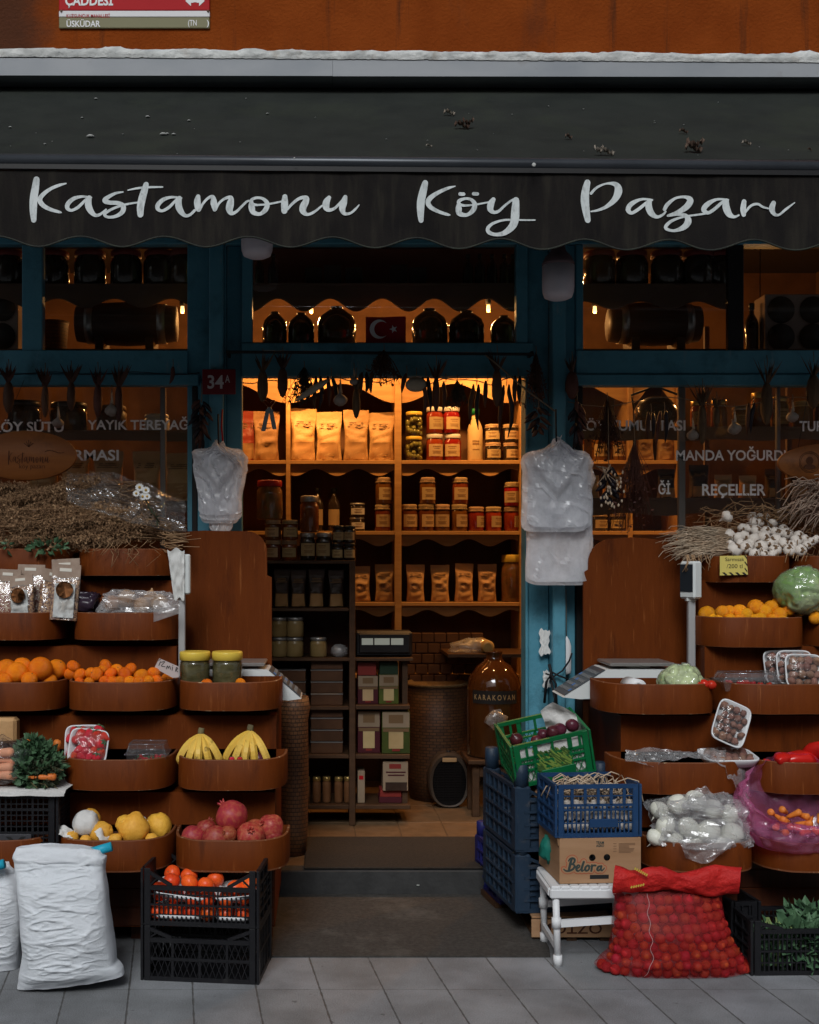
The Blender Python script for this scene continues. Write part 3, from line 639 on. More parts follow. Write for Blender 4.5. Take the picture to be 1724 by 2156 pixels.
sgt('KUZGUNCUK MAHALLESİ', 140, 231, 27.5, 37, mt['red'], .01); sgt('ÜSKÜDAR', 140, 211, 40.5, 57, WH); sgt('(TN', 396, 414, 42, 58, WH, .01); sgt(')', 435, 440, 42, 58, WH, .01)
q = MB()
for sg, u in ((-1, 401), (1, 420)):
 q.poly([P(u - sg * 1, -8, y), P(u + sg * 11, 2, y), P(u - sg * 1, 13, y), P(u - sg * 1, 6, y - .0), P(u - sg * 6, 6, y), P(u - sg * 6, -2, y), P(u - sg * 1, -2, y)][::1 if sg > 0 else -1])
q.poly([P(404, -.5, y + .0004), P(417, -.5, y + .0004), P(417, 5, y + .0004), P(404, 5, y + .0004)][::-1])
pl(q.build('arrow_symbol', WH, SG))
q = MB()
for u in (129, 438): q.ball(P(u, 23.5, y), .006, 8)
pl(q.build('screw', mt['deadleaf2'], SG))
# house number, flag, lamps
NP = thing('house_number_plate', 'small dark red plate reading 34A on the blue post left of the door', 'number plate', P(461, 804, -.09))
q = MB(); q.box((0, 0, 0), (70 * px(-.09), .006, 53 * px(-.09)), None, 0, .002); q.build('plate', mt['redd'], NP)
q = MB(); s = px(-.09); text(q, '34', -24 * s, 10 * s, -15 * s, 14 * s, -.0045, .02); text(q, 'A', 13 * s, 23 * s, -2 * s, 14 * s, -.0045, .01); q.build('lettering', M('number white', (.5, .46, .46), .7), NP)
FL = thing('national_flag', 'red flag with white crescent and star standing inside the window over the door', 'flag', P(812, 722, .03))
s = px(.03); q = MB()
q.grid(lambda a, b: Vector(((a - .5) * 84 * s, .008 * sin(a * 5), b * 55 * s)), 14, 8); q.build('cloth', M('flag red', (.42, .012, .016), .7), FL)
q = MB(); cx, cz, yy = -14 * s, 28 * s, -.0105
out = [(cx + 20 * s * cos(t), cz + 20 * s * sin(t)) for t in [radians(38 + k * (284 / 24)) for k in range(25)]]
inn = [(cx + 5.5 * s + 16 * s * cos(t), cz + 16 * s * sin(t)) for t in [radians(52 + k * (256 / 24)) for k in range(25)]]
for k in range(24): q.add([(out[k][0], yy, out[k][1]), (out[k + 1][0], yy, out[k + 1][1]), (inn[k + 1][0], yy, inn[k + 1][1]), (inn[k][0], yy, inn[k][1])], [(0, 1, 2, 3)])
sp = [(16 * s - (9 if k % 2 == 0 else 3.6) * s * cos(k * pi / 5), yy, cz + (9 if k % 2 == 0 else 3.6) * s * sin(k * pi / 5)) for k in range(10)]
for k in range(10): q.add([(16 * s, yy, cz), sp[k], sp[(k + 1) % 10]], [(0, 1, 2)])
q.build('crescent_and_star', M('flag white', (.66, .62, .62), .7), FL)
for u, vb, lab in ((541, 545, 'white dome lamp half hidden by the valance left of the shop door'), (1175, 633, 'white dome lamp hanging before the blue post right of the door')):
 yy = -.28; s = px(yy); L = thing('dome_lamp', lab, 'lamp', P(u, vb, yy), 0, 'dome lamps under the awning'); rr = 33.5 * s; h = 76 * s
 q = MB(); q.lathe([(0, 0), (rr * .55, .004), (rr * .86, .014), (rr * .97, .035), (rr, .06), (rr, h * .98)], 28); q.build('lamp_shade', mt['lampw'], L)
 q = MB(); q.lathe([(rr * 1.01, h * .96), (rr, h * 1.04), (rr * .8, h * 1.22), (rr * .5, h * 1.35), (rr * .4, h * 1.55), (0, h * 1.56)], 28); q.build('cap', mt['lampcap'], L)
 q = MB(); q.tube([(0, 0, h * 1.5), (.004, 0, h * 2.2), (0, .02, h * 2.2 + .35)], .004, 6); q.build('cable', mt['bstring'], L)
mt['kraftlab'] = M('plain kraft label', (.36, .19, .07), .65, (.42, .235, .095), 8)
# generic shop goods
ORD = ['leftmost', 'second from left', 'third from left', 'fourth from left', 'fifth from left', 'sixth from left', 'seventh from left', 'eighth from left', 'ninth from left', 'tenth from left', 'eleventh from left', 'twelfth from left', 'thirteenth from left', 'fourteenth from left']
def ordn(i, n): return 'rightmost' if i == n - 1 and n > 2 else ORD[i]
def arc_label(r, z0, z1, a=1.0, n=10):
 q = MB(); q.grid(lambda i, j: Vector((r * sin((i - .5) * 2 * a), -r * cos((i - .5) * 2 * a), z0 + (z1 - z0) * j)), n, 2); return q
def jar_root(r, h, body, lid, lidkind='screw', label=True, shape=1.0, ink=True, lab=None, sq=False):
 R = root('jar'); lh = .16 * h if lidkind != 'cloth' else .12 * h
 q = MB(); n = 16
 q.lathe([(r * .2, .0), (r * .9, .0), (r, .006), (r, h * .62), (r * .99, h * .72), (r * .84, h - lh * 1.1), (r * .82, h - lh * .6), (0, h - lh * .6)], n)
 q.build('jar_body', body, R)
 q = MB()
 if lidkind == 'cloth':
  q.lathe([(r * 1.05, h * .80), (r * .93, h * .86), (r * .90, h * .89), (r * .95, h * .93), (r * .94, h * .985), (r * .8, h), (0, h)], 20, wob=.035)
  q.build('cloth_lid', lid, R)
  q = MB(); q.lathe([(r * .93, h * .865), (r * .96, h * .875), (r * .93, h * .885)], 20); q.build('string', mt['rope'], R)
 else:
  q.lathe([(r * .93, h - lh), (r * .95, h - lh * .95), (r * .95, h - .006), (r * .9, h), (0, h)], 24); q.build('lid', lid, R)
 if label:
  lb = arc_label(r + .0006, h * .16, h * .62); L = lb.build('paper_label', lab or mt['label'], R)
  if ink:
   q = MB()
   for k, (zz, a) in enumerate(((.50, .5), (.44, .35), (.34, .55), (.30, .45), (.26, .5))):
    q.grid(lambda i, j: Vector(((r + .0012) * sin((i - .5) * 2 * a), -(r + .0012) * cos((i - .5) * 2 * a), h * (zz + j * (.022 if k else .04)))), 6, 2)
   q.build('print', mt['kraftd'], L)
 return R
def pouch_root(w, h, dp, mat, window=None, band=True, seed=0):
 R = root('pouch'); rr = random.Random(seed)
 def sec(a, t):
  th = 2 * pi * a
  wd = w / 2 * (1 - .13 * sin(pi * min(1, t / .84)) - .05 * (t < .02))
  d = dp / 2 * max(.03, (1 - (t / .84) ** 2.6)) * (1 if t > .03 else .9)
  if t > .84: d = .002
  c, s_ = cos(th), sin(th)
  x = wd * (abs(c) ** .55) * (1 if c > 0 else -1); y = d * (abs(s_) ** .8) * (1 if s_ > 0 else -1)
  cr = 1 - abs(c)
  n = noise.noise(Vector((x * 32 + seed * 7, t * 9, 1 if s_ > 0 else 5)))
  n2 = noise.noise(Vector((x * 75 + seed, t * 20, 2)))
  amp = .020 if t < .80 else .003
  return Vector((x, y + (n * amp + n2 * amp * .4) * (.3 + cr) * (-1 if s_ < 0 else 1) * w / .15, h * t + .004 * n * (t > .9)))
 q = MB(); q.grid(sec, 28, 26, wrap=True); q.build('paper_bag', mat, R)
 for nm, t0, t1, hw, mm, off in (('window', .34, .50, .30, window, .0025), ('paper_label', .04, .28, .42, mt['kraftlab'], .003)) if window else (('paper_label', .03, .36, .46, mt['kraftlab'], .003),):
  def lab(i, j):
   a = .75 + (i - .5) * hw * .55; t = t0 + (t1 - t0) * j
   if nm == 'window': a = .75 + (i - .5) * hw * .55 * sin(pi * (j * .8 + .1))
   p = sec(a, t); return Vector((p.x, p.y - off, p.z))
  q = MB(); q.grid(lab, 9, 7); q.build(nm, mm, R)
 q = MB()
 for k, (t, hw) in enumerate(((.74, .12), (.70, .12), (.66, .20))):
  def pr(i, j):
   p = sec(.75 + (i - .5) * hw, t + j * .02); return Vector((p.x, p.y - .002, p.z))
  q.grid(pr, 6, 2)
 q.build('print', mt['kraftd'], R)
 return R
def M2(k, *a, **kw):
 if k not in mt: mt[k] = M(k, *a, **kw)
 return mt[k]
M2('honey', (.15, .042, .007), .12, (.21, .065, .011), 6, coat=.5, var=.4); M2('redsauce', (.24, .014, .007), .15, (.30, .022, .010), 8, coat=.5, var=.25)
M2('darkjar', (.022, .016, .012), .12, (.04, .026, .016), 9, coat=.6); M2('pickle', (.16, .085, .03), .15, (.26, .12, .04), 22, coat=.6, dirt=(.3, .05, .02), dscale=22)
M2('olivejar', (.20, .19, .04), .15, (.26, .24, .06), 10, coat=.5); M2('cream', (.24, .16, .06), .3, (.30, .21, .09), 10)
M2('redlid', (.45, .02, .015), .35); M2('silver', (.35, .34, .33), .35, metal=.7); M2('goldlid', (.5, .34, .12), .3, metal=.8); M2('whitelid', (.62, .60, .56), .35)
M2('cloth', (.38, .25, .13), .85, (.46, .32, .18), 20, var=.3); M2('blacklid', (.02, .02, .02), .35); M2('reddk', (.20, .025, .02), .4)
M2('redpouch', (.36, .06, .035), .4, (.30, .05, .03), 6, bump=.4, bscale=20); M2('choc', (.03, .016, .011), .4, (.05, .028, .02), 8, bump=.4, bscale=20)
M2('nuts', (.22, .10, .04), .4, (.34, .19, .09), 40)
# lamps inside the shop
YB, YS = 1.30, 1.75
mt['bulb'] = emit('warm bulb', (1, .55, .18), 3.2)
for i, (u, v, pw, ang, lab) in enumerate([(540, 640, 18, 58, 'warm bulb hanging at the left end behind the window over the door'), (655, 655, 62, 40, 'warm bulb hanging above the bright paper bags'), (790, 628, 28, 50, 'warm bulb hanging above the flag'),
                                   (958, 636, 26, 54, 'warm bulb hanging right of the flag'), (1028, 652, 26, 54, 'warm bulb at the right end behind the window over the door'), (1252, 655, 45, 130, 'warm bulb seen through the left half of the right upper window'),
                                   (384, 655, 4, 130, 'warm bulb at the right edge of the left upper window'), (1600, 740, 70, 140, 'warm bulb behind the rail of the right window'), (10, 720, 3, 130, 'warm bulb behind the left edge window')]):
 p = P(u, v, YB); L = thing('hanging_bulb', lab, 'light bulb', p, 0, 'warm bulbs hanging inside the shop')
 q = MB(); q.lathe([(0, -.014), (.007, -.012), (.011, -.004), (.011, .006), (.009, .022), (.01, .03)], 14); q.build('bulb', mt['bulb'], L)
 q = MB(); q.lathe([(.014, .026), (.016, .03), (.016, .065), (.006, .075), (.003, .08), (.003, 3.36 - p.z)], 10); q.build('lamp_holder', mt['bstring'], L)
 l = bpy.data.lights.new('bulb_light', 'SPOT'); l.energy = pw; l.color = (1, .47, .14); l.shadow_soft_size = .025; l.spot_size = radians(ang); l.spot_blend = .9
 lo = bpy.data.objects.new('bulb_light', l); C.objects.link(lo); lo.parent = L; lo.location = (0, 0, -.04)
 tg = P(u, 850, YS + .05) if ang < 100 else P(u, 1000, 1.0); lo.rotation_euler = (tg - p).to_track_quat('-Z', 'Y').to_euler()
 l2 = bpy.data.lights.new('bulb_glow', 'POINT'); l2.energy = 9 if 520 < u < 1100 else 4; l2.color = (1, .47, .14); l2.shadow_soft_size = .02; l2o = bpy.data.objects.new('bulb_glow', l2); C.objects.link(l2o); l2o.parent = L; l2o.location = (0, 0, -.035)
p = P(1010, 560, .42); L = thing('hanging_bulb', 'warm spot lamp just inside the door head lighting the floor and tea boxes', 'light bulb', p, 0, 'warm bulbs hanging inside the shop')
q = MB(); q.lathe([(0, .0), (.02, .0), (.03, .03), (.02, .07), (.003, .08), (.003, 3.36 - p.z)], 16); q.build('lamp_holder', mt['bstring'], L); q = MB(); q.lathe([(0, -.002), (.018, -.002), (.018, .001)], 14); q.build('bulb', mt['bulb'], L)
for tg, pw, an in ((P(850, 1745, .80), 44, 38), (P(1010, 1520, 1.3), 9, 50)):
 l = bpy.data.lights.new('bulb_light', 'SPOT'); l.energy = pw; l.color = (1, .50, .17); l.shadow_soft_size = .02; l.spot_size = radians(an); l.spot_blend = .7; lo = bpy.data.objects.new('bulb_light', l); C.objects.link(lo); lo.parent = L; lo.location = (0, 0, -.01); lo.rotation_euler = (tg - p).to_track_quat('-Z', 'Y').to_euler()
# wall shelf at the back
YS, YK = 1.75, 2.09
def wavy(mb, u0, u1, v0, vlo, vhi, Y, lamb, ph=0, th=.012, ends=False):
 """scalloped board under a shelf"""
 n = max(12, int((u1 - u0) / 4)); pts = [P(u0, v0, Y), P(u1, v0, Y)]
 for k in range(n + 1):
  u = u1 + (u0 - u1) * k / n; c = .5 + .5 * cos(2 * pi * (u - ph) / lamb)
  pts.append(P(u, vlo + (vhi - vlo) * c, Y))
 top = pts[:2]; low = pts[2:]
 m = len(low)
 vs = []
 for dy in (0, th):
  for k in range(m):
   u = low[k]; vs.append(Vector((u.x, Y + dy, u.z))); vs.append(Vector((u.x, Y + dy, top[0].z)))
 fs = []
 for k in range(m - 1):
  a = 2 * k; b_ = a + 2 * m
  fs += [(a, a + 1, a + 3, a + 2), (b_, b_ + 2, b_ + 3, b_ + 1), (a, a + 2, b_ + 2, b_)]
 mb.add(vs, fs); return mb
W = thing('wall_shelf', 'tall pine shelf with scalloped trims covering the back wall of the shop', 'shelf', P(800, 1720, YS))
wo = W.location.copy()
def wp(o, r=wo): o.location = -r; return o
for u0, u1 in ((395, 403), (602, 611), (831, 845), (1094, 1107), (1322, 1332), (1425, 1434)):
 q = MB(); q.bb(X(u0, YS), X(u1, YS), YS - .004, YK, ZF, Z(745, YS), b=.002); wp(q.build('upright', mt['pine'], W))
for v0, v1 in ((969, 977), (1118, 1126), (1268, 1276), (1420, 1428)):
 q = MB(); q.bb(X(396, YS), X(1430, YS), YS, YK, Z(v1, YS), Z(v0, YS), b=.002); wp(q.build('shelf_board', mt['pine'], W))
q = MB(); q.bb(X(390, YS), X(1436, YS), YK, YK + .006, ZF + .02, Z(745, YS)); wp(q.build('back_panel', mt['backing'], W))
for (a, b, ph) in ((404, 602, 602), (611.5, 830.5, 832), (845.5, 1093.5, 846), (1107.5, 1321, 1108), (1332.5, 1424, 1333)):
 q = MB(); wavy(q, a, b, 745, 808, 848, YS + .015, 220 if b - a > 150 else 90, ph); wp(q.build('scalloped_trim', mt['pine'], W))
 for v0, l, h in ((977.5, 987, 1002), (1126.5, 1135, 1150), (1276.5, 1284, 1298)):
  q = MB(); wavy(q, a, b, v0, l, h, YS + .03, 88, a + 10); wp(q.build('scalloped_trim', mt['pine'], W))
# pouches on the lit shelf
def on(v, Y): return Z(v, Y)
s = px(YS + .09); ZS1, ZS2, ZS3 = Z(968.7, YS), Z(1117.7, YS), Z(1267.7, YS)
def bag(key, u0, u1, vt, zb, lab, mat='kraft', window=None, grp='kraft paper pouches on the lit shelf', Y=YS + .09, dep=.085, rz=0, seed=0, hs=None):
 h = hs or (Z(vt, Y) - zb); w_ = (u1 - u0) * px(Y)
 k_ = noise.noise(Vector((u0 * .37, vt * .1, 3))); return inst(key, lambda: pouch_root(w_, h, dep, mt[mat], mt.get(window), seed=seed), 'paper_pouch', lab, 'pouch', ((X((u0 + u1) / 2, Y)), Y, zb), (.05 * k_, .03 * k_, rz + .15 * k_), grp, (1 + .04 * k_, 1, 1 + .07 * k_))
bag('po1', 500, 540, 866, ZS1, 'reddish paper pouch cut off by the left door jamb on the lit shelf', 'redpouch', seed=4, Y=YS + .15)
bag('po2', 533, 588, 868, ZS1, 'kraft paper pouch behind the hanging grey ribbon on the lit shelf', seed=1, Y=YS + .09)
for i, (a, b, lab) in enumerate(((610, 664, 'brightest kraft pouch, right beside the left upright of the lit shelf'), (664, 721, 'kraft pouch between the brightest pouch and two others on the lit shelf'), (721, 777, 'kraft pouch second from the middle upright on the lit shelf'), (776, 830, 'kraft pouch touching the middle upright on the lit shelf'))):
 bag('pk%d' % (i % 2), a, b, 865, ZS1, lab, seed=2 + i % 2, rz=(.1, -.06, .05, -.1)[i])
def jar(key, u0, u1, v0, zb, lab, body, lid, kind='screw', label=True, grp=None, Y=YS + .08, rz=0, name='jar', cat='jar', labm=None, ink=True):
 r = (u1 - u0) / 2 * px(Y); h = Z(v0, Y) - zb if isinstance(v0, (int, float)) else v0[0]
 return inst(key, lambda: jar_root(r, h, mt[body], mt[lid], kind, label, lab=labm, ink=ink), name, lab, cat, (X((u0 + u1) / 2, Y) + .004 * noise.noise(Vector((u0 * .31, zb * 7, 1))), Y + .012 * noise.noise(Vector((u0 * .31, zb * 9, 5))), zb), (0, 0, rz + .8 * noise.noise(Vector((u0 * .7, zb * 5, 2)))), grp)
def olive_jar(u, r, zb, h, Y, lab):
 def mk():
  R = root('olive_jar'); q = MB(); q.lathe([(0, 0), (r * .95, 0), (r, .006), (r, h * .76), (r * .86, h * .84), (r * .86, h * .9)], 20); q.build('jar_body', mt['jarglass'], R)
  q = MB(); rr = random.Random(2);
  for k in range(40):
   a = rr.uniform(0, 2 * pi); d = r * .72; q.ball((d * cos(a), d * sin(a), .016 + (k / 40) * (h * .72 - .016)), .0155, 8)
  q.build('olives', mt['olivejar'], R)
  q = MB(); q.lathe([(r * .9, h * .86), (r * .93, h * .87), (r * .93, h * .985), (r * .88, h), (0, h)], 20); q.build('lid', mt['yellow'], R); return R
 return inst('olive', mk, 'olive_jar', lab, 'jar', (X(u, Y), Y, zb), (0, 0, r), 'yellow lidded olive jars')
yj = YS + .07; h1 = (968.7 - 917.5) * px(yj)
olive_jar(871.5, 18.5 * px(yj), ZS1, h1, yj, 'yellow lidded olive jar standing on the shelf under its twin'); olive_jar(871.5, 18.5 * px(yj), ZS1 + h1 + .002, h1, yj, 'yellow lidded olive jar stacked on top of its twin')
hr = 56 * px(yj)
for i, (u, k, lab) in enumerate(((915, 0, 'red sauce jar bottom left in the stack of four'), (953, 0, 'red sauce jar bottom right in the stack of four'), (915, 1, 'red sauce jar top left in the stack of four'), (950, 1, 'red sauce jar top right in the stack of four'))):
 jar('redj', u - 18, u + 18, [hr], ZS1 + k * (hr + .002), lab, 'redsauce', 'whitelid', grp='red sauce jars on the lit shelf', Y=yj, rz=(.1, -.2, .15, .3)[i])
def bottle_root(r, h, body, cap, labm=None, neck=.35):
 R = root('bottle'); q = MB(); q.lathe([(0, 0), (r * .95, 0), (r, .006), (r, h * .60), (r * .85, h * .68), (r * neck, h * .80), (r * neck, h * .90), (0, h * .9)], 18); q.build('bottle_body', body, R)
 q = MB(); q.lathe([(r * neck * 1.25, h * .88), (r * neck * 1.25, h * .99), (r * neck, h), (0, h)], 14); q.build('cap', cap, R)
 if labm: arc_label(r + .0006, h * .14, h * .5).build('paper_label', labm, R)
 return R
o = inst('wb', lambda: bottle_root(16 * px(yj), 110 * px(yj), mt['label'], mt['green'], None, .45), 'cream_bottle', 'cream bottle with a green cap between the red jars and cloth topped jars', 'bottle', (X(1000, yj), yj, ZS1))
q = MB()
for a, b in ((.30, .34), (.36, .38), (.20, .22)): q.grid(lambda i, j: Vector(((16.3 * px(yj)) * sin((i - .5) * .9), -(16.3 * px(yj)) * cos((i - .5) * .9), 110 * px(yj) * (a + (b - a) * j))), 6, 2)
q.build('print', mt['kraftd'], o)
hc = 38 * px(yj)
for u, k, lab in ((1037, 0, 'small cloth topped jar bottom left of four at the right end of the lit shelf'), (1075, 0, 'small cloth topped jar bottom right of four at the right end of the lit shelf'), (1037, 1, 'small cloth topped jar top left of four at the right end of the lit shelf'), (1075, 1, 'small cloth topped jar top right of four at the right end of the lit shelf')):
 jar('clj', u - 17, u + 17, [hc], ZS1 + k * (hc + .002), lab, 'darkjar', 'cloth', 'cloth', grp='cloth topped jars on the lit shelf', Y=yj)
def carton(name, u0, u1, v0, v1, Y, dep, m, lab, cat='box', grp=None, face=None, key=None, zb=None):
 w_, h = (u1 - u0) * px(Y), (v1 - v0) * px(Y); zb = Z(v1, Y) if zb is None else zb
 R = thing(name, lab, cat, (X((u0 + u1) / 2, Y), Y, zb), 0, grp)
 q = MB(); q.bb(-w_ / 2, w_ / 2, 0, dep, 0.0005, h, 0, .002); q.build('carton', m, R)
 for kf, (a, b, c, d, mm, nm) in enumerate(face or []):
  q = MB(); q.bb((a - .5) * w_, (b - .5) * w_, -.0012 - .0007 * kf, -.0001, h * c, h * d); q.build(nm, mm, R)
 return R
carton('dark_box', 1024, 1062, 862, 890, YS + .22, .06, mt['reddk'], 'dark red box standing behind the cloth topped jars on the lit shelf', zb=ZS1)
# second shelf
hj = 56 * px(yj)
row2 = [845, 880, 914, 950, 985, 1021, 1060]
for i, u in enumerate(row2):
 hh = hj if i < 4 else 51 * px(yj)
 jar('s2a' if i < 4 else 's2b', u, u + 34, [hh], ZS2, 'cloth topped jar, %s in the front row of the second shelf' % ordn(i, 7), 'honey' if i < 4 else 'redsauce', 'cloth', 'cloth', grp='cloth topped jars on the second shelf', Y=yj, rz=.2 * i)
for u, b, lab in ((883, 's2a', 'cloth topped jar stacked on the second shelf, leftmost of the upper three'), (952, 's2a', 'cloth topped jar stacked on the second shelf, middle of the upper three'), (1061, 's2b', 'cloth topped jar stacked on the second shelf, rightmost of the upper three')):
 jar(b, u, u + 34, [hj], ZS2 + (hj if b == 's2a' else 51 * px(yj)) + .002, lab, 'honey', 'cloth', 'cloth', grp='cloth topped jars on the second shelf', Y=yj)
for k in range(2): jar('s2a', 789, 824, [hj], ZS2 + k * (hj + .002), ('lower', 'upper')[k] + ' cloth topped jar of the pair left of the middle upright', 'honey', 'cloth', 'cloth', grp='cloth topped jars on the second shelf', Y=yj)
M2('labelw', (.66, .62, .54), .7)
for k in range(2): jar('tin', 735, 768, [29 * px(yj)], ZS2 + k * 30 * px(yj), ('lower', 'upper')[k] + ' low dark jar with a white label on the second shelf', 'darkjar', 'silver', grp='low dark jars', Y=yj, labm=mt['labelw'])
for i, u in enumerate((703, 668)):
 inst('dbot', lambda: bottle_root(13.5 * px(yj), 92 * px(yj), mt['darkjar'], mt['blacklid'], mt['label']), 'dark_bottle', ('dark bottle with a cream label left of the low dark jars', 'dark bottle behind the tall amber jar on the second shelf')[i], 'bottle', (X(u, yj), yj + .03, ZS2), (0, 0, 0), 'dark bottles on the second shelf')
# third shelf
bags3 = [(742, 781), (789, 829), (850, 899), (904, 949), (953, 999), (1001, 1049)]
for i, (a, b) in enumerate(bags3):
 bag('p3%d' % (i % 2), a, b, 1190, ZS3, window='nuts', lab='brown paper pouch, %s on the third shelf' % ordn(i, 6), grp='paper pouches on the third shelf', seed=7 + i % 2, rz=(.08, -.1, .05, -.05, .1, 0)[i], hs=78 * px(YS + .09))
jar('bigy', 1055, 1103, 1168, ZS3, 'big mixed pickle jar with a yellow lid at the right end of the third shelf', 'pickle', 'yellow', label=False, Y=YS + .09, name='pickle_jar')
# right continuation seen through the window
for i, (u0, u1, v0, z, lab) in enumerate(((1228, 1268, 866, ZS1 + .0, 'tall cloth topped jar on the top shelf seen through the right window'),)):
 pass
for i in range(5):
 jar('s2a', 1116 + i * 40 + (8 if i > 2 else 0), 1150 + i * 40 + (8 if i > 2 else 0), [hj], ZS1, 'cloth topped jar, %s on the top shelf behind the right window' % ORD[i], 'honey', 'cloth', 'cloth', grp='cloth topped jars behind the right window', Y=yj)
 jar('clj', 1116 + i * 40 + (8 if i > 2 else 0), 1150 + i * 40 + (8 if i > 2 else 0), [hc], ZS2, 'small cloth topped jar, %s on the second shelf behind the right window' % ORD[i], 'honey', 'cloth', 'cloth', grp='cloth topped jars behind the right window', Y=yj)
for i in range(2): bag('p3%d' % i, 1336 + i * 44, 1378 + i * 44, 890, ZS1, ('left', 'right')[i] + ' of two brown pouches on the top shelf behind the right window', seed=7, hs=78 * px(YS + .09), grp='pouches behind the right window')
# low rack left of the doorway inside
YR = .82; RK = thing('display_rack', 'dark wooden rack of jars and boxes just inside the door on the left', 'rack', P(700, 1738, YR)); ro = RK.location.copy()
def rk(o): o.location = -ro; return o
for u0, u1, v0, v1 in ((556, 563, 1180, 1738), (735, 748, 1180, 1738), (848, 860, 1390, 1700)):
 q = MB(); q.bb(X(u0, YR), X(u1, YR), YR + (.05 if u0 == 848 else 0), YR + .34, max(ZF, Z(v1, YR)), Z(v0, YR), b=.002); rk(q.build('upright', mt['walnut'], RK))
for u0, u1, v0, v1 in ((556, 742, 1180, 1187), (563.5, 734.5, 1280, 1287), (563.5, 870, 1385, 1392), (563.5, 734.5, 1487, 1495), (748.5, 863, 1485, 1494), (563.5, 734.5, 1589, 1597), (748.5, 863, 1589, 1598), (563.5, 734.5, 1695, 1704), (748.5, 864, 1695, 1704)):
 q = MB(); q.bb(X(u0, YR), X(u1, YR), YR + .003, YR + .335, Z(v1, YR), Z(v0, YR), b=.002); rk(q.build('shelf_board', mt['walnut'], RK))
q = MB(); q.bb(X(556, YR), X(742, YR), YR + .335, YR + .345, ZF + .05, Z(1182, YR)); rk(q.build('back_panel', mt['wooddark'], RK))
yr = YR + .07; zr = lambda v: Z(v, YR)
GR = 'jars crowded on top of the dark rack'
hk = 42 * px(yr)
for i, (u, k) in enumerate(((575, 0), (610, 0), (575, 1), (610, 1), (647, 0), (682, 0))):
 jar('rk%d' % (i > 3), u - 17, u + 17, [hk if i < 4 else 58 * px(yr)], zr(1179.7) + k * (hk + .002), ['lower left jar of the four stacked on the dark rack', 'lower right jar of the four stacked on the dark rack', 'upper left jar of the four stacked on the dark rack', 'upper right jar of the four stacked on the dark rack', 'left tall dark jar with a label on the dark rack', 'right tall dark jar with a label on the dark rack'][i], 'honey' if i < 4 else 'darkjar', 'cloth' if i < 4 else 'silver', 'cloth' if i < 4 else 'screw', grp=GR, Y=yr)
for k in range(2):
 for i, u in enumerate((712, 736)): jar('rks', u - 13, u + 13, [36 * px(yr)], zr(1179.7) + k * 37 * px(yr), 'narrow dark jar, %s %s of four at the right end of the dark rack top' % (('lower', 'upper')[k], ('left', 'right')[i]), 'darkjar', 'blacklid', grp=GR, Y=yr)
jar('bigred', 540, 595, 1012, zr(1179.7) + 2 * hk + .006, 'big pickle jar with a red lid on top of the stacked jars', 'pickle', 'redlid', label=False, Y=yr + .01, name='pickle_jar')
jar('amb', 632, 672, [76 * px(yr)], zr(1179.7) + 58 * px(yr) + .003, 'tall amber jar with a pale lid on the left tall dark jar', 'honey', 'silver', label=False, Y=yr, name='amber_jar')
for i, u in enumerate((593, 628, 666, 708)):
 bag('dk', u - 17, u + 17, 1198, zr(1279.7), 'dark packet, %s on the upper shelf of the dark rack' % ordn(i, 4), 'choc', None, 'dark packets in the rack', YR + .09, .05, .06 * (i % 2), 3, hs=80 * px(yr))
for i, (u, k) in enumerate(((588, 0), (588, 1), (621, 0), (621, 1), (671, 0))):
 jar('crm', u - 18, u + 18, [41 * px(yr)], zr(1384.7) + k * 42 * px(yr), ['cream filled jar lower in the left pair', 'cream filled jar upper in the left pair', 'cream filled jar lower in the right pair', 'cream filled jar upper in the right pair', 'single cream filled jar in the middle of the rack'][i], 'cream', 'clearlid' if 'clearlid' in mt else 'silver', label=False, grp='cream filled jars in the rack', Y=yr)
q = MB()
q.ball((0, 0, .03), (.045, .04, .035), 16, nz=.35, nsc=3); o = q.build('clear_bag', mt['clearbag']); o.location = (X(714, yr), yr, zr(1384.7) + .002); tag(o, 'small crumpled clear bag beside the single cream filled jar', 'plastic bag')
M2('tray', (.06, .024, .01), .5, (.09, .038, .016), 9)
def slab_box(u, zb, lab):
 def mk():
  R = root('b'); ww, hh = 67 * px(yr), 22 * px(yr); q = MB(); q.bb(-ww / 2, ww / 2, -.05, .12, 0, hh, 0, .003); q.build('box_body', mt['tray'], R)
  q = MB(); q.bb(-ww / 2 - .002, ww / 2 + .002, -.053, .123, hh, hh + .006, 0, .002); q.build('lid', mt['silver'], R); return R
 return inst('slab', mk, 'food_box', lab, 'box', (X(u, yr), yr + .02, zb), (0, 0, 0), 'flat boxes with pale lids stacked in the rack')
LV = ['bottom', 'second', 'third', 'top']
for k in range(4):
 slab_box(688, zr(1486.7) + k * 25 * px(yr), '%s flat box of the right stack in the rack above' % LV[k]); slab_box(688, zr(1588.7) + k * 25 * px(yr), '%s flat box of the stack beside the basket in the rack' % LV[k])
for k in range(3): slab_box(610, zr(1486.7) + k * 25 * px(yr), '%s flat box of the left stack in the rack above' % LV[k])
jar('crm', 612, 640, [41 * px(yr)], zr(1588.7), 'cream filled jar between the round basket and stacked boxes', 'cream', 'silver', label=False, grp='cream filled jars in the rack', Y=yr)
M2('spice', (.14, .06, .025), .3, (.20, .09, .04), 10)
for i, u in enumerate((645, 667, 688, 713, 733)): jar('spc', u - 9, u + 9, [54 * px(yr)], zr(1694.7), 'slim spice jar with a gold lid, %s on the lowest shelf' % ordn(i, 5), 'spice', 'goldlid', label=False, grp='slim spice jars', Y=yr)
M2('boxw', (.24, .17, .11), .6, (.28, .20, .13), 8); M2('maroon', (.06, .007, .012), .5); M2('boxg', (.035, .05, .008), .5, (.07, .09, .012), 8); M2('brownbox', (.16, .09, .04), .6)
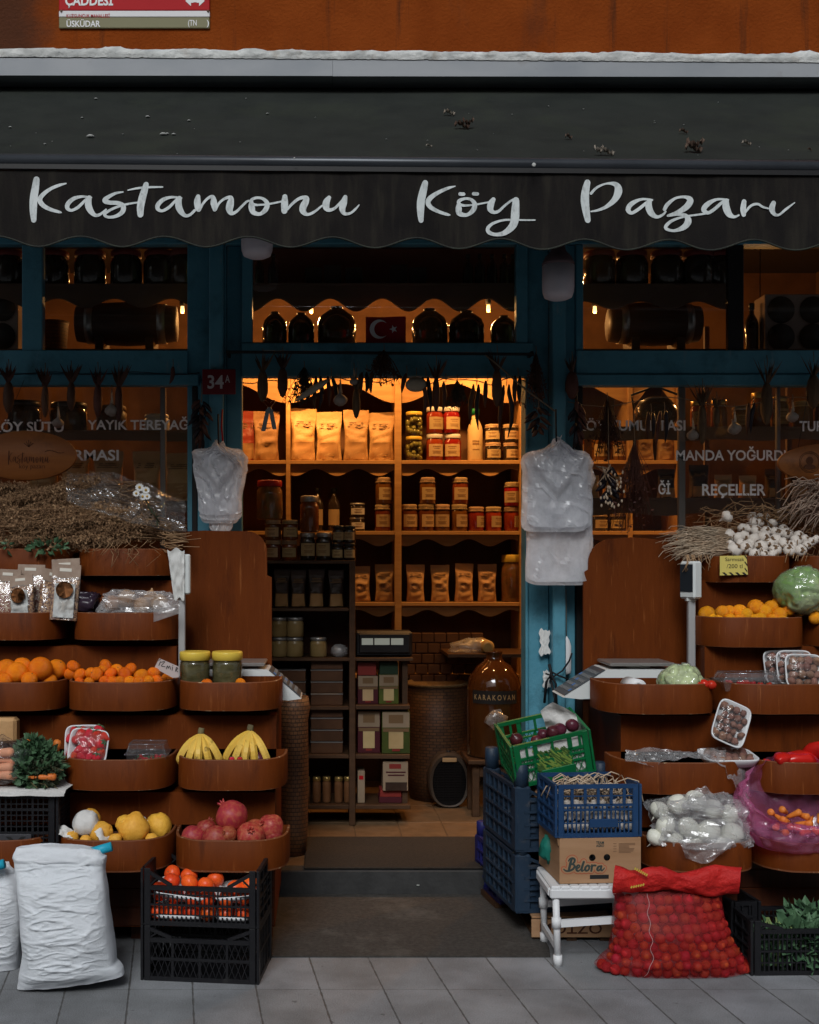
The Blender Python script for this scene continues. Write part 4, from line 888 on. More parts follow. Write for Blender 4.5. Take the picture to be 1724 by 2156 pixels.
def teabox(u0, u1, v0, v1, m, lab, zb=None, Y=YR + .05):
 return carton('tea_box', u0, u1, v0, v1, Y, .16, m, lab, 'box', 'tea boxes in the rack', [(.02, .98, .62, .99, mt['boxw'], 'band'), (.24, .76, .72, .92, mt['brownbox'], 'emblem'), (.24, .76, .12, .56, mt['label'], 'paper_label'), (.36, .64, .06, .11, mt['reddk'], 'seal'), (.04, .96, .52, .60, mt['brownbox'], 'stripe')], zb=zb)
yb_ = YR + .05
teabox(753, 796, 1425, 1485, mt['maroon'], 'maroon tea box on the upper right shelf of the rack', zr(1484.7)); teabox(797.5, 839, 1423, 1485, mt['boxg'], 'green tea box beside a maroon one on the upper right shelf of the rack', zr(1484.7))
teabox(753, 800, 1500, 1589, mt['maroon'], 'tall shaded tea box on the middle right shelf of the rack', zr(1588.7)); teabox(804, 863, 1500, 1589, mt['boxg'], 'tall sunlit green tea box at the right end of the middle shelf', zr(1588.7), YR + .03)
carton('dark_box', 753, 792, 1396, 1424, yb_, .12, mt['reddk'], 'dark red box stacked on the maroon tea box', zb=zr(1424)); carton('dark_box', 799, 838, 1396, 1422, yb_, .12, M2('dkgreen', (.012, .03, .014), .5), 'dark green box stacked on the green tea box', zb=zr(1422))
carton('slim_box', 753, 768, 1628, 1695, yb_, .14, mt['boxw'], 'slim white box standing at the left of the lowest right shelf', zb=zr(1694.7), face=[(.2, .8, .74, .86, mt['red'], 'red_mark')])
zb = zr(1694.7)
for k, (a, b, hgt, m, lab) in enumerate(((798, 846, 12, 'maroon', 'bottom maroon box of the small pile on the lowest right shelf'), (800, 845, 14, 'reddk', 'second dark red box of the small pile on the lowest right shelf'))):
 carton('flat_box', a, b, 0, hgt, yb_, .14, mt[m], lab, zb=zb); zb += hgt * px(yb_) + .001
carton('print_box', 806, 859, 0, 62, YR + .03, .16, mt['boxw'], 'white printed box standing on the small pile on the lowest right shelf', zb=zb, face=[(.25, .72, .76, .92, mt['reddk'], 'red_label'), (.12, .9, .62, .66, mt['maroon'], 'print'), (.2, .85, .52, .56, mt['maroon'], 'print'), (.1, .95, .02, .3, mt['choc'], 'picture')])
# till display on the rack
T = thing('till_display', 'black shop till display with three lit segments on the dark rack', 'till', (X(808, YR), YR + .05, zr(1384.7))); ss = px(YR)
q = MB(); q.bb(-60 * ss, 62 * ss, 0, .14, .0, 55 * ss, 0, .012); q.bb(-52 * ss, 56 * ss, -.012, .0, 8 * ss, 50 * ss, 0, .006); q.build('case', mt['black'], T)
mt['led'] = emit('pale display', (.45, .52, .48), .10)
for a, b in ((-46, -22), (-19, 13), (16, 42)):
 q = MB(); q.bb(a * ss, b * ss, -.0145, -.0125, 26 * ss, 40 * ss); q.build('display_window', mt['led'], T)
# baskets, heater, honey urn at the back
def weave_mat(name, c1, c2, su, sv):
 m = bpy.data.materials.new(name); m.use_nodes = True; nt = m.node_tree; b = nt.nodes['Principled BSDF']; b.inputs['Roughness'].default_value = .6
 tc = _n(nt, 'ShaderNodeTexCoord'); sp = _n(nt, 'ShaderNodeSeparateXYZ'); nt.links.new(tc.outputs['Object'], sp.inputs[0])
 at = _n(nt, 'ShaderNodeMath', operation='ARCTAN2'); nt.links.new(sp.outputs[1], at.inputs[0]); nt.links.new(sp.outputs[0], at.inputs[1])
 cb = _n(nt, 'ShaderNodeCombineXYZ'); nt.links.new(at.outputs[0], cb.inputs[0]); nt.links.new(sp.outputs[2], cb.inputs[1])
 mp = _n(nt, 'ShaderNodeMapping'); mp.inputs['Scale'].default_value = (su, sv, 1); nt.links.new(cb.outputs[0], mp.inputs[0])
 br = _n(nt, 'ShaderNodeTexBrick'); br.inputs['Color1'].default_value = (*c1, 1); br.inputs['Color2'].default_value = (*c2, 1); br.inputs['Mortar'].default_value = (c1[0] * .25, c1[1] * .25, c1[2] * .25, 1)
 br.inputs['Scale'].default_value = 1; br.inputs['Mortar Size'].default_value = .06; br.inputs['Brick Width'].default_value = 1; br.inputs['Row Height'].default_value = .5
 nt.links.new(mp.outputs[0], br.inputs['Vector']); nt.links.new(br.outputs['Color'], b.inputs['Base Color'])
 bp = _n(nt, 'ShaderNodeBump'); bp.inputs['Strength'].default_value = .8; bp.inputs['Distance'].default_value = .006; bp.invert = True
 nt.links.new(br.outputs['Fac'], bp.inputs['Height']); nt.links.new(bp.outputs[0], b.inputs['Normal']); return m
WV = weave_mat('woven cane', (.10, .042, .014), (.06, .024, .009), 4.5, 28)
bk = thing('woven_basket', 'large round woven basket with a rope rim at the back behind the heater', 'basket', (X(920, 1.55), 1.58, ZF)); r = 66 * px(1.55); hb = Z(1440, 1.55) - ZF
q = MB(); q.lathe([(r * .86, 0), (r * .95, hb * .2), (r * 1.0, hb * .6), (r * .98, hb), (r * .93, hb), (r * .93, hb * .8), (0, hb * .8)], 36); q.build('basket_wall', WV, bk)
q = MB(); q.lathe([(r * .98, hb - .012), (r * 1.05, hb), (r * .98, hb + .012), (r * .92, hb)], 36, wob=.01); q.build('rope_rim', M2('ropep', (.15, .095, .04), .9, (.20, .13, .06), 60, bump=1, bscale=90), bk)
bk = thing('barrel_basket', 'tall woven barrel basket beside the left stall just inside the doorway', 'basket', (X(618, .2), .22, ZF)); r = 31 * px(.2); hb = Z(1467, .2) - ZF
q = MB(); q.lathe([(r * .85, 0), (r * .95, hb * .15), (r * 1.02, hb * .5), (r * .98, hb * .85), (r * 1.12, hb * .93), (r * 1.0, hb), (0, hb - .01)], 32); q.build('basket_wall', weave_mat('brown cane', (.17, .07, .025), (.11, .045, .018), 3.5, 26), bk)
H = thing('fan_heater', 'small grey fan heater standing on the floor before the round basket', 'heater', (X(944, 1.32), 1.32, ZF)); s = px(1.32); M2('heat', (.045, .033, .024), .55, (.06, .044, .033), 4)
def hsec(th, k):
 return Vector((44 * s * k * (abs(cos(th)) ** .8) * (1 if cos(th) > 0 else -1) * (1 - .12 * max(0, sin(th))), 0, (58 + 57 * (abs(sin(th)) ** .85) * (1 if sin(th) > 0 else -1) * (k if sin(th) > 0 else 1 - .4 * (1 - k))) * s))
q = MB()
for (k0, y0, k1, y1) in ((.80, -.055, .92, -.06), (.92, -.06, 1, -.04), (1, -.04, 1, .05), (1, .05, .85, .07)):
 a = [hsec(2 * pi * t / 40, k0) + Vector((0, y0, 0)) for t in range(40)]; b = [hsec(2 * pi * t / 40, k1) + Vector((0, y1, 0)) for t in range(40)]
 q.add(a + b, [(t, (t + 1) % 40, 40 + (t + 1) % 40, 40 + t) for t in range(40)], True)
q.build('heater_body', mt['heat'], H)
q = MB(); q.add([hsec(2 * pi * t / 40, .80) + Vector((0, -.045, 0)) for t in range(40)], [tuple(range(40))])
for i in range(15):
 z = (18 + i * 5.3) * s; wd = 36 * s * sqrt(max(.05, 1 - ((z / s - 52) / 62) ** 2)); q.bar((-wd, -.05, z), (wd, -.05, z), .003, .0022)
for x in (-24, -12, 0, 12, 24): q.bar((x * s, -.053, 14 * s), (x * s, -.053, 92 * s), .003, .003)
q.build('grille', M2('grl', (.009, .008, .008), .7, spec=.05), H)
q = MB(); q.box((0, -.058, 101 * s), (30 * s, .006, 9 * s), None, 0, .003); q.build('badge', mt['label'], H); q = MB(); q.lathe([(.014, 0), (.012, .01), (0, .011)], 12, (0, 0, 114 * s)); q.build('knob', mt['black'], H)
D = thing('honey_urn', 'big glass honey urn with a black name strip at the right inside the door', 'urn', (X(1040, 1.15), 1.15, ZF)); s = px(1.15); zf = lambda v: Z(v, 1.15) - ZF
mt['urn'] = M('honey filled glass', (.055, .019, .005), .08, (.08, .027, .007), 3, coat=.8)
q = MB(); q.lathe([(54 * s, zf(1590)), (57 * s, zf(1585)), (57 * s, zf(1450)), (52 * s, zf(1425)), (36 * s, zf(1402)), (22 * s, zf(1392)), (17 * s, zf(1385)), (17 * s, zf(1374)), (19 * s, zf(1372)), (0, zf(1372))], 36); q.build('urn_body', mt['urn'], D)
def band(v0, v1, a0, a1, rr, m, nm, txt=None):
 q = MB(); q.grid(lambda i, j: Vector((rr * sin(a0 + (a1 - a0) * i), -rr * cos(a0 + (a1 - a0) * i), zf(v1) + (zf(v0) - zf(v1)) * j)), 20, 2); o = q.build(nm, m, D); return o
bo = band(1449, 1476, -1.0, .78, 58 * s, mt['ink'], 'name_strip')
q = MB(); text(q, 'K A R A K O V A N', -.9, .66, zf(1468), zf(1457), 0, .01)
q.v = [Vector((58.6 * s * sin(p.x), -58.6 * s * cos(p.x), p.z)) for p in q.v]; q.build('lettering', mt['label'], bo)
q = MB(); q.ball((-.01, -58 * s, zf(1507)), (.055, .02, .052), 14, nz=.5, nsc=2.2); q.build('wrapped_tap', mt['clearbag'], D)
for x in (-44, 44):
 q = MB(); q.bb(x * s - .02, x * s + .02, -.12, -.08, 0, zf(1600), 0, .003); q.build('stand_leg', mt['walnut'], D)
 q = MB(); q.bb(x * s - .02, x * s + .02, .08, .12, 0, zf(1600), 0, .003); q.build('stand_leg', mt['walnut'], D)
q = MB(); q.bb(-62 * s, 62 * s, -.16, .16, zf(1600), zf(1590.5), 0, .004); q.bb(-52 * s, 52 * s, -.115, -.095, zf(1628), zf(1606), 0, .003); q.build('stand_top', mt['walnut'], D)
mt['tap'] = M('pale ring end', (.42, .28, .10), .4)
R_ = thing('paper_roll', 'wrapping roll end with a dark hole lying above the honey urn', 'roll', (X(1028, 1.3), 1.3, Z(1362, 1.3))); q = MB(); Mx = Matrix.Rotation(pi / 2, 3, 'X')
q.lathe([(.016, .0), (.032, .0), (.036, -.01), (.036, -.3), (.016, -.3)], 20, mat=Mx); q.build('roll', mt['tap'], R_); q = MB(); q.lathe([(0, -.01), (.0165, -.01)], 16, mat=Mx); q.build('core', mt['ink'], R_)
hsf = thing('back_shelf', 'dark shelf with wrapping rolls above the honey urn', 'shelf', (X(1030, 1.3), 1.3, 0)); q = MB(); q.bb(-.24, .26, -.05, .4, Z(1376, 1.3) - .018, Z(1376, 1.3)); q.build('shelf_board', mt['walnut'], hsf)
q = MB(); q.ball((-.06, .0, Z(1365, 1.3)), (.12, .08, .05), 16, nz=.6, nsc=2); o = q.build('clear_wrap', mt['clearbag']); o.location = (X(1020, 1.3), 1.42, 0); tag(o, 'crumpled clear wrap around the roll above the honey urn', 'wrap')
WVd = M('dark brick wall', (.05, .026, .016), .9);
bkw = MB()
for j in range(5):
 for i in range(6):
  x0 = X(862 + i * 26 - (13 if j % 2 else 0), 1.72); bkw.bb(x0, x0 + 24 * px(1.72), 1.70, 1.74, Z(1440 - j * 22, 1.72), Z(1420.5 - j * 22, 1.72), 0, .003)
o = bkw.build('log_stack', M('log wall', (.075, .035, .018), .85, (.11, .055, .03), 8), origin=(X(920, 1.72), 1.72, Z(1440, 1.72))); tag(o, 'dark stack of split logs behind the round basket', 'logs')
# shelves standing against the windows
M2('dimwood', (.10, .055, .035), .7, (.13, .075, .05), 4)
def wshelf(name, lab, u0, u1, v0, v1, vl, vh, Y, lamb, ph, dep=.22, sup=None):
 o = thing(name, lab, 'shelf', (X((u0 + u1) / 2, Y), Y, Z(v1, Y))); off = o.location.copy()
 q = MB(); q.bb(X(u0, Y), X(u1, Y), Y, Y + dep, Z(v0 + 5, Y), Z(v0, Y)); b = q.build('shelf_board', mt['dimwood'], o); b.location = -off
 q = MB(); wavy(q, u0, u1, v0 + 5.2, vl, vh, Y + .004, lamb, ph, .014); b = q.build('scalloped_trim', mt['dimwood'], o); b.location = -off
 return o
YW = .16
wshelf('window_shelf', 'brown scalloped shelf crossing the left upper window', -400, 396, 597, 625, 628, 648, YW, 120, 60)
ws = wshelf('window_shelf', 'brown scalloped shelf crossing the window over the door', 500, 1112, 596, 622, 628, 655, YW, 110, 530); q = MB(); q.bb(X(500, YW), X(1112, YW), YW + .221, YW + .235, Z(600, YW), Z(480, YW)); b = q.build('added_screen', mt['dimwood'], ws); b.location = -ws.location  # board added to hide the lit wall and keep the upper half dark
wshelf('window_shelf', 'brown scalloped shelf crossing the right upper window', 1210, 1534, 597, 625, 634, 650, YW, 120, 1290)
wshelf('window_shelf', 'grey brown shelf crossing the left lower window', -400, 410, 906, 926, 926.5, 929, .3, 400, 0, .28)
wshelf('window_shelf', 'grey brown scalloped shelf across the right lower window', 1216, 2100, 898, 920, 924, 928, .3, 150, 1300, .28)
wshelf('window_shelf', 'lower grey shelf behind the right window lettering', 1216, 2100, 1048, 1075, 1080, 1086, .3, 160, 1400, .28)
wshelf('window_shelf', 'lower dark shelf behind the left window lettering', -400, 410, 1054, 1075, 1075.5, 1078, .3, 400, 0, .28)
zt_ = Z(596.5, YW); yy = YW + .1
for side, us, nm in ((0, (113, 190, 267, 335, 388, 20), 'left'), (1, (1262, 1330, 1402, 1470, 1515), 'right')):
 for i, u in enumerate(us):
  jar('dkj', u - 34, u + 34, [76 * px(yy)], zt_, 'dark jar with a red lid, %s on the %s upper window shelf' % (ORD[sorted(us).index(u)], nm), 'darkjar', 'reddk', label=False, grp='dark jars on the upper window shelves', Y=yy, name='dark_jar')
for i, u in enumerate((660, 700, 745, 840, 880)): carton('dark_carton', u - 18, u + 18, 0, 40 + (i % 2) * 6, YW + .06, .08, mt['choc'], 'dark carton, %s on the shelf over the door' % ordn(i, 5), 'box', 'dark cartons over the door', zb=zt_)
for i, u in enumerate((545, 575, 985, 1010, 1036, 1062, 1080)): inst('dkb', lambda: bottle_root(11 * px(yy), 72 * px(yy), mt['darkjar'], mt['blacklid']), 'dark_bottle', 'dark bottle, %s of seven on the shelf over the door' % ordn(i, 7), 'bottle', (X(u, yy), yy, zt_), (0, 0, 0), 'dark bottles over the door')
zq = Z(724, YW); q = MB(); q.bb(X(470, YW), X(1150, YW), .12, .38, zq - .03, zq); sh = q.build('ledge_shelf', mt['dimwood'], origin=(0, .2, zq)); tag(sh, 'dark ledge behind the window over the door carrying big dark jars', 'shelf')
for i, (u, w_, h) in enumerate(((578, 52, 74), (634, 56, 72), (709, 82, 84), (905, 76, 80), (983, 76, 76), (1062, 58, 66))):
 R = thing('dark_demijohn', 'big dark demijohn, %s on the ledge over the door' % ordn(i, 6), 'demijohn', (X(u, yy), yy + .02, zq), 0, 'big dark demijohns over the door'); r = w_ / 2 * px(yy); hh = h * px(yy)
 q = MB(); q.lathe([(r * .9, 0), (r, .01), (r, hh * .62), (r * .85, hh * .8), (r * .5, hh * .93), (r * .3, hh), (0, hh)], 24); q.build('jar_body', mt['darkjar'], R); q = MB(); q.lathe([(r * .32, hh * .97), (r * .32, hh * 1.04), (0, hh * 1.05)], 14); q.build('cap', mt['blacklid'], R)
zl = Z(741, YW);
for u0, u1, lab in ((-400, 440, 'dark ledge behind the left upper window carrying a barrel'), (1186, 2100, 'dark ledge behind the right upper window carrying a barrel')):
 q = MB(); q.bb(X(u0, YW), X(u1, YW), .08, .42, zl - .03, zl); o = q.build('ledge_shelf', mt['dimwood'], origin=(X((u0 + u1) / 2, YW), .2, zl)); tag(o, lab, 'shelf')
for u0, u1, lab in ((163, 372, 'dark wooden barrel with steel bands behind the left upper window'), (1282, 1470, 'dark wooden barrel with steel bands behind the right upper window')):
 yb = YW + .12; R = thing('wooden_barrel', lab, 'barrel', (X((u0 + u1) / 2, yb), yb, zl + .0), 0, 'small barrels behind the upper windows'); L = (u1 - u0) * px(yb); r = 46 * px(yb); Mx = Matrix.Rotation(pi / 2, 3, 'Y'); zc = r + .05
 q = MB(); q.lathe([(0, -L / 2), (r * .8, -L / 2), (r * .94, -L / 4), (r, 0), (r * .94, L / 4), (r * .8, L / 2), (0, L / 2)], 28, (0, 0, zc), mat=Mx); q.build('barrel_body', M2('barrelw', (.05, .022, .012), .5, (.075, .032, .018), 6, stretch=(1, 8, 8)), R)
 for t in (-.36, .36):
  rr = r * (.88); q = MB(); q.lathe([(rr, (t - .04) * L), (rr * 1.03, (t - .04) * L), (rr * 1.03, (t + .04) * L), (rr, (t + .04) * L)], 28, (0, 0, zc), mat=Mx); q.build('steel_band', mt['silver'], R)
 for t in (-.25, .25):
  q = MB(); q.bb(t * L - .02, t * L + .02, -r * .8, r * .8, 0, zc - r * .72, 0, .003); q.build('cradle', mt['barrelw'], R)
for u0, u1, v0, v1, lab in ((1610, 1745, 615, 739, 'pale rack with four round dark holes behind the right upper window'), (-95, 38, 608, 738, 'pale rack with round dark holes at the left edge of the upper window')):
 yb = YW + .03; R = thing('bottle_rack', lab, 'rack', (X((u0 + u1) / 2, yb), yb, zl), 0, 'pale racks behind the upper windows'); wd = (u1 - u0) * px(yb) / 2; hh = (v1 - v0) * px(yb)
 q = MB(); q.bb(-wd, wd, 0, .14, 0, hh, 0, .003); q.build('panel', M2('rackp', (.24, .17, .14), .8), R)
 for a in (-.5, .5):
  for b in (.27, .73):
   q = MB(); q.lathe([(0, .0), (wd * .40, .0), (wd * .42, -.003), (wd * .42, .004)], 24, (a * wd, -.002, b * hh), mat=Matrix.Rotation(pi / 2, 3, 'X')); q.build('round_hole', mt['ink'], R)
inst('dkb2', lambda: bottle_root(14 * px(yy), 110 * px(yy), mt['darkjar'], mt['blacklid'], mt['choc']), 'dark_bottle', 'tall dark bottle between the black bar and the pale rack', 'bottle', (X(1582, yy), yy, zl))
bk = thing('wicker_basket', 'warm lit wicker basket left of the barrel in the left upper window', 'basket', (X(112, .5), .52, zl)); q = MB(); r = 30 * px(.5); q.lathe([(r * .8, 0), (r, .2), (r * 1.05, .215), (r * .95, .2), (0, .18)], 28); q.build('basket_wall', WV, bk)
o = thing('support_shelf', 'dark board deep behind the left upper window under the wicker basket', 'shelf', (X(112, .5), .52, zl)); q = MB(); q.bb(-.25, .25, -.09, .2, -.03, -.001); q.build('shelf_board', mt['dimwood'], o)
# goods behind the lower windows
zs = Z(905.7, .3); yw = .42
for i, (u, w_, h) in enumerate(((145, 80, 62), (52, 70, 66), (235, 64, 56), (330, 54, 38), (-40, 60, 60))):
 jar('lw%d' % i, u - w_ / 2, u + w_ / 2, [h * px(yw)], zs, ['large dark jar on the left lower window shelf above the letters SÜTÜ', 'dark jar at the left end of the left lower window shelf', 'brown jar in the middle of the left lower window shelf', 'pale tub at the right of the left lower window shelf', 'dark jar cut by the left picture edge on the lower window shelf'][i], ['darkjar', 'darkjar', 'choc', 'whitelid', 'darkjar'][i], ['blacklid', 'blacklid', 'brownbox', 'whitelid', 'blacklid'][i], label=False, Y=yw, name='window_jar')
zs = Z(1053.7, .3)
for i, (a, b) in enumerate(((60, 125), (128, 190), (192, 266), (270, 350), (354, 404))): bag('lwb%d' % (i % 2), a, b, 945, zs, 'large brown paper bag, %s behind the left window lettering' % ordn(i, 5), Y=.42, grp='paper bags behind the left window', seed=20 + i % 2, window=None, dep=.12, hs=108 * px(.42))
zs = Z(897.7, .3)
K = thing('copper_kettle', 'big dark round kettle on the right window shelf', 'kettle', (X(1380, .46), .46, zs)); r = 46 * px(.46)
q = MB(); q.lathe([(r * .7, 0), (r, r * .5), (r * .98, r * .9), (r * .7, r * 1.35), (r * .3, r * 1.5), (0, r * 1.52)], 28); q.build('kettle_body', M2('kettle', (.03, .022, .018), .2, metal=.6), K); q = MB(); q.tube([(-r, 0, r * 1.0), (-r * 1.1, 0, r * 1.6), (0, 0, r * 2.0), (r * 1.1, 0, r * 1.6), (r, 0, r * 1.0)], .006, 6); q.build('handle', mt['bstring'], K)
for i, (u, w_, h, b, l) in enumerate(((1470, 34, 60, 'redsauce', 'goldlid'), (1512, 34, 62, 'honey', 'goldlid'), (1560, 40, 48, 'honey', 'silver'), (1600, 40, 78, 'honey', 'goldlid'), (1642, 38, 70, 'pickle', 'goldlid'), (1690, 42, 60, 'honey', 'cloth'), (1735, 42, 60, 'honey', 'cloth'))):
 jar('rw%d' % i, u - w_ / 2, u + w_ / 2, [h * px(.46)], zs, 'amber jar, %s of seven right of the kettle on the right window shelf' % ordn(i, 7), b, l, 'cloth' if l == 'cloth' else 'screw', label=i % 2 == 0, Y=.46, grp='amber jars on the right window shelf', name='window_jar')
zs = Z(1047.7, .3)
for i, (a, b, h, m) in enumerate(((1225, 1262, 52, 'kraft'), (1268, 1305, 50, 'kraft'), (1384, 1420, 56, 'choc'), (1450, 1492, 70, 'choc'), (1500, 1545, 74, 'kraft'), (1550, 1598, 72, 'kraft'), (1604, 1650, 72, 'choc'), (1655, 1700, 70, 'kraft'))):
 bag('rwb%d' % (i % 4), a, b, 945, zs, 'packet, %s of eight on the lower shelf behind the right window' % ordn(i, 8), m, None, 'packets behind the right window', .42, .09, 0, 30 + i % 4, hs=(52, 50, 62, 72)[i % 4] * px(.42))
for i in range(3):
 o = inst('post', lambda: MB().bb(-.012, .012, -.012, .012, 0, 2.6).build('shelf_post', mt['dimwood']), 'shelf_post', 'thin wooden shelf post, %s behind the right window' % ordn(i, 3), 'post', (X((1487, 1660, 1790)[i], .6), .6, ZF), (0, 0, 0), 'shelf posts behind the right window')
# market stalls
TRAYS = []
def inside(row, x, r):
 """nearest a round thing of radius r may come to the curved tray front"""
 for rw, cx, wd, Y in TRAYS:
  if rw == row and abs(x - cx) < wd: k = min(.985, (abs(x - cx) + r * .8) / (wd - .008)); return Y + TD - TD * (1 - k ** 3.4) ** (1 / 3.4) + .008 + r * (1.0 if k < .8 else .8)
 return -9
ROWD = {1: 5.02, 2: 4.84, 3: 4.66, 4: 4.50, 5: 4.36}; TD = .27
def tray(stall, so, u0, u1, v0, v1, row, lab=None):
 Y = ROWD[row] - DF; x0, x1 = X(u0, Y + .10), X(u1, Y + .10); zt_, zb = Z(v0, Y), Z(v1, Y)
 wd = (x1 - x0) / 2; cx = (x0 + x1) / 2; n = 40
 def ol(th, k, inset):
  c, s_ = cos(th), sin(th); e = 2 / 3.4
  return Vector((cx - (wd - inset) * (abs(c) ** e) * (1 if c > 0 else -1), Y + TD - (TD - inset) * (abs(s_) ** e), k))
 A = [pi * i / n for i in range(n + 1)]; TRAYS.append((row, cx, wd, Y))
 q = MB()
 def ring(zz, ins): return [ol(a, zz + .0015 * noise.noise(Vector((cos(a) * 4, u0, 0))), ins) for a in A]
 R_ = [ring(zb, .0), ring(zb + (.006 if row == 5 else .001), .0), ring(zt_ - .003, .0), ring(zt_, .003), ring(zt_, .008), ring(zt_ - .003, .011), ring(zb + .012, .011)]
 vs = [p for r in R_ for p in r]; m = n + 1
 fs = [];
 for k in range(len(R_) - 1):
  for i in range(n): fs.append((k * m + i, k * m + i + 1, (k + 1) * m + i + 1, (k + 1) * m + i))
 nb = len(fs); q.add(vs, fs, True)
 for i in range(nb):
  if n * 2 <= i < n * 5 or i < n: q.m[i] = 1
 q.add(ring(zb + .001, .001), [tuple(range(m))]); q.add(ring(zb + (zt_ - zb) * .45, .010), [tuple(range(m))[::-1]])
 q.add([ol(0, zb, .0), ol(pi, zb, 0), ol(pi, zt_, 0), ol(0, zt_, 0)], [(0, 1, 2, 3)])
 o = q.build('tray', [mt['wood'], mt['woodedge']], stall); o.location = -so
 if lab: o['label'] = lab
 return o
def profile(stall, so, name, pts, x0, x1, m):
 q = MB(); q.poly([(x0, y, z) for y, z in pts], (x1 - x0, 0, 0)); o = q.build(name, m, stall); o.location = -so; return o
def board(stall, so, name, pts, Y, m, th=.018):
 q = MB(); q.poly([P(u, v, Y) for u, v in pts], (0, th, 0)); o = q.build(name, m, stall); o.location = -so; return o
LOW = [(-.05, .07), (-.77, .07), (-.77, .60), (-.63, .60), (-.63, .885), (-.47, .885), (-.47, .93), (-.05, .93)]
UP = [(-.05, .932), (-.29, .932), (-.29, 1.43), (-.12, 1.43), (-.12, 1.50), (-.05, 1.50)]
UPM = [(-.292, .932), (-.47, .932), (-.47, 1.155), (-.292, 1.155)]
def arc(cx, cy, r, a0, a1, n=8): return [(cx + r * cos(radians(a0 + (a1 - a0) * i / n)), cy - r * sin(radians(a0 + (a1 - a0) * i / n))) for i in range(n + 1)]
TR = []
# left stall
SL = thing('market_stall', 'stained wooden stall with stepped curved trays left of the door', 'stall', (-1.35, -.5, 0)); sl_ = SL.location.copy()
profile(SL, sl_, 'stall_base', LOW, -2.5, X(580, -.70), mt['wood']); profile(SL, sl_, 'stall_back', UP, -2.5, X(376, -.3), mt['wood']); profile(SL, sl_, 'stall_step', UPM, -2.5, X(376, -.4), mt['wood'])
board(SL, sl_, 'back_panel', [(374, 1474), (374, 1120)] + [(430, 1117), (470, 1118)] + arc(518, 1162, 44, 90, 0) + [(562, 1211), (572, 1216), (572, 1476)], -.20, mt['wood'])
for a in ((-70, 131, 1290, 1348, 2), (150, 377, 1290, 1348, 2), (-70, 137 - 3, 1437, 1497, 3), (139, 367, 1437, 1497, 3), (373, 592, 1437, 1497, 3), (130, 364, 1600, 1665, 4), (370, 603, 1600, 1665, 4), (-110, 126, 1600, 1665, 4), (118, 361, 1770, 1837, 5), (365, 608, 1770, 1837, 5), (-130, 112, 1770, 1837, 5), (160, 371, 1155, 1212, 1), (-65, 155, 1155, 1212, 1)):
 tray(SL, sl_, *a)
q = MB()
for k in range(5): q.bb(-2.5, X(578, -.7), -.775, -.7705, .075 + k * .075, .075 + k * .075 + .071, 0, .002)
o = q.build('base_planks', mt['wooddark'], SL); o.location = -sl_
for u in (20, 300, 560):
 for ya in (-.70, -.2): q = MB(); q.bb(X(u, -.6) - .03, X(u, -.6) + .03, ya, ya + .06, 0, .069); o = q.build('foot', mt['wooddark'], SL); o.location = -sl_
# right stall
SR = thing('market_stall', 'stained wooden stall with stepped curved trays right of the door', 'stall', (1.2, -.5, 0)); sr_ = SR.location.copy()
profile(SR, sr_, 'stall_base', LOW, X(1303, -.6), 2.6, mt['wood']); profile(SR, sr_, 'stall_back', UP, X(1472, -.3), 2.6, mt['wood']); profile(SR, sr_, 'stall_step', UPM, X(1472, -.4), 2.6, mt['wood'])
board(SR, sr_, 'back_panel', [(1228, 1476), (1228, 1205), (1238, 1199)] + arc(1290, 1186, 52, 180, 90)[0:9] + [(1330, 1131), (1420, 1138), (1474, 1150), (1474, 1476)], -.20, mt['wood'])
for a in ((1475, 1667, 1170, 1226, 1), (1671, 1870, 1170, 1226, 1), (1474, 1696, 1300, 1363, 2), (1700, 1930, 1300, 1363, 2), (1262, 1508, 1441, 1504, 3), (1511, 1765, 1441, 1504, 3), (1294, 1571, 1606, 1673, 4), (1575, 1850, 1606, 1673, 4), (1356, 1590, 1776, 1838, 5), (1594, 1840, 1776, 1838, 5)):
 tray(SR, sr_, *a)
q = MB()
for k in range(5): q.bb(X(1306, -.6), 2.6, -.775, -.7705, .075 + k * .075, .075 + k * .075 + .071, 0, .002)
o = q.build('base_planks', mt['wooddark'], SR); o.location = -sr_
for u in (1340, 1500, 1690):
 for ya in (-.70, -.2): q = MB(); q.bb(X(u, -.6) - .03, X(u, -.6) + .03, ya, ya + .06, 0, .069); o = q.build('foot', mt['wooddark'], SR); o.location = -sr_
def ty(row): return ROWD[row] - DF
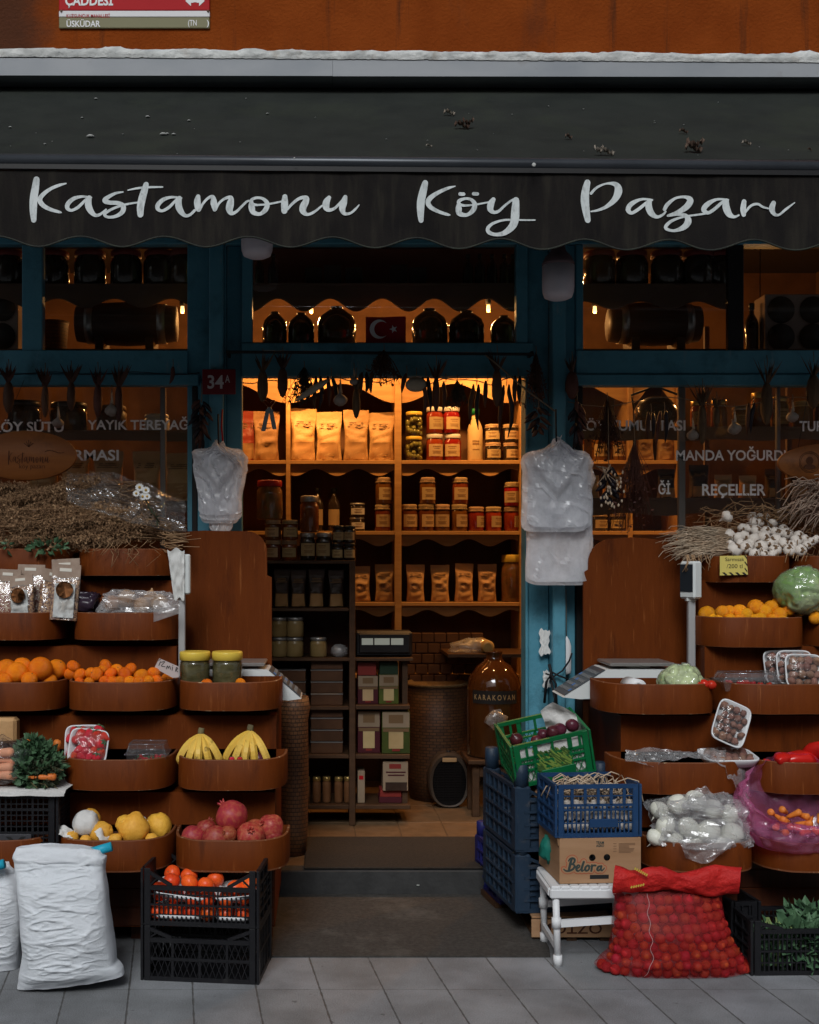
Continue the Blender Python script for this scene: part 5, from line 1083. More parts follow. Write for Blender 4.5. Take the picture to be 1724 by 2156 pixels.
# fruit
OW = 'first second third fourth fifth sixth seventh eighth ninth tenth eleventh twelfth thirteenth fourteenth fifteenth sixteenth seventeenth eighteenth nineteenth twentieth'.split()
FM = {}
def fruit_mesh(kind, k, m):
 key = (kind, k)
 if key in FM: return FM[key]
 q = MB(); rr = random.Random(hash(kind) % 100 + k)
 if kind in ('orange', 'mandarin', 'persimmon'):
  fl_ = .84 if kind == 'mandarin' else (.88 if kind == 'persimmon' else .97)
  q.ball((0, 0, 0), (1, 1, fl_), 24, nz=.035, nsc=1.3, seed=k * 3)
  for i, p in enumerate(q.v):
   a = p.z / fl_
   if a > .9: p.z -= (a - .9) * .55
   if a < -.93: p.z += (-.93 - a) * -.4 * -1
  q.ball((0, 0, .955 * fl_), (.085, .085, .04), 7, 1)
 elif kind == 'pomegranate':
  q.ball((0, 0, 0), (1, 1, .93), 26, nz=.10, nsc=1.6, seed=k * 5)
  for j in range(6):
   a = j * pi / 3; q.tube([(.12 * cos(a), .12 * sin(a), .86), (.17 * cos(a), .17 * sin(a), 1.05), (.27 * cos(a), .27 * sin(a), 1.18)], [.10, .08, .02], 5)
 elif kind == 'quince':
  prof = [(0, -.95), (.3, -.96), (.62, -.85), (.9, -.5), (1, -.1), (.95, .25), (.75, .6), (.5, .85), (.28, 1.0), (.12, 1.02), (0, .95)]
  q.lathe(prof, 24)
  for p in q.v:
   n_ = p.normalized(); f = 1 + .10 * noise.noise(n_ * 2.2 + Vector((k * 4, 0, 0))) + .05 * noise.noise(n_ * 5 + Vector((k, 9, 0))); p *= f
  q.ball((0, 0, -.93), (.16, .16, .08), 8, 1)
 elif kind == 'garlic':
  q.lathe([(0, -.78), (.35, -.8), (.75, -.6), (1, -.15), (.95, .2), (.6, .6), (.25, .85), (.13, 1.15), (.10, 1.5), (0, 1.52)], 20)
  for p in q.v:
   a = math.atan2(p.y, p.x); p.x *= 1 + .07 * cos(a * 7 + k); p.y *= 1 + .07 * cos(a * 7 + k)
  q.ball((0, 0, -.76), (.40, .40, .16), 10, 1, nz=.8, nsc=5)
 elif kind == 'onion':
  q.lathe([(0, -.93), (.2, -.95), (.62, -.75), (.95, -.3), (1, .05), (.88, .42), (.55, .75), (.2, .95), (.10, 1.25), (0, 1.28)], 20)
  for p in q.v:
   p *= 1 + .05 * noise.noise(p * 1.5 + Vector((k * 3, 0, 0)))
 elif kind == 'turnip':
  q.ball((0, 0, 0), (1, 1, .85), 22, nz=.08, nsc=1.4, seed=k); q.tube([(0, 0, -.8), (.05, 0, -1.1), (.1, .05, -1.4)], [.12, .05, .01], 6)
 elif kind == 'tomato':
  q.ball((0, 0, 0), (1, 1, .9), 18, nz=.04, seed=k)
  for j in range(5):
   a = j * 2 * pi / 5; q.tube([(0, 0, .9), (.25 * cos(a), .25 * sin(a), .92), (.5 * cos(a), .5 * sin(a), .84)], [.07, .06, .01], 4, 1)
 elif kind == 'bulb':
  q.ball((0, 0, 0), (1, 1, .82), 14, nz=.35, nsc=1.8, seed=k * 7)
 elif kind == 'strawberry':
  q.lathe([(0, -1.15), (.28, -1.0), (.65, -.4), (.88, .2), (.82, .6), (.45, .85), (0, .88)], 14)
  for j in range(6):
   a = j * pi / 3; q.tube([(0, 0, .88), (.4 * cos(a), .4 * sin(a), .95), (.75 * cos(a), .75 * sin(a), .75)], [.14, .16, .02], 4, 1)
 FM[key] = q.mesh(kind, m); return FM[key]
FMAT = {'orange': ['orange', 'stem'], 'mandarin': ['mandarin', 'stem'], 'persimmon': ['persim', 'stem'], 'pomegranate': ['pomeg'], 'quince': ['quince', 'stem'], 'garlic': ['garlic', 'garlicroot'], 'onion': ['onion'], 'turnip': ['turnip'], 'tomato': ['tomato', 'leafg'], 'bulb': ['date'], 'strawberry': ['berry', 'leafg']}
def fruit(kind, p, r, name=None, lab=None, cat=None, grp=None, rot=None, parent=None, mats=None, k=None, key=None):
 rr = random
 if k is None: k = rr.randrange(3)
 me = fruit_mesh(key or kind, k, [mt[x] for x in (mats or FMAT[kind])]) if (key or kind) == kind else None
 if me is None:
  if (key, k) not in FM:
   b = fruit_mesh(kind, k, [mt[x] for x in FMAT[kind]]).copy(); b.materials.clear()
   for x in mats: b.materials.append(mt[x])
   FM[(key, k)] = b
  me = FM[(key, k)]
 o = bpy.data.objects.new(name or kind, me); C.objects.link(o); o.location = p; o.scale = (r, r, r)
 o.rotation_euler = rot or (rr.uniform(-1.2, 1.2), rr.uniform(-1.2, 1.2), rr.uniform(0, 6.3))
 if parent is not None: o.parent = parent
 return tag(o, lab, cat, grp)
def heap(kind, lst, row, rim, fmt, cat, grp, name=None, mats=None, key=None, kY=.0022, y0=.05, ymax=.21, rot=None, seed=1, Y=None):
 """lst of (u, v, r px); rows are named by height so that each label points at one fruit"""
 random.seed(seed); Y0 = ty(row) if Y is None else Y
 vs = sorted(v for _, v, _ in lst)
 cls = {}
 for t in lst:
  v = t[1]; c = 0 if v > rim - t[2] * .55 else (1 if v > rim - t[2] * 1.75 else 2)
  cls.setdefault(c, []).append(t)
 names = {0: 'peeking over the tray rim', 1: 'of the middle layer', 2: 'on top of the heap'}
 for c, ls in cls.items():
  ls.sort()
  for i, (u, v, r) in enumerate(ls):
   y = Y0 + min(ymax, max(y0, y0 + (rim - v) * kY)) + (.02 if c == 2 else 0)
   for _ in range(3): y = min(max(y, inside(row, X(u, y), r * px(y))), Y0 + TD - r * px(y) * .3)
   lab = fmt % (('only' if len(ls) == 1 else OW[i] + ' from left', names[c])) if '%' in fmt else fmt
   fruit(kind, P(u, v, y), r * px(y), name or kind, lab, cat, grp, rot(random) if rot else None, None, mats, None, key)
heap('orange', [(36, 1417, 24.5), (14, 1410, 23), (47, 1403, 20), (85, 1408, 26), (119, 1409, 21.5), (-12, 1420, 23), (62, 1432, 18), (104, 1434, 17), (10, 1434, 18)], 3, 1437, 'large orange, %s %s in the big orange tray', 'orange', 'large oranges in the left tray', seed=3)
heap('mandarin', [(155, 1404, 15.5), (148, 1419, 14), (169, 1421, 15), (191, 1417, 13), (203, 1420, 16), (223, 1402, 15), (217, 1409, 12), (233, 1418, 14.5), (246, 1411, 14), (263, 1420, 16), (275, 1410, 15), (298, 1424, 16.5), (324, 1417, 14.5), (220, 1434, 12), (237, 1434, 12.5), (253, 1434, 13), (273, 1434, 12.5), (293, 1435, 12.5), (330, 1433, 15), (352, 1430, 13.5), (188, 1435, 11), (313, 1433, 12), (168, 1436, 12)], 3, 1437, 'mandarin, %s %s in the mandarin tray', 'mandarin', 'mandarins in the middle tray', seed=5)
for u, v, lab in ((435, 1440, 'mandarin peeking out below the left yellow lidded jar'), (507, 1440, 'mandarin peeking out below the right yellow lidded jar')):
 fruit('mandarin', P(u, v, ty(3) + .04), 13 * px(ty(3)), 'mandarin', lab, 'mandarin')
heap('orange', [(1488, 1293, 18), (1521, 1289, 15), (1535, 1287, 13), (1557, 1288, 16), (1570, 1295, 15.5), (1591, 1279, 18), (1610, 1288, 16), (1623, 1279, 15), (1637, 1272, 15), (1641, 1294, 15.5), (1673, 1297, 17), (1498, 1302, 12), (1515, 1303, 11), (1537, 1303, 12), (1600, 1303, 14), (1626, 1304, 12), (1645, 1305, 12), (1586, 1303, 11), (1556, 1304, 12), (1660, 1284, 14), (1683, 1284, 14)], 2, 1302, 'yellowish orange, %s %s in the right orange tray', 'orange', 'yellowish oranges in the right tray', mats=['orangey', 'stem'], key='orange_y', seed=8)
for i, u in enumerate((1716, 1740)): fruit('orange', P(u, 1301, ty(2) + .07), 14 * px(ty(2)), 'orange', ('pale fruit at the right picture edge beside the big cabbage', 'pale fruit beyond the right picture edge beside the big cabbage')[i], 'fruit', None, None, None, ['orangey', 'stem'], None, 'orange_y')
q5 = [(190, 1724, 23, 'yellow quince rising behind the paper wrapped quince', 0), (214, 1753, 25, 'yellow quince between the wrapped quince and the two big quinces', 1), (282, 1744, 33, 'big upright quince in the middle of the quince tray', 2), (335, 1739, 27, 'lumpy quince showing its dark calyx at the right of the tray', 0), (263, 1735, 20, 'quince half hidden behind the big upright quince', 1), (150, 1765, 16, 'quince at the left rim of the quince tray', 2), (180, 1770, 13, 'quince low at the rim under the paper wrapped quince', 0), (243, 1768, 14, 'quince at the rim left of the big upright quince', 1), (320, 1768, 15, 'quince at the rim below the lumpy quince', 2)]
for i, (u, v, r, lab, k) in enumerate(q5):
 y = ty(5) + (.055 if v > 1760 else (.11 if v > 1730 else .16)); random.seed(i); y = max(y, inside(5, X(u, y), r * px(y)))
 fruit('quince', P(u, v, y), r * px(y), 'quince', lab, 'quince', 'quinces in the bottom left tray', (2.2, .3, 1) if i == 3 else ((.1, .1, 1) if i == 2 else None), None, None, k)
wq = thing('wrapped_quince', 'quince wrapped in white tissue paper in the bottom left tray', 'quince', P(181, 1734, ty(5) + .12)); q = MB(); q.ball((0, 0, 0), 29 * px(ty(5)), 26, nz=.13, nsc=2.6, seed=4); q.build('tissue', M2('tissue', (.60, .59, .57), .8, (.68, .67, .65), 8, bump=1, bscale=18), wq)
for i, (u, v, w_, lab) in enumerate(((140, 1752, 24, 'torn white tissue at the left of the quince tray'), (222, 1764, 34, 'pinkish white tissue lying between the quinces'), (304, 1724, 14, 'white tissue peak behind the two big quinces'))):
 q = MB(); s = px(ty(5)) * w_; q.grid(lambda a, b: Vector(((a - .5) * s * 1.4, (b - .5) * s, s * (.3 * noise.noise(Vector((a * 3, b * 3, i * 5))) + .25 * sin(a * 5) * b))), 14, 12); o = q.build('tissue_paper', mt['tissue']); y = ty(5) + (.07, .06, .16)[i]; o.location = P(u, v, y); o.rotation_euler = (.7, .2, i); tag(o, lab, 'tissue')
pg = [(487, 1718, 34, 'big pomegranate crowning the pomegranate heap'), (435, 1747, 23, 'bright red pomegranate left below the crowning one'), (407, 1762, 26, 'dull red pomegranate at the left rim of its tray'), (455, 1766, 30, 'dark red pomegranate at the rim below the crowning one'), (480, 1757, 19, 'small pinkish pomegranate right under the crowning one'), (527, 1761, 31, 'broad reddish pomegranate at the middle right rim'), (537, 1748, 24, 'pomegranate half hidden behind the broad reddish one'), (570, 1742, 28, 'bright pink red pomegranate at the right back of the tray'), (573, 1759, 23, 'pink pomegranate at the right rim of the tray')]
for i, (u, v, r, lab) in enumerate(pg):
 y = ty(5) + (.06 if v > 1756 else (.12 if v > 1730 else .11)); random.seed(i + 30); y = max(y, inside(5, X(u, y), r * px(y))); fruit('pomegranate', P(u, v, y), r * px(y), 'pomegranate', lab, 'pomegranate', 'pomegranates in the bottom tray', ((2.9, .3, 1) if i == 2 else None))
# bananas
def banana_bunch(u, vt, vb, tips, lab, lean):
 y = ty(4) + .155; R = thing('banana_bunch', lab, 'bananas', P(u, vb, y), 0, 'banana bunches'); s = px(y); H = (vb - vt) * s
 top = Vector((lean * s, .02, H))
 for i, (du, dv, dy) in enumerate(tips):
  e = Vector((du * s, dy, -dv * s)); mid = (top + e) / 2 + Vector((du * s * .17, -.025 + dy * .4, H * .10))
  pts = [Vector(c) for c in catmull([tuple(top), tuple(top * .72 + mid * .28 + Vector((du * s * .02, -.004, 0))), tuple(mid), tuple(e + (mid - e) * .4 + Vector((du * s * .10, -.01, 0))), tuple(e)], 4)]
  k = len(pts) - 1; rs = [(.0045 if t < .14 else .0045 + (.0160 - .0045) * min(1, (t - .12) / .26)) * (1 if t < .82 else max(.3, 1 - (t - .82) * 3.4)) for t in (j / k for j in range(k + 1))]
  q = MB(); q.tube(pts, rs, 6, smooth=False); q.build('banana', mt['banana'], R)
 q = MB(); q.tube([top + Vector((0, 0, -.012)), top + Vector((0, .003, .008)), top + Vector((.002, .004, .02))], [.014, .013, .011], 8); q.build('stem', mt['stem'], R)
banana_bunch(420, 1545, 1604, [(-40, 4, -.015), (-20, 12, -.045), (1, 14, -.06), (22, 12, -.04), (42, 2, -.02), (30, 0, .03)], 'bunch of bananas with a flat cut stem, nearer the strawberries', 2)
banana_bunch(516, 1538, 1604, [(-40, 0, -.01), (-22, 12, -.05), (-1, 14, -.055), (20, 12, -.045), (46, 10, -.03)], 'bunch of bananas with a tall pointed stem at the right', 10)
for u, lab in ((488, 'strawberry lying before the right banana bunch'), (505, 'second strawberry lying before the right banana bunch')): fruit('strawberry', P(u, 1600, ty(4) + .03), .013, 'strawberry', lab, 'strawberry')
fruit('onion', P(545, 1598, ty(4) + .12), .03, 'red_onion', 'dark purple onion behind the right banana bunch', 'onion', None, None, None, ['onionred'], None, 'onion_r')
# foam trays
def foam_tray(name, lab, cat, loc, rot, w_, h, kind, n, r, grp=None, film=True, mats=None, key=None, seed=1):
 R = thing(name, lab, cat, loc, 0, grp, rot)
 def rr_(t, hw, hh, c):
  a = 2 * pi * t; e = .38; return Vector((hw * (abs(cos(a)) ** e) * (1 if cos(a) > 0 else -1), 0, hh * (abs(sin(a)) ** e) * (1 if sin(a) > 0 else -1)))
 q = MB(); prof = [(1.0, 0), (1.04, .006), (1.0, .010), (.90, .0), (.80, -.020), (.78, -.026), (.86, -.026), (.96, -.002)]
 prof = [(1.0, .0), (1.0, -.005), (.94, -.005), (.84, .020), (.0, .022), (0, .027), (.88, .027), (.98, .004)]
 nn = 48; vs = []
 for k, yy in prof:
  for j in range(nn): p = rr_(j / nn, w_ / 2 * k, h / 2 * k, 0); vs.append(Vector((p.x, yy, p.z)))
 m = len(prof); q.add(vs, [(i * nn + j, i * nn + (j + 1) % nn, ((i + 1) % m) * nn + (j + 1) % nn, ((i + 1) % m) * nn + j) for i in range(m) for j in range(nn)], True)
 q.build('foam_tray', mt['white'], R); g = random.Random(seed); dn = 1.45 if kind == 'strawberry' else 1.8; cols = max(2, round(w_ * .84 / (r * dn))); rows = max(2, round(h * .86 / (r * dn))); c = 0
 for i in range(rows):
  for j in range(cols):
   x = (j + .5) / cols * w_ * .80 - w_ * .40 + g.uniform(-.2, .2) * r + (r * .4 if i % 2 else -r * .3); z = (i + .5) / rows * h * .84 - h * .42 + g.uniform(-.2, .2) * r
   random.seed(seed * 50 + c); c += 1
   fruit(kind, (x, .004 - .2 * r * g.random(), z), r * g.uniform(.88, 1.12), {'bulb': 'root_bulb'}.get(kind, kind), None, None, None, None, R, mats, None, key)
 if film:
  q = MB(); q.grid(lambda a, b: Vector(((a - .5) * w_ * .86, -r * 1.0 * (sin(pi * a) * sin(pi * b)) ** .4 - .006 + .003 * noise.noise(Vector((a * 6, b * 6, seed))), (b - .5) * h * .86)), 22, 22); q.build('cling_film', mt['clear'], R)
 return R
y4 = ty(4)
foam_tray('strawberry_pack', 'strawberry pack in white foam, the front one of two', 'strawberries', P(186, 1572, y4 + .08), (-.28, .10, 0), 84 * px(y4), 76 * px(y4), 'strawberry', 12, .023, 'strawberry packs', seed=2)
foam_tray('strawberry_pack', 'strawberry pack in white foam, leaning behind the front one', 'strawberries', P(176, 1566, y4 + .15), (-.25, -.02, 0), 82 * px(y4), 82 * px(y4), 'strawberry', 12, .023, 'strawberry packs', seed=5)
def clamshell(lab, p, w_, d, h, kind, n, r, grp=None, rz=0, seed=1):
 R = thing('clamshell_box', lab, 'plastic box', p, rz, grp); q = MB()
 for z0, z1, k0, k1 in ((0, h * .55, .90, 1.0), (h * .58, h, 1.0, .86)):
  a = [Vector((sx * w_ / 2 * k0, sy * d / 2 * k0, z0)) for sx, sy in ((-1, -1), (1, -1), (1, 1), (-1, 1))]; b = [Vector((sx * w_ / 2 * k1, sy * d / 2 * k1, z1)) for sx, sy in ((-1, -1), (1, -1), (1, 1), (-1, 1))]
  q.add(a + b, [(i, (i + 1) % 4, 4 + (i + 1) % 4, 4 + i) for i in range(4)] + [(0, 3, 2, 1) if z0 == 0 else (4, 5, 6, 7)])
 for z, k in ((h * .565, 1.05), (h * .98, .86)): q.tube([(sx * w_ / 2 * k, sy * d / 2 * k, z) for sx, sy in ((-1, -1), (1, -1), (1, 1), (-1, 1), (-1, -1))], .0035, 5)
 for i in range(5): x = (i / 4 - .5) * w_ * .8; q.tube([(x * 1.2, -d / 2 * 1.0, h * .6), (x, -d / 2 * .87, h)], .0018, 4)
 q.build('clear_shell', mt['shell'], R); g = random.Random(seed)
 for i in range(n): random.seed(seed + i); fruit(kind, (g.uniform(-.4, .4) * w_, g.uniform(-.38, .38) * d, r + (i % 2) * r * .9), r, kind, None, None, None, None, R)
y = y4 + .13; clamshell('clear box of strawberries beside the foam strawberry packs', (X(312, y), y, Z(1612, y)), 84 * px(y), .12, 50 * px(y), 'strawberry', 22, .014, seed=4)
y = ty(3) + .12; clamshell('clear box of small tomatoes in the upper right tray', (X(1572, y), y, Z(1452, y)), 122 * px(y), .13, 37 * px(y), 'tomato', 26, .0125, seed=9)
for i, (u, v, lab) in enumerate(((1468, 1442, 'tomato left of three beside the small wrapped cabbage'), (1482, 1440, 'tomato middle of three beside the small wrapped cabbage'), (1497, 1442, 'tomato right of three beside the small wrapped cabbage'))): fruit('tomato', P(u, v, ty(3) + .05), 11 * px(ty(3)), 'tomato', lab, 'tomato', None, (.4, .3, i))
y3 = ty(3)
foam_tray('root_pack', 'rearmost pack of brown roots behind two white trays', 'roots', P(1640, 1404, y3 + .20), (-.2, -.06, 0), 66 * px(y3), 74 * px(y3), 'bulb', 12, .017, 'white trays of brown roots', seed=11)
foam_tray('root_pack', 'middle pack of brown roots standing in the upper right tray', 'roots', P(1672, 1405, y3 + .14), (-.2, .0, 0), 78 * px(y3), 74 * px(y3), 'bulb', 12, .017, 'white trays of brown roots', seed=12)
foam_tray('root_pack', 'front pack of brown roots standing at the right picture edge', 'roots', P(1692, 1413, y3 + .08), (-.25, .03, 0), 80 * px(y3), 74 * px(y3), 'bulb', 14, .018, 'white trays of brown roots', seed=13)
foam_tray('root_pack', 'tilted pack of brown roots leaning on the edge of the lower tray', 'roots', P(1539, 1523, y4 + .10), (-.35, .42, 0), 76 * px(y4), 96 * px(y4), 'bulb', 20, .0155, 'white trays of brown roots', seed=14)
foam_tray('root_pack', 'pack of brown roots lying flat under the tilted pack', 'roots', P(1532, 1590, y4 + .11), (-1.42, 0, .05), 116 * px(y4), .16, 'bulb', 16, .017, 'white trays of brown roots', seed=15)
# cabbages
def cabbage(u, v, r, Y, lab, seed):
 R = thing('wrapped_cabbage', lab, 'cabbage', P(u, v, Y), 0, 'wrapped cabbages'); rr = r * px(Y)
 def f(a, b, k=1.0):
  ph, th = pi * b, 2 * pi * a; n_ = Vector((sin(ph) * cos(th), sin(ph) * sin(th), cos(ph)))
  fold = abs(noise.noise(n_ * 1.7 + Vector((seed, 0, 0)))); fold2 = abs(noise.noise(n_ * 4.5 + Vector((0, seed, 0))))
  p = n_ * rr * k * (1 + .10 * noise.noise(n_ * 1.2 + Vector((seed, 5, 0))) - .13 * max(0, .14 - fold) / .14 - .05 * max(0, .12 - fold2) / .12); return Vector((p.x * 1.05, p.y, p.z * .94))
 q = MB(); q.grid(f, 72, 40, wrap=True); q.build('cabbage_head', mt['cabbage'], R)
 q = MB(); q.grid(lambda a, b: f(a, b, 1.02) + Vector((noise.noise(Vector((a * 18, b * 14, seed))), noise.noise(Vector((a * 18, b * 14, seed + 3))), noise.noise(Vector((a * 18, b * 14, seed + 7))))) * .009, 60, 34, wrap=True); q.build('cling_film', mt['clearsheet'], R)
cabbage(1688, 1243, 54, ty(2) + .10, 'big wrapped cabbage resting on the yellowish oranges', 3)
cabbage(1434, 1441, 47, ty(3) + .11, 'smaller wrapped cabbage in the tray before the scale', 8)
q = MB(); Mx = Matrix.Rotation(pi / 2, 3, 'X'); q.lathe([(.018, .06), (.034, .06), (.034, -.06), (.018, -.06), (.018, .06)], 28, mat=Mx, cap=False); o = q.build('paper_roll', mt['white']); o.location = P(1333, 1445, y3 + .09); o.rotation_euler = (0, 0, .1); tag(o, 'white paper roll lying in the tray before the scale', 'paper roll')
# jars, card and scales
Y3 = ty(3)
M2('pickled', (.075, .065, .028), .15, (.17, .15, .075), 14, coat=.6, lo=.4, hi=.66, stretch=(1, 1, 2.2))
for u0, u1, lab in ((378, 443, 'left jar of pickled leaves with a yellow lid in the wooden tray'), (446, 511, 'right jar of pickled leaves with a yellow lid in the wooden tray')):
 y = Y3 + .15; zb = Z(1497, Y3) + .055
 def mk():
  R = root('jar'); r = 32.5 * px(y); h = Z(1371, y) - zb; q = MB(); q.lathe([(0, 0), (r * .93, 0), (r * .96, .008), (r * .96, h * .66), (r * .9, h * .76), (r * .9, h * .8)], 32); q.build('jar_body', mt['pickled'], R)
  q = MB(); q.lathe([(r * .98, .004), (r * .99, h * .7), (r * .93, h * .78)], 32); q.build('glass_wall', mt['jarglass'], R)
  q = MB(); q.lathe([(r * .95, h * .79), (r * 1.0, h * .8), (r * 1.0, h * .965), (r * .95, h), (r * .85, h * .99), (0, h * .985)], 48, wob=.006); q.build('lid', mt['yellow'], R); return R
 inst('bigjar', mk, 'pickle_jar', lab, 'jar', (X((u0 + u1) / 2, y), y, zb), (0, 0, u0 * .01), 'jars of pickled leaves')
def zc(z7x, z7y, y): return P(z7x / 4.549, 1368.3 + z7y / 4.549, y)
PC = thing('price_card', 'small pinkish white card with the handwritten word for Izmir beside the mandarins', 'price card', zc(1600, 260, Y3 + .09)); yc = Y3 + .09
q = MB(); q.poly([zc(x, z, yc) - PC.location for x, z in ((1525, 80), (1478, 172), (1655, 268), (1712, 262), (1712, 160))][::-1], (0, .002, 0)); q.build('card', M2('cardp', (.50, .42, .40), .8), PC)
q = MB(); off = PC.location.copy()
brush(q, [[(1537, 112, 7), (1522, 148, 7)], [(1542, 118, 6), (1578, 112, 6), (1546, 152, 6), (1580, 160, 6)], [(1592, 182, 6), (1604, 152, 6), (1612, 176, 6), (1624, 154, 6), (1634, 186, 6)], [(1652, 162, 6), (1648, 196, 6)], [(1655, 150, 6), (1656, 146, 6)], [(1680, 206, 6), (1690, 168, 6), (1703, 178, 6), (1685, 190, 6), (1704, 210, 6)], [(1519, 100, 5), (1540, 88, 5)]],
      lambda x, z: (lambda p: (p.x - off.x, p.z - off.z))(zc(x, z, yc)), lambda x, z: -.0012, px(yc) / 4.549); q.build('handwriting', mt['ink'], PC)
def z8(x, z, y): return P(1394.6 + x / 5.233, 1026.2 + z / 5.233, y)
y = ty(1) - .012; PC = thing('price_card', 'yellow price card with black edge stripes hanging below the garlic heap', 'price card', z8(785, 970, y)); off = PC.location.copy()
q = MB(); q.poly([z8(a, b, y) - off for a, b in ((632, 755), (632, 970), (942, 960), (925, 750))], (0, .002, 0)); q.build('card', M2('cardy', (.60, .50, .13), .7), PC)
q = MB()
for i in range(4): x = 655 + i * 72; q.poly([z8(a, b, y - .0008) - off for a, b in ((x, 938), (x + 34, 966), (x + 62, 966), (x + 28, 935))])
for i in range(3): z = 765 + i * 70; q.poly([z8(a, b, y - .0008) - off for a, b in ((902, z - 10), (934, z + 35), (934, z + 12), (908, z - 22))])
q.build('stripes', mt['ink'], PC)
q = MB(); sh = Matrix.Identity(4); text(q, 'Sarmısak', *[(z8(a, 0, y) - off).x for a in (690, 900)], (z8(0, 812, y) - off).z, (z8(0, 772, y) - off).z, -.0009, .0); text(q, '/200 tl', *[(z8(a, 0, y) - off).x for a in (705, 880)], (z8(0, 890, y) - off).z, (z8(0, 845, y) - off).z, -.0009, .0); q.build('handwriting', mt['ink'], PC)
q = MB(); q.tube([z8(780, 756, y) - off + Vector((0, -.001, 0)), z8(770, 720, y) - off + Vector((0, .02, .01))], .0015, 4); q.build('clip', mt['rope'], PC)
def scale_base(lab, mir, u_edge, Yf, zb, wid, key_w, key_h):
 """counter scale; keypad slopes down on the side away from the pole; mir=+1 keypad at right"""
 R = thing('counter_scale', lab, 'scale', (X(u_edge, Yf), Yf, zb)); m = mir
 q = MB(); SH = .112; pts = [(0, 0), (0, SH - .001), (-wid * m, SH - .001), (-wid * m, 0)]; pts = pts if m < 0 else pts[::-1]; q.poly([(x, 0, z) for x, z in pts], (0, .24, 0))
 q.poly([(x, .001, z) for x, z in ([(0, SH), (key_w * m, -key_h), (key_w * .62 * m, -key_h - .008), (0, -.01)])][::1 if m > 0 else -1], (0, .238, 0)); q.build('scale_body', mt['scalebody'], R)
 L = sqrt(key_w ** 2 + (SH + key_h) ** 2); a = math.atan2(SH + key_h, key_w)
 K_ = MB(); Mr = Matrix.Translation((key_w * .5 * m, .12, (SH - key_h) / 2)) @ Matrix.Rotation(a * m, 4, 'Y')
 t = MB(); t.box((0, 0, .003), (L * .9, .225, .004)); K_.add(t.v, t.f, False, 0, Mr); kp = K_.build('keypad', M2('keyp', (.06, .07, .08), .4), R)
 B_ = MB(); g = random.Random(4)
 for i in range(5):
  for j in range(7): t = MB(); t.box(((i - 2) * L * .15, -.09 + j * .03, .0062), (L * .08, .016, .003), None, 0, .001); B_.add(t.v, t.f, False, 0 if (i * 7 + j) % 9 else 1, Mr)
 bo_ = B_.build('button', [M2('keyw', (.15, .16, .165), .5), M2('keyb', (.06, .16, .40), .5)], kp); bo_['kind'] = 'stuff'
 q = MB(); q.box((-wid * .52 * m, .12, SH + .020), (wid * .98, .235, .014), None, 0, .004); q.box((-wid * .52 * m, .12, SH + .006), (.10, .10, .014)); q.build('platter', mt['steel'], R)
 return R
SCR = scale_base('off-white counter scale with a steel platter and sloping keypad on the right stall', -1, 1280, -.455, .945, 140 * px(-.45), .19, .006)
y = -.38; s = px(y); x = X(1455, y) - SCR.location.x; zz = lambda v: Z(v, y) - SCR.location.z; dy = y - SCR.location.y
q = MB(); q.bb(x - 7 * s, x + 8 * s, dy - .010, dy + .018, zz(1440), zz(1262), 0, .003); q.build('pole', mt['alu'], SCR); q = MB(); q.bb(x - 11 * s, x + 9 * s, dy - .013, dy + .02, zz(1266), zz(1243), 0, .003); q.build('pole_bracket', mt['scalebody'], SCR)
q = MB(); Mr = Matrix.Translation((x - 1 * s, dy, zz(1221))) @ Matrix.Rotation(radians(-60), 4, 'Z'); t = MB(); t.box((0, 0, 0), (42 * s, .05, 79 * s), None, 0, .008); q.add(t.v, t.f, False, 0, Mr); ds = q.build('display', mt['scalebody'], SCR)
q = MB(); t = MB(); t.box((0, -.0258, 4 * s), (34 * s, .003, 58 * s)); q.add(t.v, t.f, False, 0, Mr); q.build('screen', mt['lcd'], ds)
SCL = scale_base('off-white counter scale half hidden behind the yellow lidded jars on the left stall', 1, 562, -.455, .945, 150 * px(-.45), .145, .012)
y = -.45; s = px(y); x = X(384, y) - SCL.location.x; zz = lambda v: Z(v, y) - SCL.location.z; dy = y - SCL.location.y
q = MB(); q.bb(x - 8 * s, x + 6 * s, dy - .010, dy + .016, zz(1440), zz(1244), 0, .003); q.build('pole', mt['alu'], SCL)
q = MB(); q.box((x + 5 * s, dy, zz(1209)), (24 * s, .04, 84 * s), None, 0, .006); q.build('display', mt['scalebody'], SCL)
q = MB(); q.grid(lambda a, b: Vector((x - 30 * s + (a * 36 + b * 14 * (1 - a)) * s, dy - .03 + .010 * noise.noise(Vector((a * 5, b * 6, 2))), zz(1157) - b * 104 * s - 4 * s * sin(a * 9))), 14, 26); q.build('taped_paper', M2('oldpaper', (.55, .55, .53), .8, (.64, .64, .62), 6), SCL)
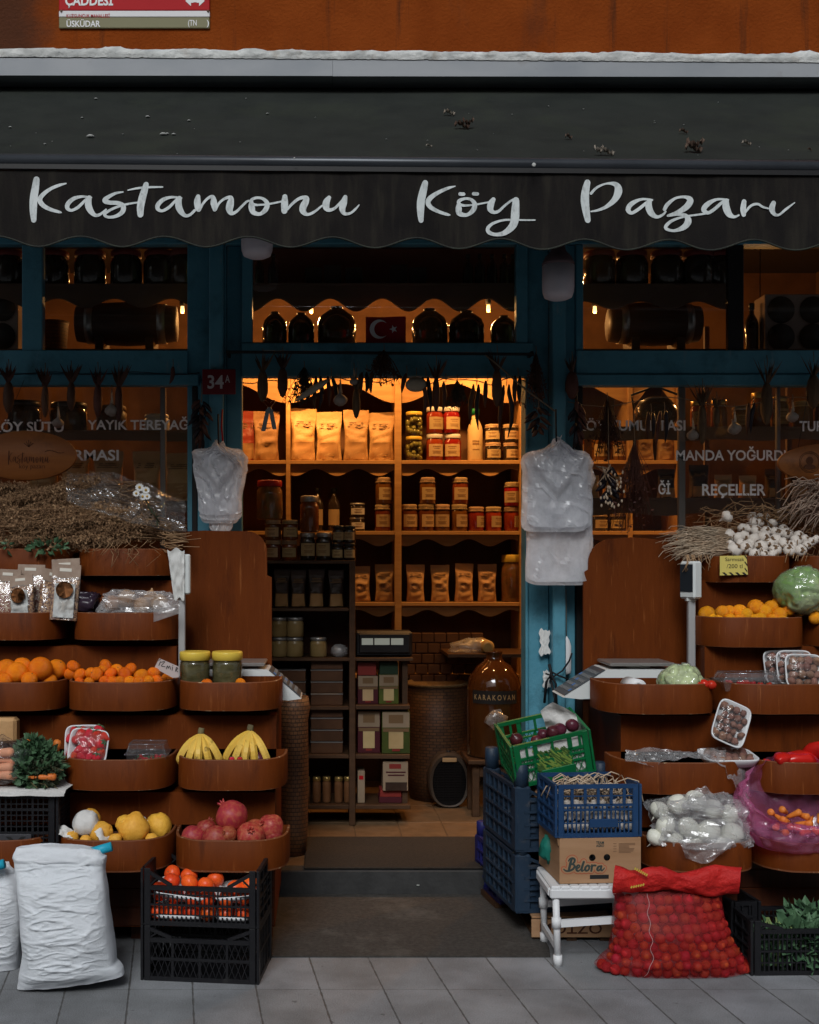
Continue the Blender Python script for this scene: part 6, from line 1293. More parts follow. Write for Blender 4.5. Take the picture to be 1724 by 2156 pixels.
# crates
def crate_root(w_, d, h, m, style='slat', dip=.0, pegs=0.0, t=.007, post=.03, ends=True, rim=.016, label_panel=None, band=0.0, floor=True):
 """plastic crate, local origin at the middle of its base; the front faces -y"""
 q = MB()
 if floor:
  q.bb(-w_ / 2 + .004, w_ / 2 - .004, -d / 2 + .004, d / 2 - .004, 0.001, .008)
 hd = h * (1 - dip)
 for sx in (-1, 1):
  for sy in (-1, 1):
   if pegs:
    q.lathe([(post * .55, h - .01), (post * .55, h + pegs), (post * .42, h + pegs + .004), (0, h + pegs + .004)], 14, (sx * (w_ / 2 - post * .62), sy * (d / 2 - post * .62), 0))
    q.box((sx * (w_ / 2 - post * .62), sy * (d / 2 - post * .62), h / 2), (post * 1.2, post * 1.2, h), None, 0, .008)
   else:
    q.box((sx * (w_ / 2 - t * .7), sy * (d / 2 - post / 2), h / 2), (t * 1.4, post, h), None, 0, .002)
    q.box((sx * (w_ / 2 - post / 2 - t * 1.4), sy * (d / 2 - t * .7), h / 2), (post - t, t * 1.4, h), None, 0, .002)
 def side(L, off, ax, dips, st):
  def pt(a, b, o=0.0): return Vector((a, (off + o) if off > 0 else (off - o), b)) if ax == 0 else Vector(((off + o) if off > 0 else (off - o), a, b))
  def br(a0, b0, a1, b1, wd, th, o=0.0): q.bar(pt(a0, b0, o), pt(a1, b1, o), *((wd, th) if False else (th, wd)), 0, up=(0, 0, 1) if abs(b1 - b0) < abs(a1 - a0) * 5 else ((1, 0, 0) if ax == 0 else (0, 1, 0)))
  top = h * (1 - dip) if dips else h
  hl = L / 2
  br(-hl, rim / 2, hl, rim / 2, rim, t * 1.5); br(-hl, top - rim / 2, hl, top - rim / 2, rim, t * 1.7)
  br(-hl + .01, top * .52, hl - .01, top * .52, .007, t * 1.2)
  if dips and dip > .1:
   g = L * .24
   for sg in (-1, 1):
    br(sg * hl, h - .006, sg * (hl - g), top, .012, t * 1.4); br(sg * (hl - .015), top, sg * (hl - g * .5), (h + top) / 2, .005, t)
  lo_, hi_ = rim, top - rim
  if st == 'slat':
   z1 = hi_ if not band else hi_ * (1 - band)
   n = max(4, int(L / .0165))
   for i in range(1, n): a = -hl + L * i / n; br(a, lo_, a, z1, .0055, t * .8)
   if band:
    br(-hl, z1, hl, z1, .009, t)
    for i in range(1, 6): a = -hl + L * i / 6; br(a, z1, a, hi_, .011, t)
   for f in (.27, .78): br(-hl, top * f, hl, top * f, .0045, t * .9)
  elif st == 'diamond':
   z1 = hi_ if not band else hi_ * (1 - band)
   n = max(4, round(L / .024));
   for i in range(n):
    for (za, zb) in ((lo_, (lo_ + z1) / 2), ((lo_ + z1) / 2, z1)):
     a0, a1 = -hl + L * i / n, -hl + L * (i + 1) / n
     br(a0, za, a1, zb, .0026, t * .6); br(a1, za, a0, zb, .0026, t * .6, .001)
   br(-hl, (lo_ + z1) / 2, hl, (lo_ + z1) / 2, .008, t)
   for i in range(1, 4): a = -hl + L * i / 4; br(a, lo_, a, z1, .009, t)
   if band:
    br(-hl, z1, hl, z1, .010, t)
    for i, f in enumerate((.16, .28, .52, .76, .9)): a = -hl + L * f; br(a, z1, a, hi_, .010 + .008 * (i % 2), t)
  elif st == 'grid':
   n = max(4, int(L / .02)); k = max(3, int(top / .02))
   for i in range(1, n): a = -hl + L * i / n; br(a, lo_, a, hi_, .004 + .004 * (i % 5 == 0), t * .8)
   for j in range(1, k): b = top * j / k; br(-hl, b, hl, b, .004 + .006 * (j % 6 == 0), t * .9)
  else:   # ribbed nearly closed wall
   inner = [(-hl, lo_), (hl, lo_), (hl, hi_), (-hl, hi_)]
   v = [pt(a, b, -t * .3) for a, b in inner] + [pt(a, b, -t * .9) for a, b in inner]
   q.add(v, [(0, 1, 2, 3), (7, 6, 5, 4), (0, 4, 5, 1), (1, 5, 6, 2), (2, 6, 7, 3), (3, 7, 4, 0)])
   for f in (.26, .5, .74): br(-hl, top * f, hl, top * f, .008, t * 2.4)
   n = max(3, int(L / .065))
   for i in range(1, n): a = -hl + L * i / n; br(a, lo_, a, hi_, .006, t * 2.0)
   for i in range(n):
    for f in (.38, .62): br(-hl + L * (i + .25) / n, top * f, -hl + L * (i + .75) / n, top * f, .012, t * 1.3, -.0005)
 ins = post if not pegs else post * 1.1
 side(w_ - ins * 1.2, -(d / 2 - t), 0, True, style); side(w_ - ins * 1.2, (d / 2 - t), 0, True, style)
 es = style if style != 'slat' else 'rib'
 side(d - ins * 1.2, -(w_ / 2 - t), 1, not ends, es); side(d - ins * 1.2, (w_ / 2 - t), 1, not ends, es)
 o = q.build('crate', mt[m])
 if label_panel:
  a0, a1, z0, z1 = label_panel; b = MB(); b.bb(a0, a1, -d / 2 - .002, -d / 2 + .003, z0, z1, 0, .001); b.build('label_plate', mt[m], o)
 return o
def put(o, name, lab, cat, loc, rot=(0, 0, 0), grp=None):
 o.name = name; o.location = loc; o.rotation_euler = rot; return tag(o, lab, cat, grp)
# two black crates with persimmons
Yc = 4.20 - DF; cxx = (X(303, Yc) + X(555, Yc)) / 2; cw = X(555, Yc) - X(303, Yc) + .005; rzc = radians(-6.5)
c1 = crate_root(cw, .29, .198, 'black', 'diamond', .22, ends=True); put(c1, 'plastic_crate', 'lower black crate with diamond lattice standing on the pavement by the white sack', 'crate', (cxx, Yc + .15, 0.0), (0, 0, rzc), 'black crates')
c2 = crate_root(cw, .29, .205, 'black', 'slat', .30, ends=True); put(c2, 'plastic_crate', 'upper black slatted crate holding persimmons on white trays', 'crate', (cxx, Yc + .15, .199), (0, 0, rzc), 'black crates')
RZ = Matrix.Translation((cxx, Yc + .15, .199)) @ Matrix.Rotation(rzc, 4, 'Z')
def ftray(lab, loc, w_, d, h, rot):
 R = MB(); prof = [(.82, 0), (1, h), (1.03, h), (.86, .006), (0, .006)]
 n = 40; vs = []
 for k, z in prof:
  for j in range(n):
   a = 2 * pi * j / n; e = .4; vs.append(Vector((w_ / 2 * k * (abs(cos(a)) ** e) * (1 if cos(a) > 0 else -1), d / 2 * k * (abs(sin(a)) ** e) * (1 if sin(a) > 0 else -1), z)))
 R.add(vs, [(i * n + j, i * n + (j + 1) % n, (i + 1) * n + (j + 1) % n, (i + 1) * n + j) for i in range(len(prof) - 1) for j in range(n)] + [tuple(range(n))[::-1]], True)
 o = R.build('foam_tray', mt['white']); o.matrix_world = RZ @ Matrix.Translation(loc) @ Euler(rot).to_matrix().to_4x4(); return tag(o, lab, 'tray', 'white foam trays in the black crate')
ft = [(-.082, -.02, .010, .225, .24, 0, 'lower left'), (.115, -.02, .010, .15, .24, 0, 'lower right'), (-.075, -.02, .083, .225, .24, .10, 'upper left tilted'), (.118, -.02, .083, .15, .24, -.10, 'upper right tilted')]
for x, y, z, w_, d, ry, nm in ft: ftray('%s white foam tray of persimmons in the black crate' % nm, (x, y, z), w_, d, .028, (0, ry, 0))
random.seed(12); r = .0335
per = [(-.165, -.10, .04), (-.105, -.10, .04), (-.04, -.10, .04), (.022, -.10, .04), (.085, -.10, .04), (.148, -.10, .04), (-.16, -.09, .128), (-.10, -.095, .120), (-.035, -.10, .114), (.02, -.10, .112), (.09, -.10, .113), (.15, -.095, .12), (-.13, -.03, .150), (-.06, -.04, .148), (.0, -.035, .142), (-.145, .04, .16), (-.08, .04, .152), (.11, -.03, .13), (.16, -.02, .142), (.02, .04, .142)]
for i, (x, y, z) in enumerate(per):
 lv = 'lower' if z < .1 else 'upper'; same = sorted([p[0] for p in per if (p[2] < .1) == (z < .1)]);
 fruit('persimmon', RZ @ Vector((x, y, z - (.019 if z > .1 else 0))), r * random.uniform(.92, 1.05), 'persimmon', 'persimmon, %s from left in the %s layer of the black crate' % (OW[same.index(x)], lv), 'persimmon', 'persimmons in the black crate')
# black grid crates at the left edge carrying herbs
Yh = 4.40 - DF; xr_ = X(122, Yh); cw = .42
for k in range(2):
 o = crate_root(cw, .42, .318, 'black', 'grid', 0, t=.008); put(o, 'plastic_crate', ('lower tall black grid crate hidden behind the white sacks at the left edge', 'upper tall black grid crate with a plate reading S V at the left edge')[k], 'crate', (xr_ - cw / 2, Yh + .22, k * .322), (0, 0, 0), 'tall black grid crates')
 if k:
  q = MB(); q.bb(-.13, .11, -.222, -.209, .115, .165, 0, .002); pl_ = q.build('name_plate', M2('plateg', (.05, .05, .056), .5), o); q = MB(); text(q, 'S V', -.06, .09, .124, .158, -.2235, .03); q.build('lettering', mt['ink'], pl_)
q = MB(); q.grid(lambda a, b: Vector(((a - .5) * .45, -.24 + .46 * b, .004 * noise.noise(Vector((a * 5, b * 5, 0))) - .012 * (b < .02))), 30, 14); q.grid(lambda a, b: Vector(((a - .5) * .45, -.24, -.016 * b + .004 * noise.noise(Vector((a * 5, 0, 0))))), 30, 2)
o = q.build('paper_sheet', mt['tissue']); ZH = .322 + .318 + .010; o.location = (xr_ - cw / 2 + .012, Yh + .22, ZH); tag(o, 'white paper sheet laid on top of the black grid crate', 'paper')
def leafy(mb, c, rad, n, size, g, mi=lambda i: 0, squash=1.0, up=.3):
 for i in range(n):
  d = Vector((g.gauss(0, 1), g.gauss(0, 1), g.gauss(0, 1) * squash)); d.normalize(); p = Vector(c) + Vector((d.x * rad[0], d.y * rad[1], d.z * rad[2])) * (g.random() ** .4)
  t = (d + Vector((g.uniform(-.8, .8), g.uniform(-.8, .8), g.uniform(-.5, .9)))).normalized(); a = t.cross(Vector((g.uniform(-1, 1), g.uniform(-1, 1), g.uniform(-1, 1)))).normalized(); nn = t.cross(a); s = size * g.uniform(.6, 1.3)
  mb.add([p, p + t * s * .45 + a * s * .32 + nn * s * .08, p + t * s, p + t * s * .45 - a * s * .32 + nn * s * .08], [(0, 1, 2), (0, 2, 3)], False, mi(i))
g = random.Random(5); s = px(Yh + .1); hb = thing('mint_bunch', 'bushy bunch of green herbs lying on the white paper on the black grid crate', 'herbs', (X(76, Yh + .1), Yh + .10, ZH))
q = MB(); leafy(q, (0, 0, .075), (.096, .075, .082), 1000, .034, g); leafy(q, (-.01, 0, .14), (.055, .05, .05), 420, .026, g); q.build('green_leaves', mt['leafg'], hb)
q = MB(); leafy(q, (.04, -.045, .06), (.06, .03, .05), 520, .018, g); q.build('wilted_leaves', mt['leafd'], hb)
q = MB()
for i in range(60): a = Vector((g.uniform(-.05, .07), g.uniform(-.05, .05), g.uniform(.02, .1))); q.tube([a, a + Vector((g.uniform(.02, .07), g.uniform(-.05, .02), g.uniform(-.05, .01)))], .0016, 3)
q.build('stems', mt['stem'], hb)
def carrot_mesh():
 q = MB(); q.lathe([(0, -1), (.25, -.98), (.6, -.3), (.88, .5), (1, .85), (.7, 1), (.25, 1.02), (.2, 1.06), (0, 1.04)], 12)
 for p in q.v: p.z *= 4.2; p *= 1 + .04 * noise.noise(p * 1.2)
 return q.mesh('carrot', mt['carrot'])
CM = carrot_mesh(); CM2 = CM.copy(); CM2.materials.clear(); CM2.materials.append(M2('salmon', (.66, .26, .14), .6, (.74, .36, .22), 12))
def carrot(p, r, rot, lab, grp, L=1.0):
 o = bpy.data.objects.new('carrot', CM); C.objects.link(o); o.location = p; o.scale = (r, r, r * L); o.rotation_euler = rot; return tag(o, lab, 'carrot', grp)
for i, (u, v, rot, lab) in enumerate(((88, 1636, (0, 1.55, .05), 'carrot lying flat below the green herb bunch'), (50, 1572, (.3, .9, 0), 'carrot end sticking out at the upper left of the herb bunch'), (116, 1590, (.1, .2, 0), 'carrot end sticking out at the right of the herb bunch'))):
 y = Yh + (.03, .16, .17)[i]; carrot(P(u, v, y), .016 if i else .014, rot, lab, 'carrots around the herb bunch', .9)
bgc = thing('carrot_bag', 'clear bag of pale carrots on the black grid crate at the left edge', 'carrots', (X(8, Yh + .1), Yh + .08, ZH + .02));
for i in range(7):
 o = bpy.data.objects.new('carrot', CM2); C.objects.link(o); o.parent = bgc; o.location = (-.02 + .012 * (i % 3), -.03 + .02 * (i % 3), .03 + .028 * (i // 2)); o.scale = (.019, .019, .017); o.rotation_euler = (.1 * i, 1.5 + .1 * (i % 3), .12 * i - .2)
q = MB(); q.grid(lambda a, b: (lambda n_: Vector((.135 * n_.x - .01, .075 * n_.y, .075 + .085 * n_.z)) * (1 + .25 * noise.noise(n_ * 3)))(Vector((sin(pi * b) * cos(2 * pi * a), sin(pi * b) * sin(2 * pi * a), cos(pi * b)))), 40, 24, wrap=True); q.build('clear_film', mt['clear'], bgc)
o = put(MB().box((0, 0, .05), (.11, .07, .10), None, 0, .012).build('box', mt['kraft']), 'paper_packet', 'beige paper packet above the carrot bag at the left edge', 'packet', (X(5, Yh + .25), Yh + .28, ZH + .14))
# sacks
def lerp_tab(tab, t):
 for (a, x), (b, y) in zip(tab, tab[1:]):
  if t <= b: k = (t - a) / (b - a); k = k * k * (3 - 2 * k) * .5 + k * .5; return x + (y - x) * k
 return tab[-1][1]
def sack_surface(lt_, rt, zt_, zb_, dep, Y, wr=1.0, seed=0, sc=(7, 27), inset=0.0):
 """lt_, rt: left and right edge (t from base 0 to top 1, u px at depth Y); base and top heights vary across"""
 def f(a, t):
  th = 2 * pi * a; c, s_ = cos(th), sin(th)
  x0, x1 = X(lerp_tab(lt_, t), Y) + inset, X(lerp_tab(rt, t), Y) - inset; hw = (x1 - x0) / 2; xm = (x0 + x1) / 2
  x = xm - hw * (abs(c) ** .8) * (1 if c > 0 else -1)
  k = (x - X(lt_[0][1], Y)) / max(.01, X(rt[0][1], Y) - X(lt_[0][1], Y)); k = max(0, min(1, k))
  z0 = zb_(k); z1 = zt_(k); z = z0 + (z1 - z0) * t
  d = (lerp_tab(dep, t) - inset) * (abs(s_) ** .75) * (-1 if s_ > 0 else 1)
  fr_ = (1 - abs(c) ** 3)
  n1 = noise.noise(Vector((x * sc[0] + seed, z * sc[1], s_ * .7))); n2 = noise.noise(Vector((x * sc[0] * 2.6, z * sc[1] * 2.1 + seed, s_ + 4))); n3 = noise.noise(Vector((x * 3 + seed, z * 7, s_ * 2)))
  w_ = ((.16 - min(.16, abs(n1))) * -.045 + .003 + (.14 - min(.14, abs(n2))) * -.038 + n3 * .024) * wr * min(1, t * 6 + .2)
  return Vector((x + .006 * n3 * wr, Y + dep[0][1] * .0 + d + w_ * fr_ * (1 if s_ > 0 else -1), z + .004 * n2 * wr))
 return f
def sack(name, lab, lt_, rt, zt_, zb_, dep, Y, grp, seed):
 f = sack_surface(lt_, rt, zt_, zb_, dep, Y, 1.0, seed)
 R = thing(name, lab, 'sack', (X((lt_[0][1] + rt[0][1]) / 2, Y), Y, 0), 0, grp); off = R.location.copy()
 q = MB(); q.grid(lambda a, b: f(a, b) - off, 150, 150, wrap=True); bot = [f(i / 40, 0) - off for i in range(40)]; q.add(bot, [tuple(range(40))]); q.build('woven_bag', mt['sack'], R)
 # folded collar
 q = MB()
 for k, (t0, t1) in enumerate(((.90, 1.0),)):
  def col(a, b):
   p = f(a, t0 + (t1 - t0) * b) - off; bl = sin(pi * b) ** .6; cy = Y - off.y
   return Vector((p.x * (1 + .012 * bl) + .0, cy + (p.y - cy) * (1.0 + .10 * bl) + (-.006 if p.y < cy else .006) * bl, p.z + .006 * (b > .9) + .006 * noise.noise(Vector((p.x * 14, b * 3, seed)))))
  q.grid(col, 90, 9, wrap=True); top = [col(i / 40, 1) for i in range(40)]; q.add(top, [tuple(range(40))])
 q.build('folded_collar', mt['sack'], R); return R, f
Ys = 4.14 - DF + .0
zs_ = lambda v: Z(v, Ys)
sack('white_sack', 'full white woven sack in front, between the crates and the picture edge', [(0, 36), (.06, 40), (.25, 50), (.5, 46), (.75, 36), (.88, 30), (.95, 28), (1, 34)], [(0, 261), (.04, 258), (.12, 243), (.4, 236), (.65, 229), (.85, 222), (.95, 224), (1, 214)],
     lambda k: zs_(1786 + 6 * (k - .4) ** 2 * 4 + 6 * k), lambda k: zs_(2082 - 26 * k) * (1 if True else 0) + .003, [(0, .07), (.1, .105), (.4, .125), (.7, .10), (.88, .05), (1, .03)], Ys + .02, 'white sacks at the left edge', 1)
Yt = 4.32 - DF; zt2 = lambda v: Z(v, Yt)
sack('white_sack', 'second white woven sack cut off by the left picture edge', [(0, -160), (.3, -165), (.8, -150), (1, -130)], [(0, 42), (.1, 46), (.5, 50), (.85, 40), (1, 20)], lambda k: zt2(1815 + 8 * k), lambda k: max(.002, zt2(2058)), [(0, .07), (.2, .11), (.6, .11), (.9, .05), (1, .03)], Yt + .05, 'white sacks at the left edge', 6)
tb_ = M2('tubeblue', (.02, .36, .52), .45)
for u0, u1, v, y, lab in ((190, 235, 1786, Ys + .03, 'bright blue plastic tube poking out of the front white sack'), (-30, 9, 1822, Yt - .03, 'turquoise plastic tube poking out of the second sack')):
 q = MB(); a, b = P(u0, v + 9, y), P(u1, v - 4, y); q.tube([a - a, b - a], [10 * px(y), 10 * px(y)], 14); o = q.build('blue_tube', tb_); o.location = a; tag(o, lab, 'tube')
# red net sack of shallots
Yn = 4.34 - DF
L_ = [(0, 1252), (.06, 1260), (.2, 1283), (.45, 1290), (.7, 1292), (.86, 1296), (1, 1300)]; R__ = [(0, 1588), (.06, 1575), (.2, 1556), (.45, 1533), (.7, 1522), (.86, 1518), (1, 1520)]
dp = [(0, .10), (.15, .125), (.5, .115), (.8, .075), (1, .045)]
fz0 = lambda k: max(.003, Z(2052 + 16 * sin(pi * k), Yn - .11)); fz1 = lambda k: Z(1868 + 6 * k, Yn)
fN = sack_surface(L_, R__, fz1, fz0, dp, Yn, .35, 3, (4, 9))
NS = thing('onion_net_sack', 'big red net sack full of shallots standing on the pavement', 'sack', (X(1420, Yn), Yn, 0)); off = NS.location.copy()
def net_mat():
 m = bpy.data.materials.new('red netting'); m.use_nodes = True; nt = m.node_tree; b = nt.nodes['Principled BSDF']; b.inputs['Base Color'].default_value = (.34, .006, .008, 1); b.inputs['Roughness'].default_value = .55
 o = nt.nodes['Material Output']; t = _n(nt, 'ShaderNodeBsdfTransparent'); mx = _n(nt, 'ShaderNodeMixShader'); nt.links.new(t.outputs[0], mx.inputs[1]); nt.links.new(b.outputs[0], mx.inputs[2]); nt.links.new(mx.outputs[0], o.inputs[0])
 tc = _n(nt, 'ShaderNodeTexCoord'); sp = _n(nt, 'ShaderNodeSeparateXYZ'); nt.links.new(tc.outputs['Object'], sp.inputs[0])
 def ln(o_, sc):
  a = _n(nt, 'ShaderNodeMath', operation='MULTIPLY'); a.inputs[1].default_value = sc; nt.links.new(sp.outputs[o_], a.inputs[0]); f = _n(nt, 'ShaderNodeMath', operation='FRACT'); nt.links.new(a.outputs[0], f.inputs[0]); g_ = _n(nt, 'ShaderNodeMath', operation='LESS_THAN'); g_.inputs[1].default_value = .42; nt.links.new(f.outputs[0], g_.inputs[0]); return g_.outputs[0]
 mxn = _n(nt, 'ShaderNodeMath', operation='MAXIMUM'); nt.links.new(ln(0, 760), mxn.inputs[0]); nt.links.new(ln(2, 640), mxn.inputs[1])
 ml = _n(nt, 'ShaderNodeMath', operation='MULTIPLY'); ml.inputs[1].default_value = .58; nt.links.new(mxn.outputs[0], ml.inputs[0]); nt.links.new(ml.outputs[0], mx.inputs[0]); return m
mt['net'] = net_mat()
q = MB(); q.grid(lambda a, b: fN(a, b) - off, 80, 50, wrap=True); q.build('netting', mt['net'], NS)
Y_ = Yn - .02
def roll(a, b):
 th = 2 * pi * b; u = 1292 + (1558 - 1292) * a; vtop = 1822 + 10 * sin(a * 3.2) + 6 * sin(a * 14); vbot = 1874 + 8 * a + 5 * sin(a * 9 + 1); fl = 1 + .5 * max(0, a - .85) + .25 * max(0, .12 - a)
 c = (vtop + vbot) / 2; h = (vbot - vtop) / 2 * fl
 p = P(u + 3 * cos(th), c - h * cos(th), Y_ - .035 - .028 * sin(th) * (1 + .2 * sin(a * 20))); n_ = noise.noise(Vector((a * 9, th * 1.5, 0))); return p + Vector((0, .01 * n_, .008 * n_)) - off
q = MB(); q.grid(lambda b, a: roll(a, b), 24, 70, wrap=True); q.add([roll(0, i / 24) for i in range(24)], [tuple(range(24))]); q.add([roll(1, i / 24) for i in range(24)], [tuple(range(24))[::-1]])
q.build('folded_top', M('folded red netting', (.44, .010, .010), .6, (.54, .018, .014), 14, bump=.8, bscale=60), NS)
q = MB(); q.tube([fN(.245 - .06 + .004 * sin(i), .02 + .96 * i / 30) - off + Vector((0, -.004, 0)) for i in range(31)], .0007, 4); q.build('seam_thread', M2('thread', (.6, .5, .5), .8), NS)
q = MB()
for i in range(7): p = P(1336 + i * 4, 1831 + i * 2.2, Y_ - .073) - off; q.bar(p, p + Vector((.004, 0, .008)), .004, .004)
for i in range(6): p = P(1328 + i * 5, 1870 - i * 1, Y_ - .078) - off; q.bar(p, p + Vector((.004, 0, .008)), .004, .004)
q.build('yellow_stitching', M2('ystitch', (.55, .42, .06), .7), NS)
random.seed(77); rO = .0185; cnt = 0
zz_ = .022; row_ = 0; ZT = Z(1872, Yn); glab = 'shallot among its look-alikes inside the red net sack'
ons = []
while zz_ < ZT - .012:
 t = min(.985, max(.03, (zz_ - .01) / (ZT - .01)))
 us = [i / 200 for i in range(0, 101)]
 fI = sack_surface(L_, R__, fz1, fz0, dp, Yn, 0, 3, (4, 9), rO * .9)
 pts = [fI(u * 1.0, t) for u in us]      # front half runs a = 0 .. .5
 L2 = [0]
 for a, b in zip(pts, pts[1:]): L2.append(L2[-1] + (Vector((b.x - a.x, b.y - a.y, 0))).length)
 n = int(L2[-1] / (rO * 1.92)); o0 = .5 if row_ % 2 else 0
 for k in range(n + 1):
  dd = (k + o0) * rO * 1.92
  if dd > L2[-1]: continue
  i = next(j for j in range(len(L2)) if L2[j] >= dd)
  ons.append((pts[i].x + random.gauss(0, .0022), pts[i].y + random.uniform(0, .008), zz_ + random.gauss(0, .003)))
 zz_ += rO * 1.68; row_ += 1
for p in ons[:290]:
 fruit('onion', p, rO * random.uniform(.84, 1.14), 'shallot', glab, 'shallot', 'shallots inside the red net sack')
# blue and green crates, stool, box
Yk = 4.70 - DF; rzk = radians(7.5); kx = X(1085, Yk); kw = .40; kd = .50
def bc(z, name, lab, m, h, pegs):
 o = crate_root(kw, kd, h, m, 'rib', .18, pegs, t=.009, post=.055, ends=True); Mt = Matrix.Translation((kx, Yk, z)) @ Matrix.Rotation(rzk, 4, 'Z') @ Matrix.Translation((kw / 2, kd / 2, 0)); o.name = name; o.matrix_world = Mt; return tag(o, lab, 'crate', 'blue crates of onions'), Mt
wc = thing('wooden_crate', 'low wooden crate with dark upside down lettering under the blue crates', 'crate', (X(1205, 4.66 - DF), 4.66 - DF + .22, 0)); q = MB()
ww = X(1292, 4.66 - DF) - X(1120, 4.66 - DF); q.bb(-ww / 2, ww / 2, -.22, -.208, .018, .088, 0, .001); q.build('side_board', mt['card'], wc); q = MB(); q.bb(-ww / 2, ww / 2, .208, .22, .018, .088, 0, .001); q.build('side_board', mt['card'], wc)
q = MB();
for i in range(5): q.bb(-ww / 2 + .004, ww / 2 - .004, -.205 + i * .085, -.205 + i * .085 + .07, .089, .097, 0, .001)
q.build('top_slat', mt['card'], wc); q = MB()
for sx in (-1, 0, 1): q.bb(sx * (ww / 2 - .03) - .02, sx * (ww / 2 - .03) + .02, -.207, .207, 0, .0175)
q.build('runner', mt['walnut'], wc)
q = MB(); text(q, 'OZTOM', -ww * .30, ww * .46, .032, .074, -.2205, .01, M4=Matrix.Translation((.02, 0, .106)) @ Matrix.Rotation(pi, 4, 'Y')); q.build('lettering', mt['wooddark'], wc)
b1, M1 = bc(.099, 'plastic_crate', 'lower dark blue crate of the stack beside the doorway', 'bluedk', .235, .07); b2, M2_ = bc(.345, 'plastic_crate', 'upper dark blue crate with round corner pegs carrying the green crate', 'bluedk', .262, .085)
b3 = crate_root(.30, .40, .22, 'indigo', 'rib', .15, .06, t=.009, post=.05); put(b3, 'plastic_crate', 'indigo blue crate behind the dark blue stack beside the doorway', 'crate', (X(1092, -.12), -.12, .115 - .0), (0, 0, .15)); b3.location.z = .03
q = MB()
for i in range(3): q.bb(-.13 + i * .1, -.07 + i * .1, -.17, .17, 0, .029)
o = q.build('pallet_slats', mt['walnut']); o.location = (X(1078, -.12), -.12, 0.0); o.rotation_euler = (0, 0, .15); tag(o, 'wooden slats under the indigo crate', 'pallet')
random.seed(21)
for i, (x, y, z, lab) in enumerate(((-.06, -.19, .19, 'brown onion behind the left front peg of the upper blue crate'), (-.10, -.08, .18, 'brown onion further back behind the left peg of the upper blue crate'), (.12, -.2, .205, 'brown onion right of the green crate in the upper blue crate'), (.02, -.12, .10, 'brown onion deep inside the upper blue crate'))):
 fruit('onion', M2_ @ Vector((x, y, z + .03)), .042, 'brown_onion', lab, 'onion', 'brown onions in blue crates', None, None, ['onionb'], None, 'onion_b')
for i, (x, y, z, lab) in enumerate(((-.12, -.1, .19, 'brown onion at the left in the lower blue crate'), (.0, -.18, .18, 'brown onion at the front of the lower blue crate'))): fruit('onion', M1 @ Vector((x, y, z)), .04, 'brown_onion', lab, 'onion', 'brown onions in blue crates', None, None, ['onionb'], None, 'onion_b')
fruit('onion', b3.matrix_world @ Vector((0, 0, 0)) + Vector((X(1078, -.12), -.12, 0)) * 0 + Vector((X(1070, -.2), -.2, .25)), .04, 'brown_onion', 'reddish onion showing above the indigo crate', 'onion', None, None, None, ['onionb'], None, 'onion_b')
# green crate
Yg = 4.74 - DF; gw, gd, gh = .335, .27, .185
o = crate_root(gw, gd, gh, 'green', 'diamond', 0, t=.007, post=.032, band=.30, label_panel=(-.055, .085, .004, .055))
GM = Matrix.Translation(P(1172, 1643, Yg)) @ Euler((radians(13), radians(-12), radians(3))).to_matrix().to_4x4() @ Matrix.Translation((0, gd / 2, 0)); o.matrix_world = GM; o.name = 'plastic_crate'; tag(o, 'green crate with diamond lattice tilted on top of the blue stack', 'crate')
random.seed(4)
for i, (x, y, z, lab) in enumerate(((-.115, -.03, .165, 'red onion at the left end of the green crate'), (-.045, -.085, .165, 'red onion low left of the middle in the green crate'), (-.01, -.06, .175, 'pinkish red onion in the middle of the green crate'), (.025, -.09, .19, 'red onion left of the two dark ones in the green crate'), (.055, -.085, .19, 'glossy dark red onion right of the middle in the green crate'), (.11, -.08, .195, 'pointed dark red onion at the right end of the green crate'))):
 fruit('onion', GM @ Vector((x, y, z)), .024 if i in (1, 2) else .028, 'red_onion', lab, 'onion', 'red onions in the green crate', None, None, ['onionred'], None, 'onion_r')
def sheet(name, lab, cat, m, M4, fn, nu, nv, grp=None):
 q = MB(); q.grid(fn, nu, nv); o = q.build(name, m); o.matrix_world = M4; return tag(o, lab, cat, grp)
sheet('paper_sheet', 'crumpled white paper standing up at the right corner of the green crate', 'paper', mt['tissue'], GM @ Matrix.Translation((.115, .0, .12)), lambda a, b: Vector(((a - .5) * .13 - .03 * b, .05 + .03 * noise.noise(Vector((a * 3, b * 3, 0))) - .06 * a, b * .15 - .05 + .05 * (1 - abs(a - .4) * 2) * b)), 14, 14)
sheet('paper_sheet', 'white printed paper lining the front of the green crate', 'paper', mt['tissue'], GM @ Matrix.Translation((0, -gd / 2 + .014, 0)), lambda a, b: Vector(((a - .5) * .29, .003 * noise.noise(Vector((a * 9, b * 6, 2))) + .0, .012 + b * (.145 if abs(a - .48) > .2 else .15))), 30, 12)
g = random.Random(9); q = MB()
for i in range(150):
 x = g.uniform(-.06, .06); z = g.uniform(.035, .125); a = Vector((x, g.uniform(-.003, .004), z)); e = Vector((g.uniform(.02, .05), 0, -g.uniform(.02, .05))); q.bar(a - e * .5, a + e * .5, .003, .0055, i % 2)
o = q.build('leek_greens', [M2('leek1', (.20, .30, .06), .5), M2('leek2', (.06, .12, .03), .5)]); o.matrix_world = GM @ Matrix.Translation((.005, -gd / 2 + .006 - .0, 0)) ; tag(o, 'chopped green leek leaves pressed against the front of the green crate', 'leeks')
for i, m in enumerate(()): pass
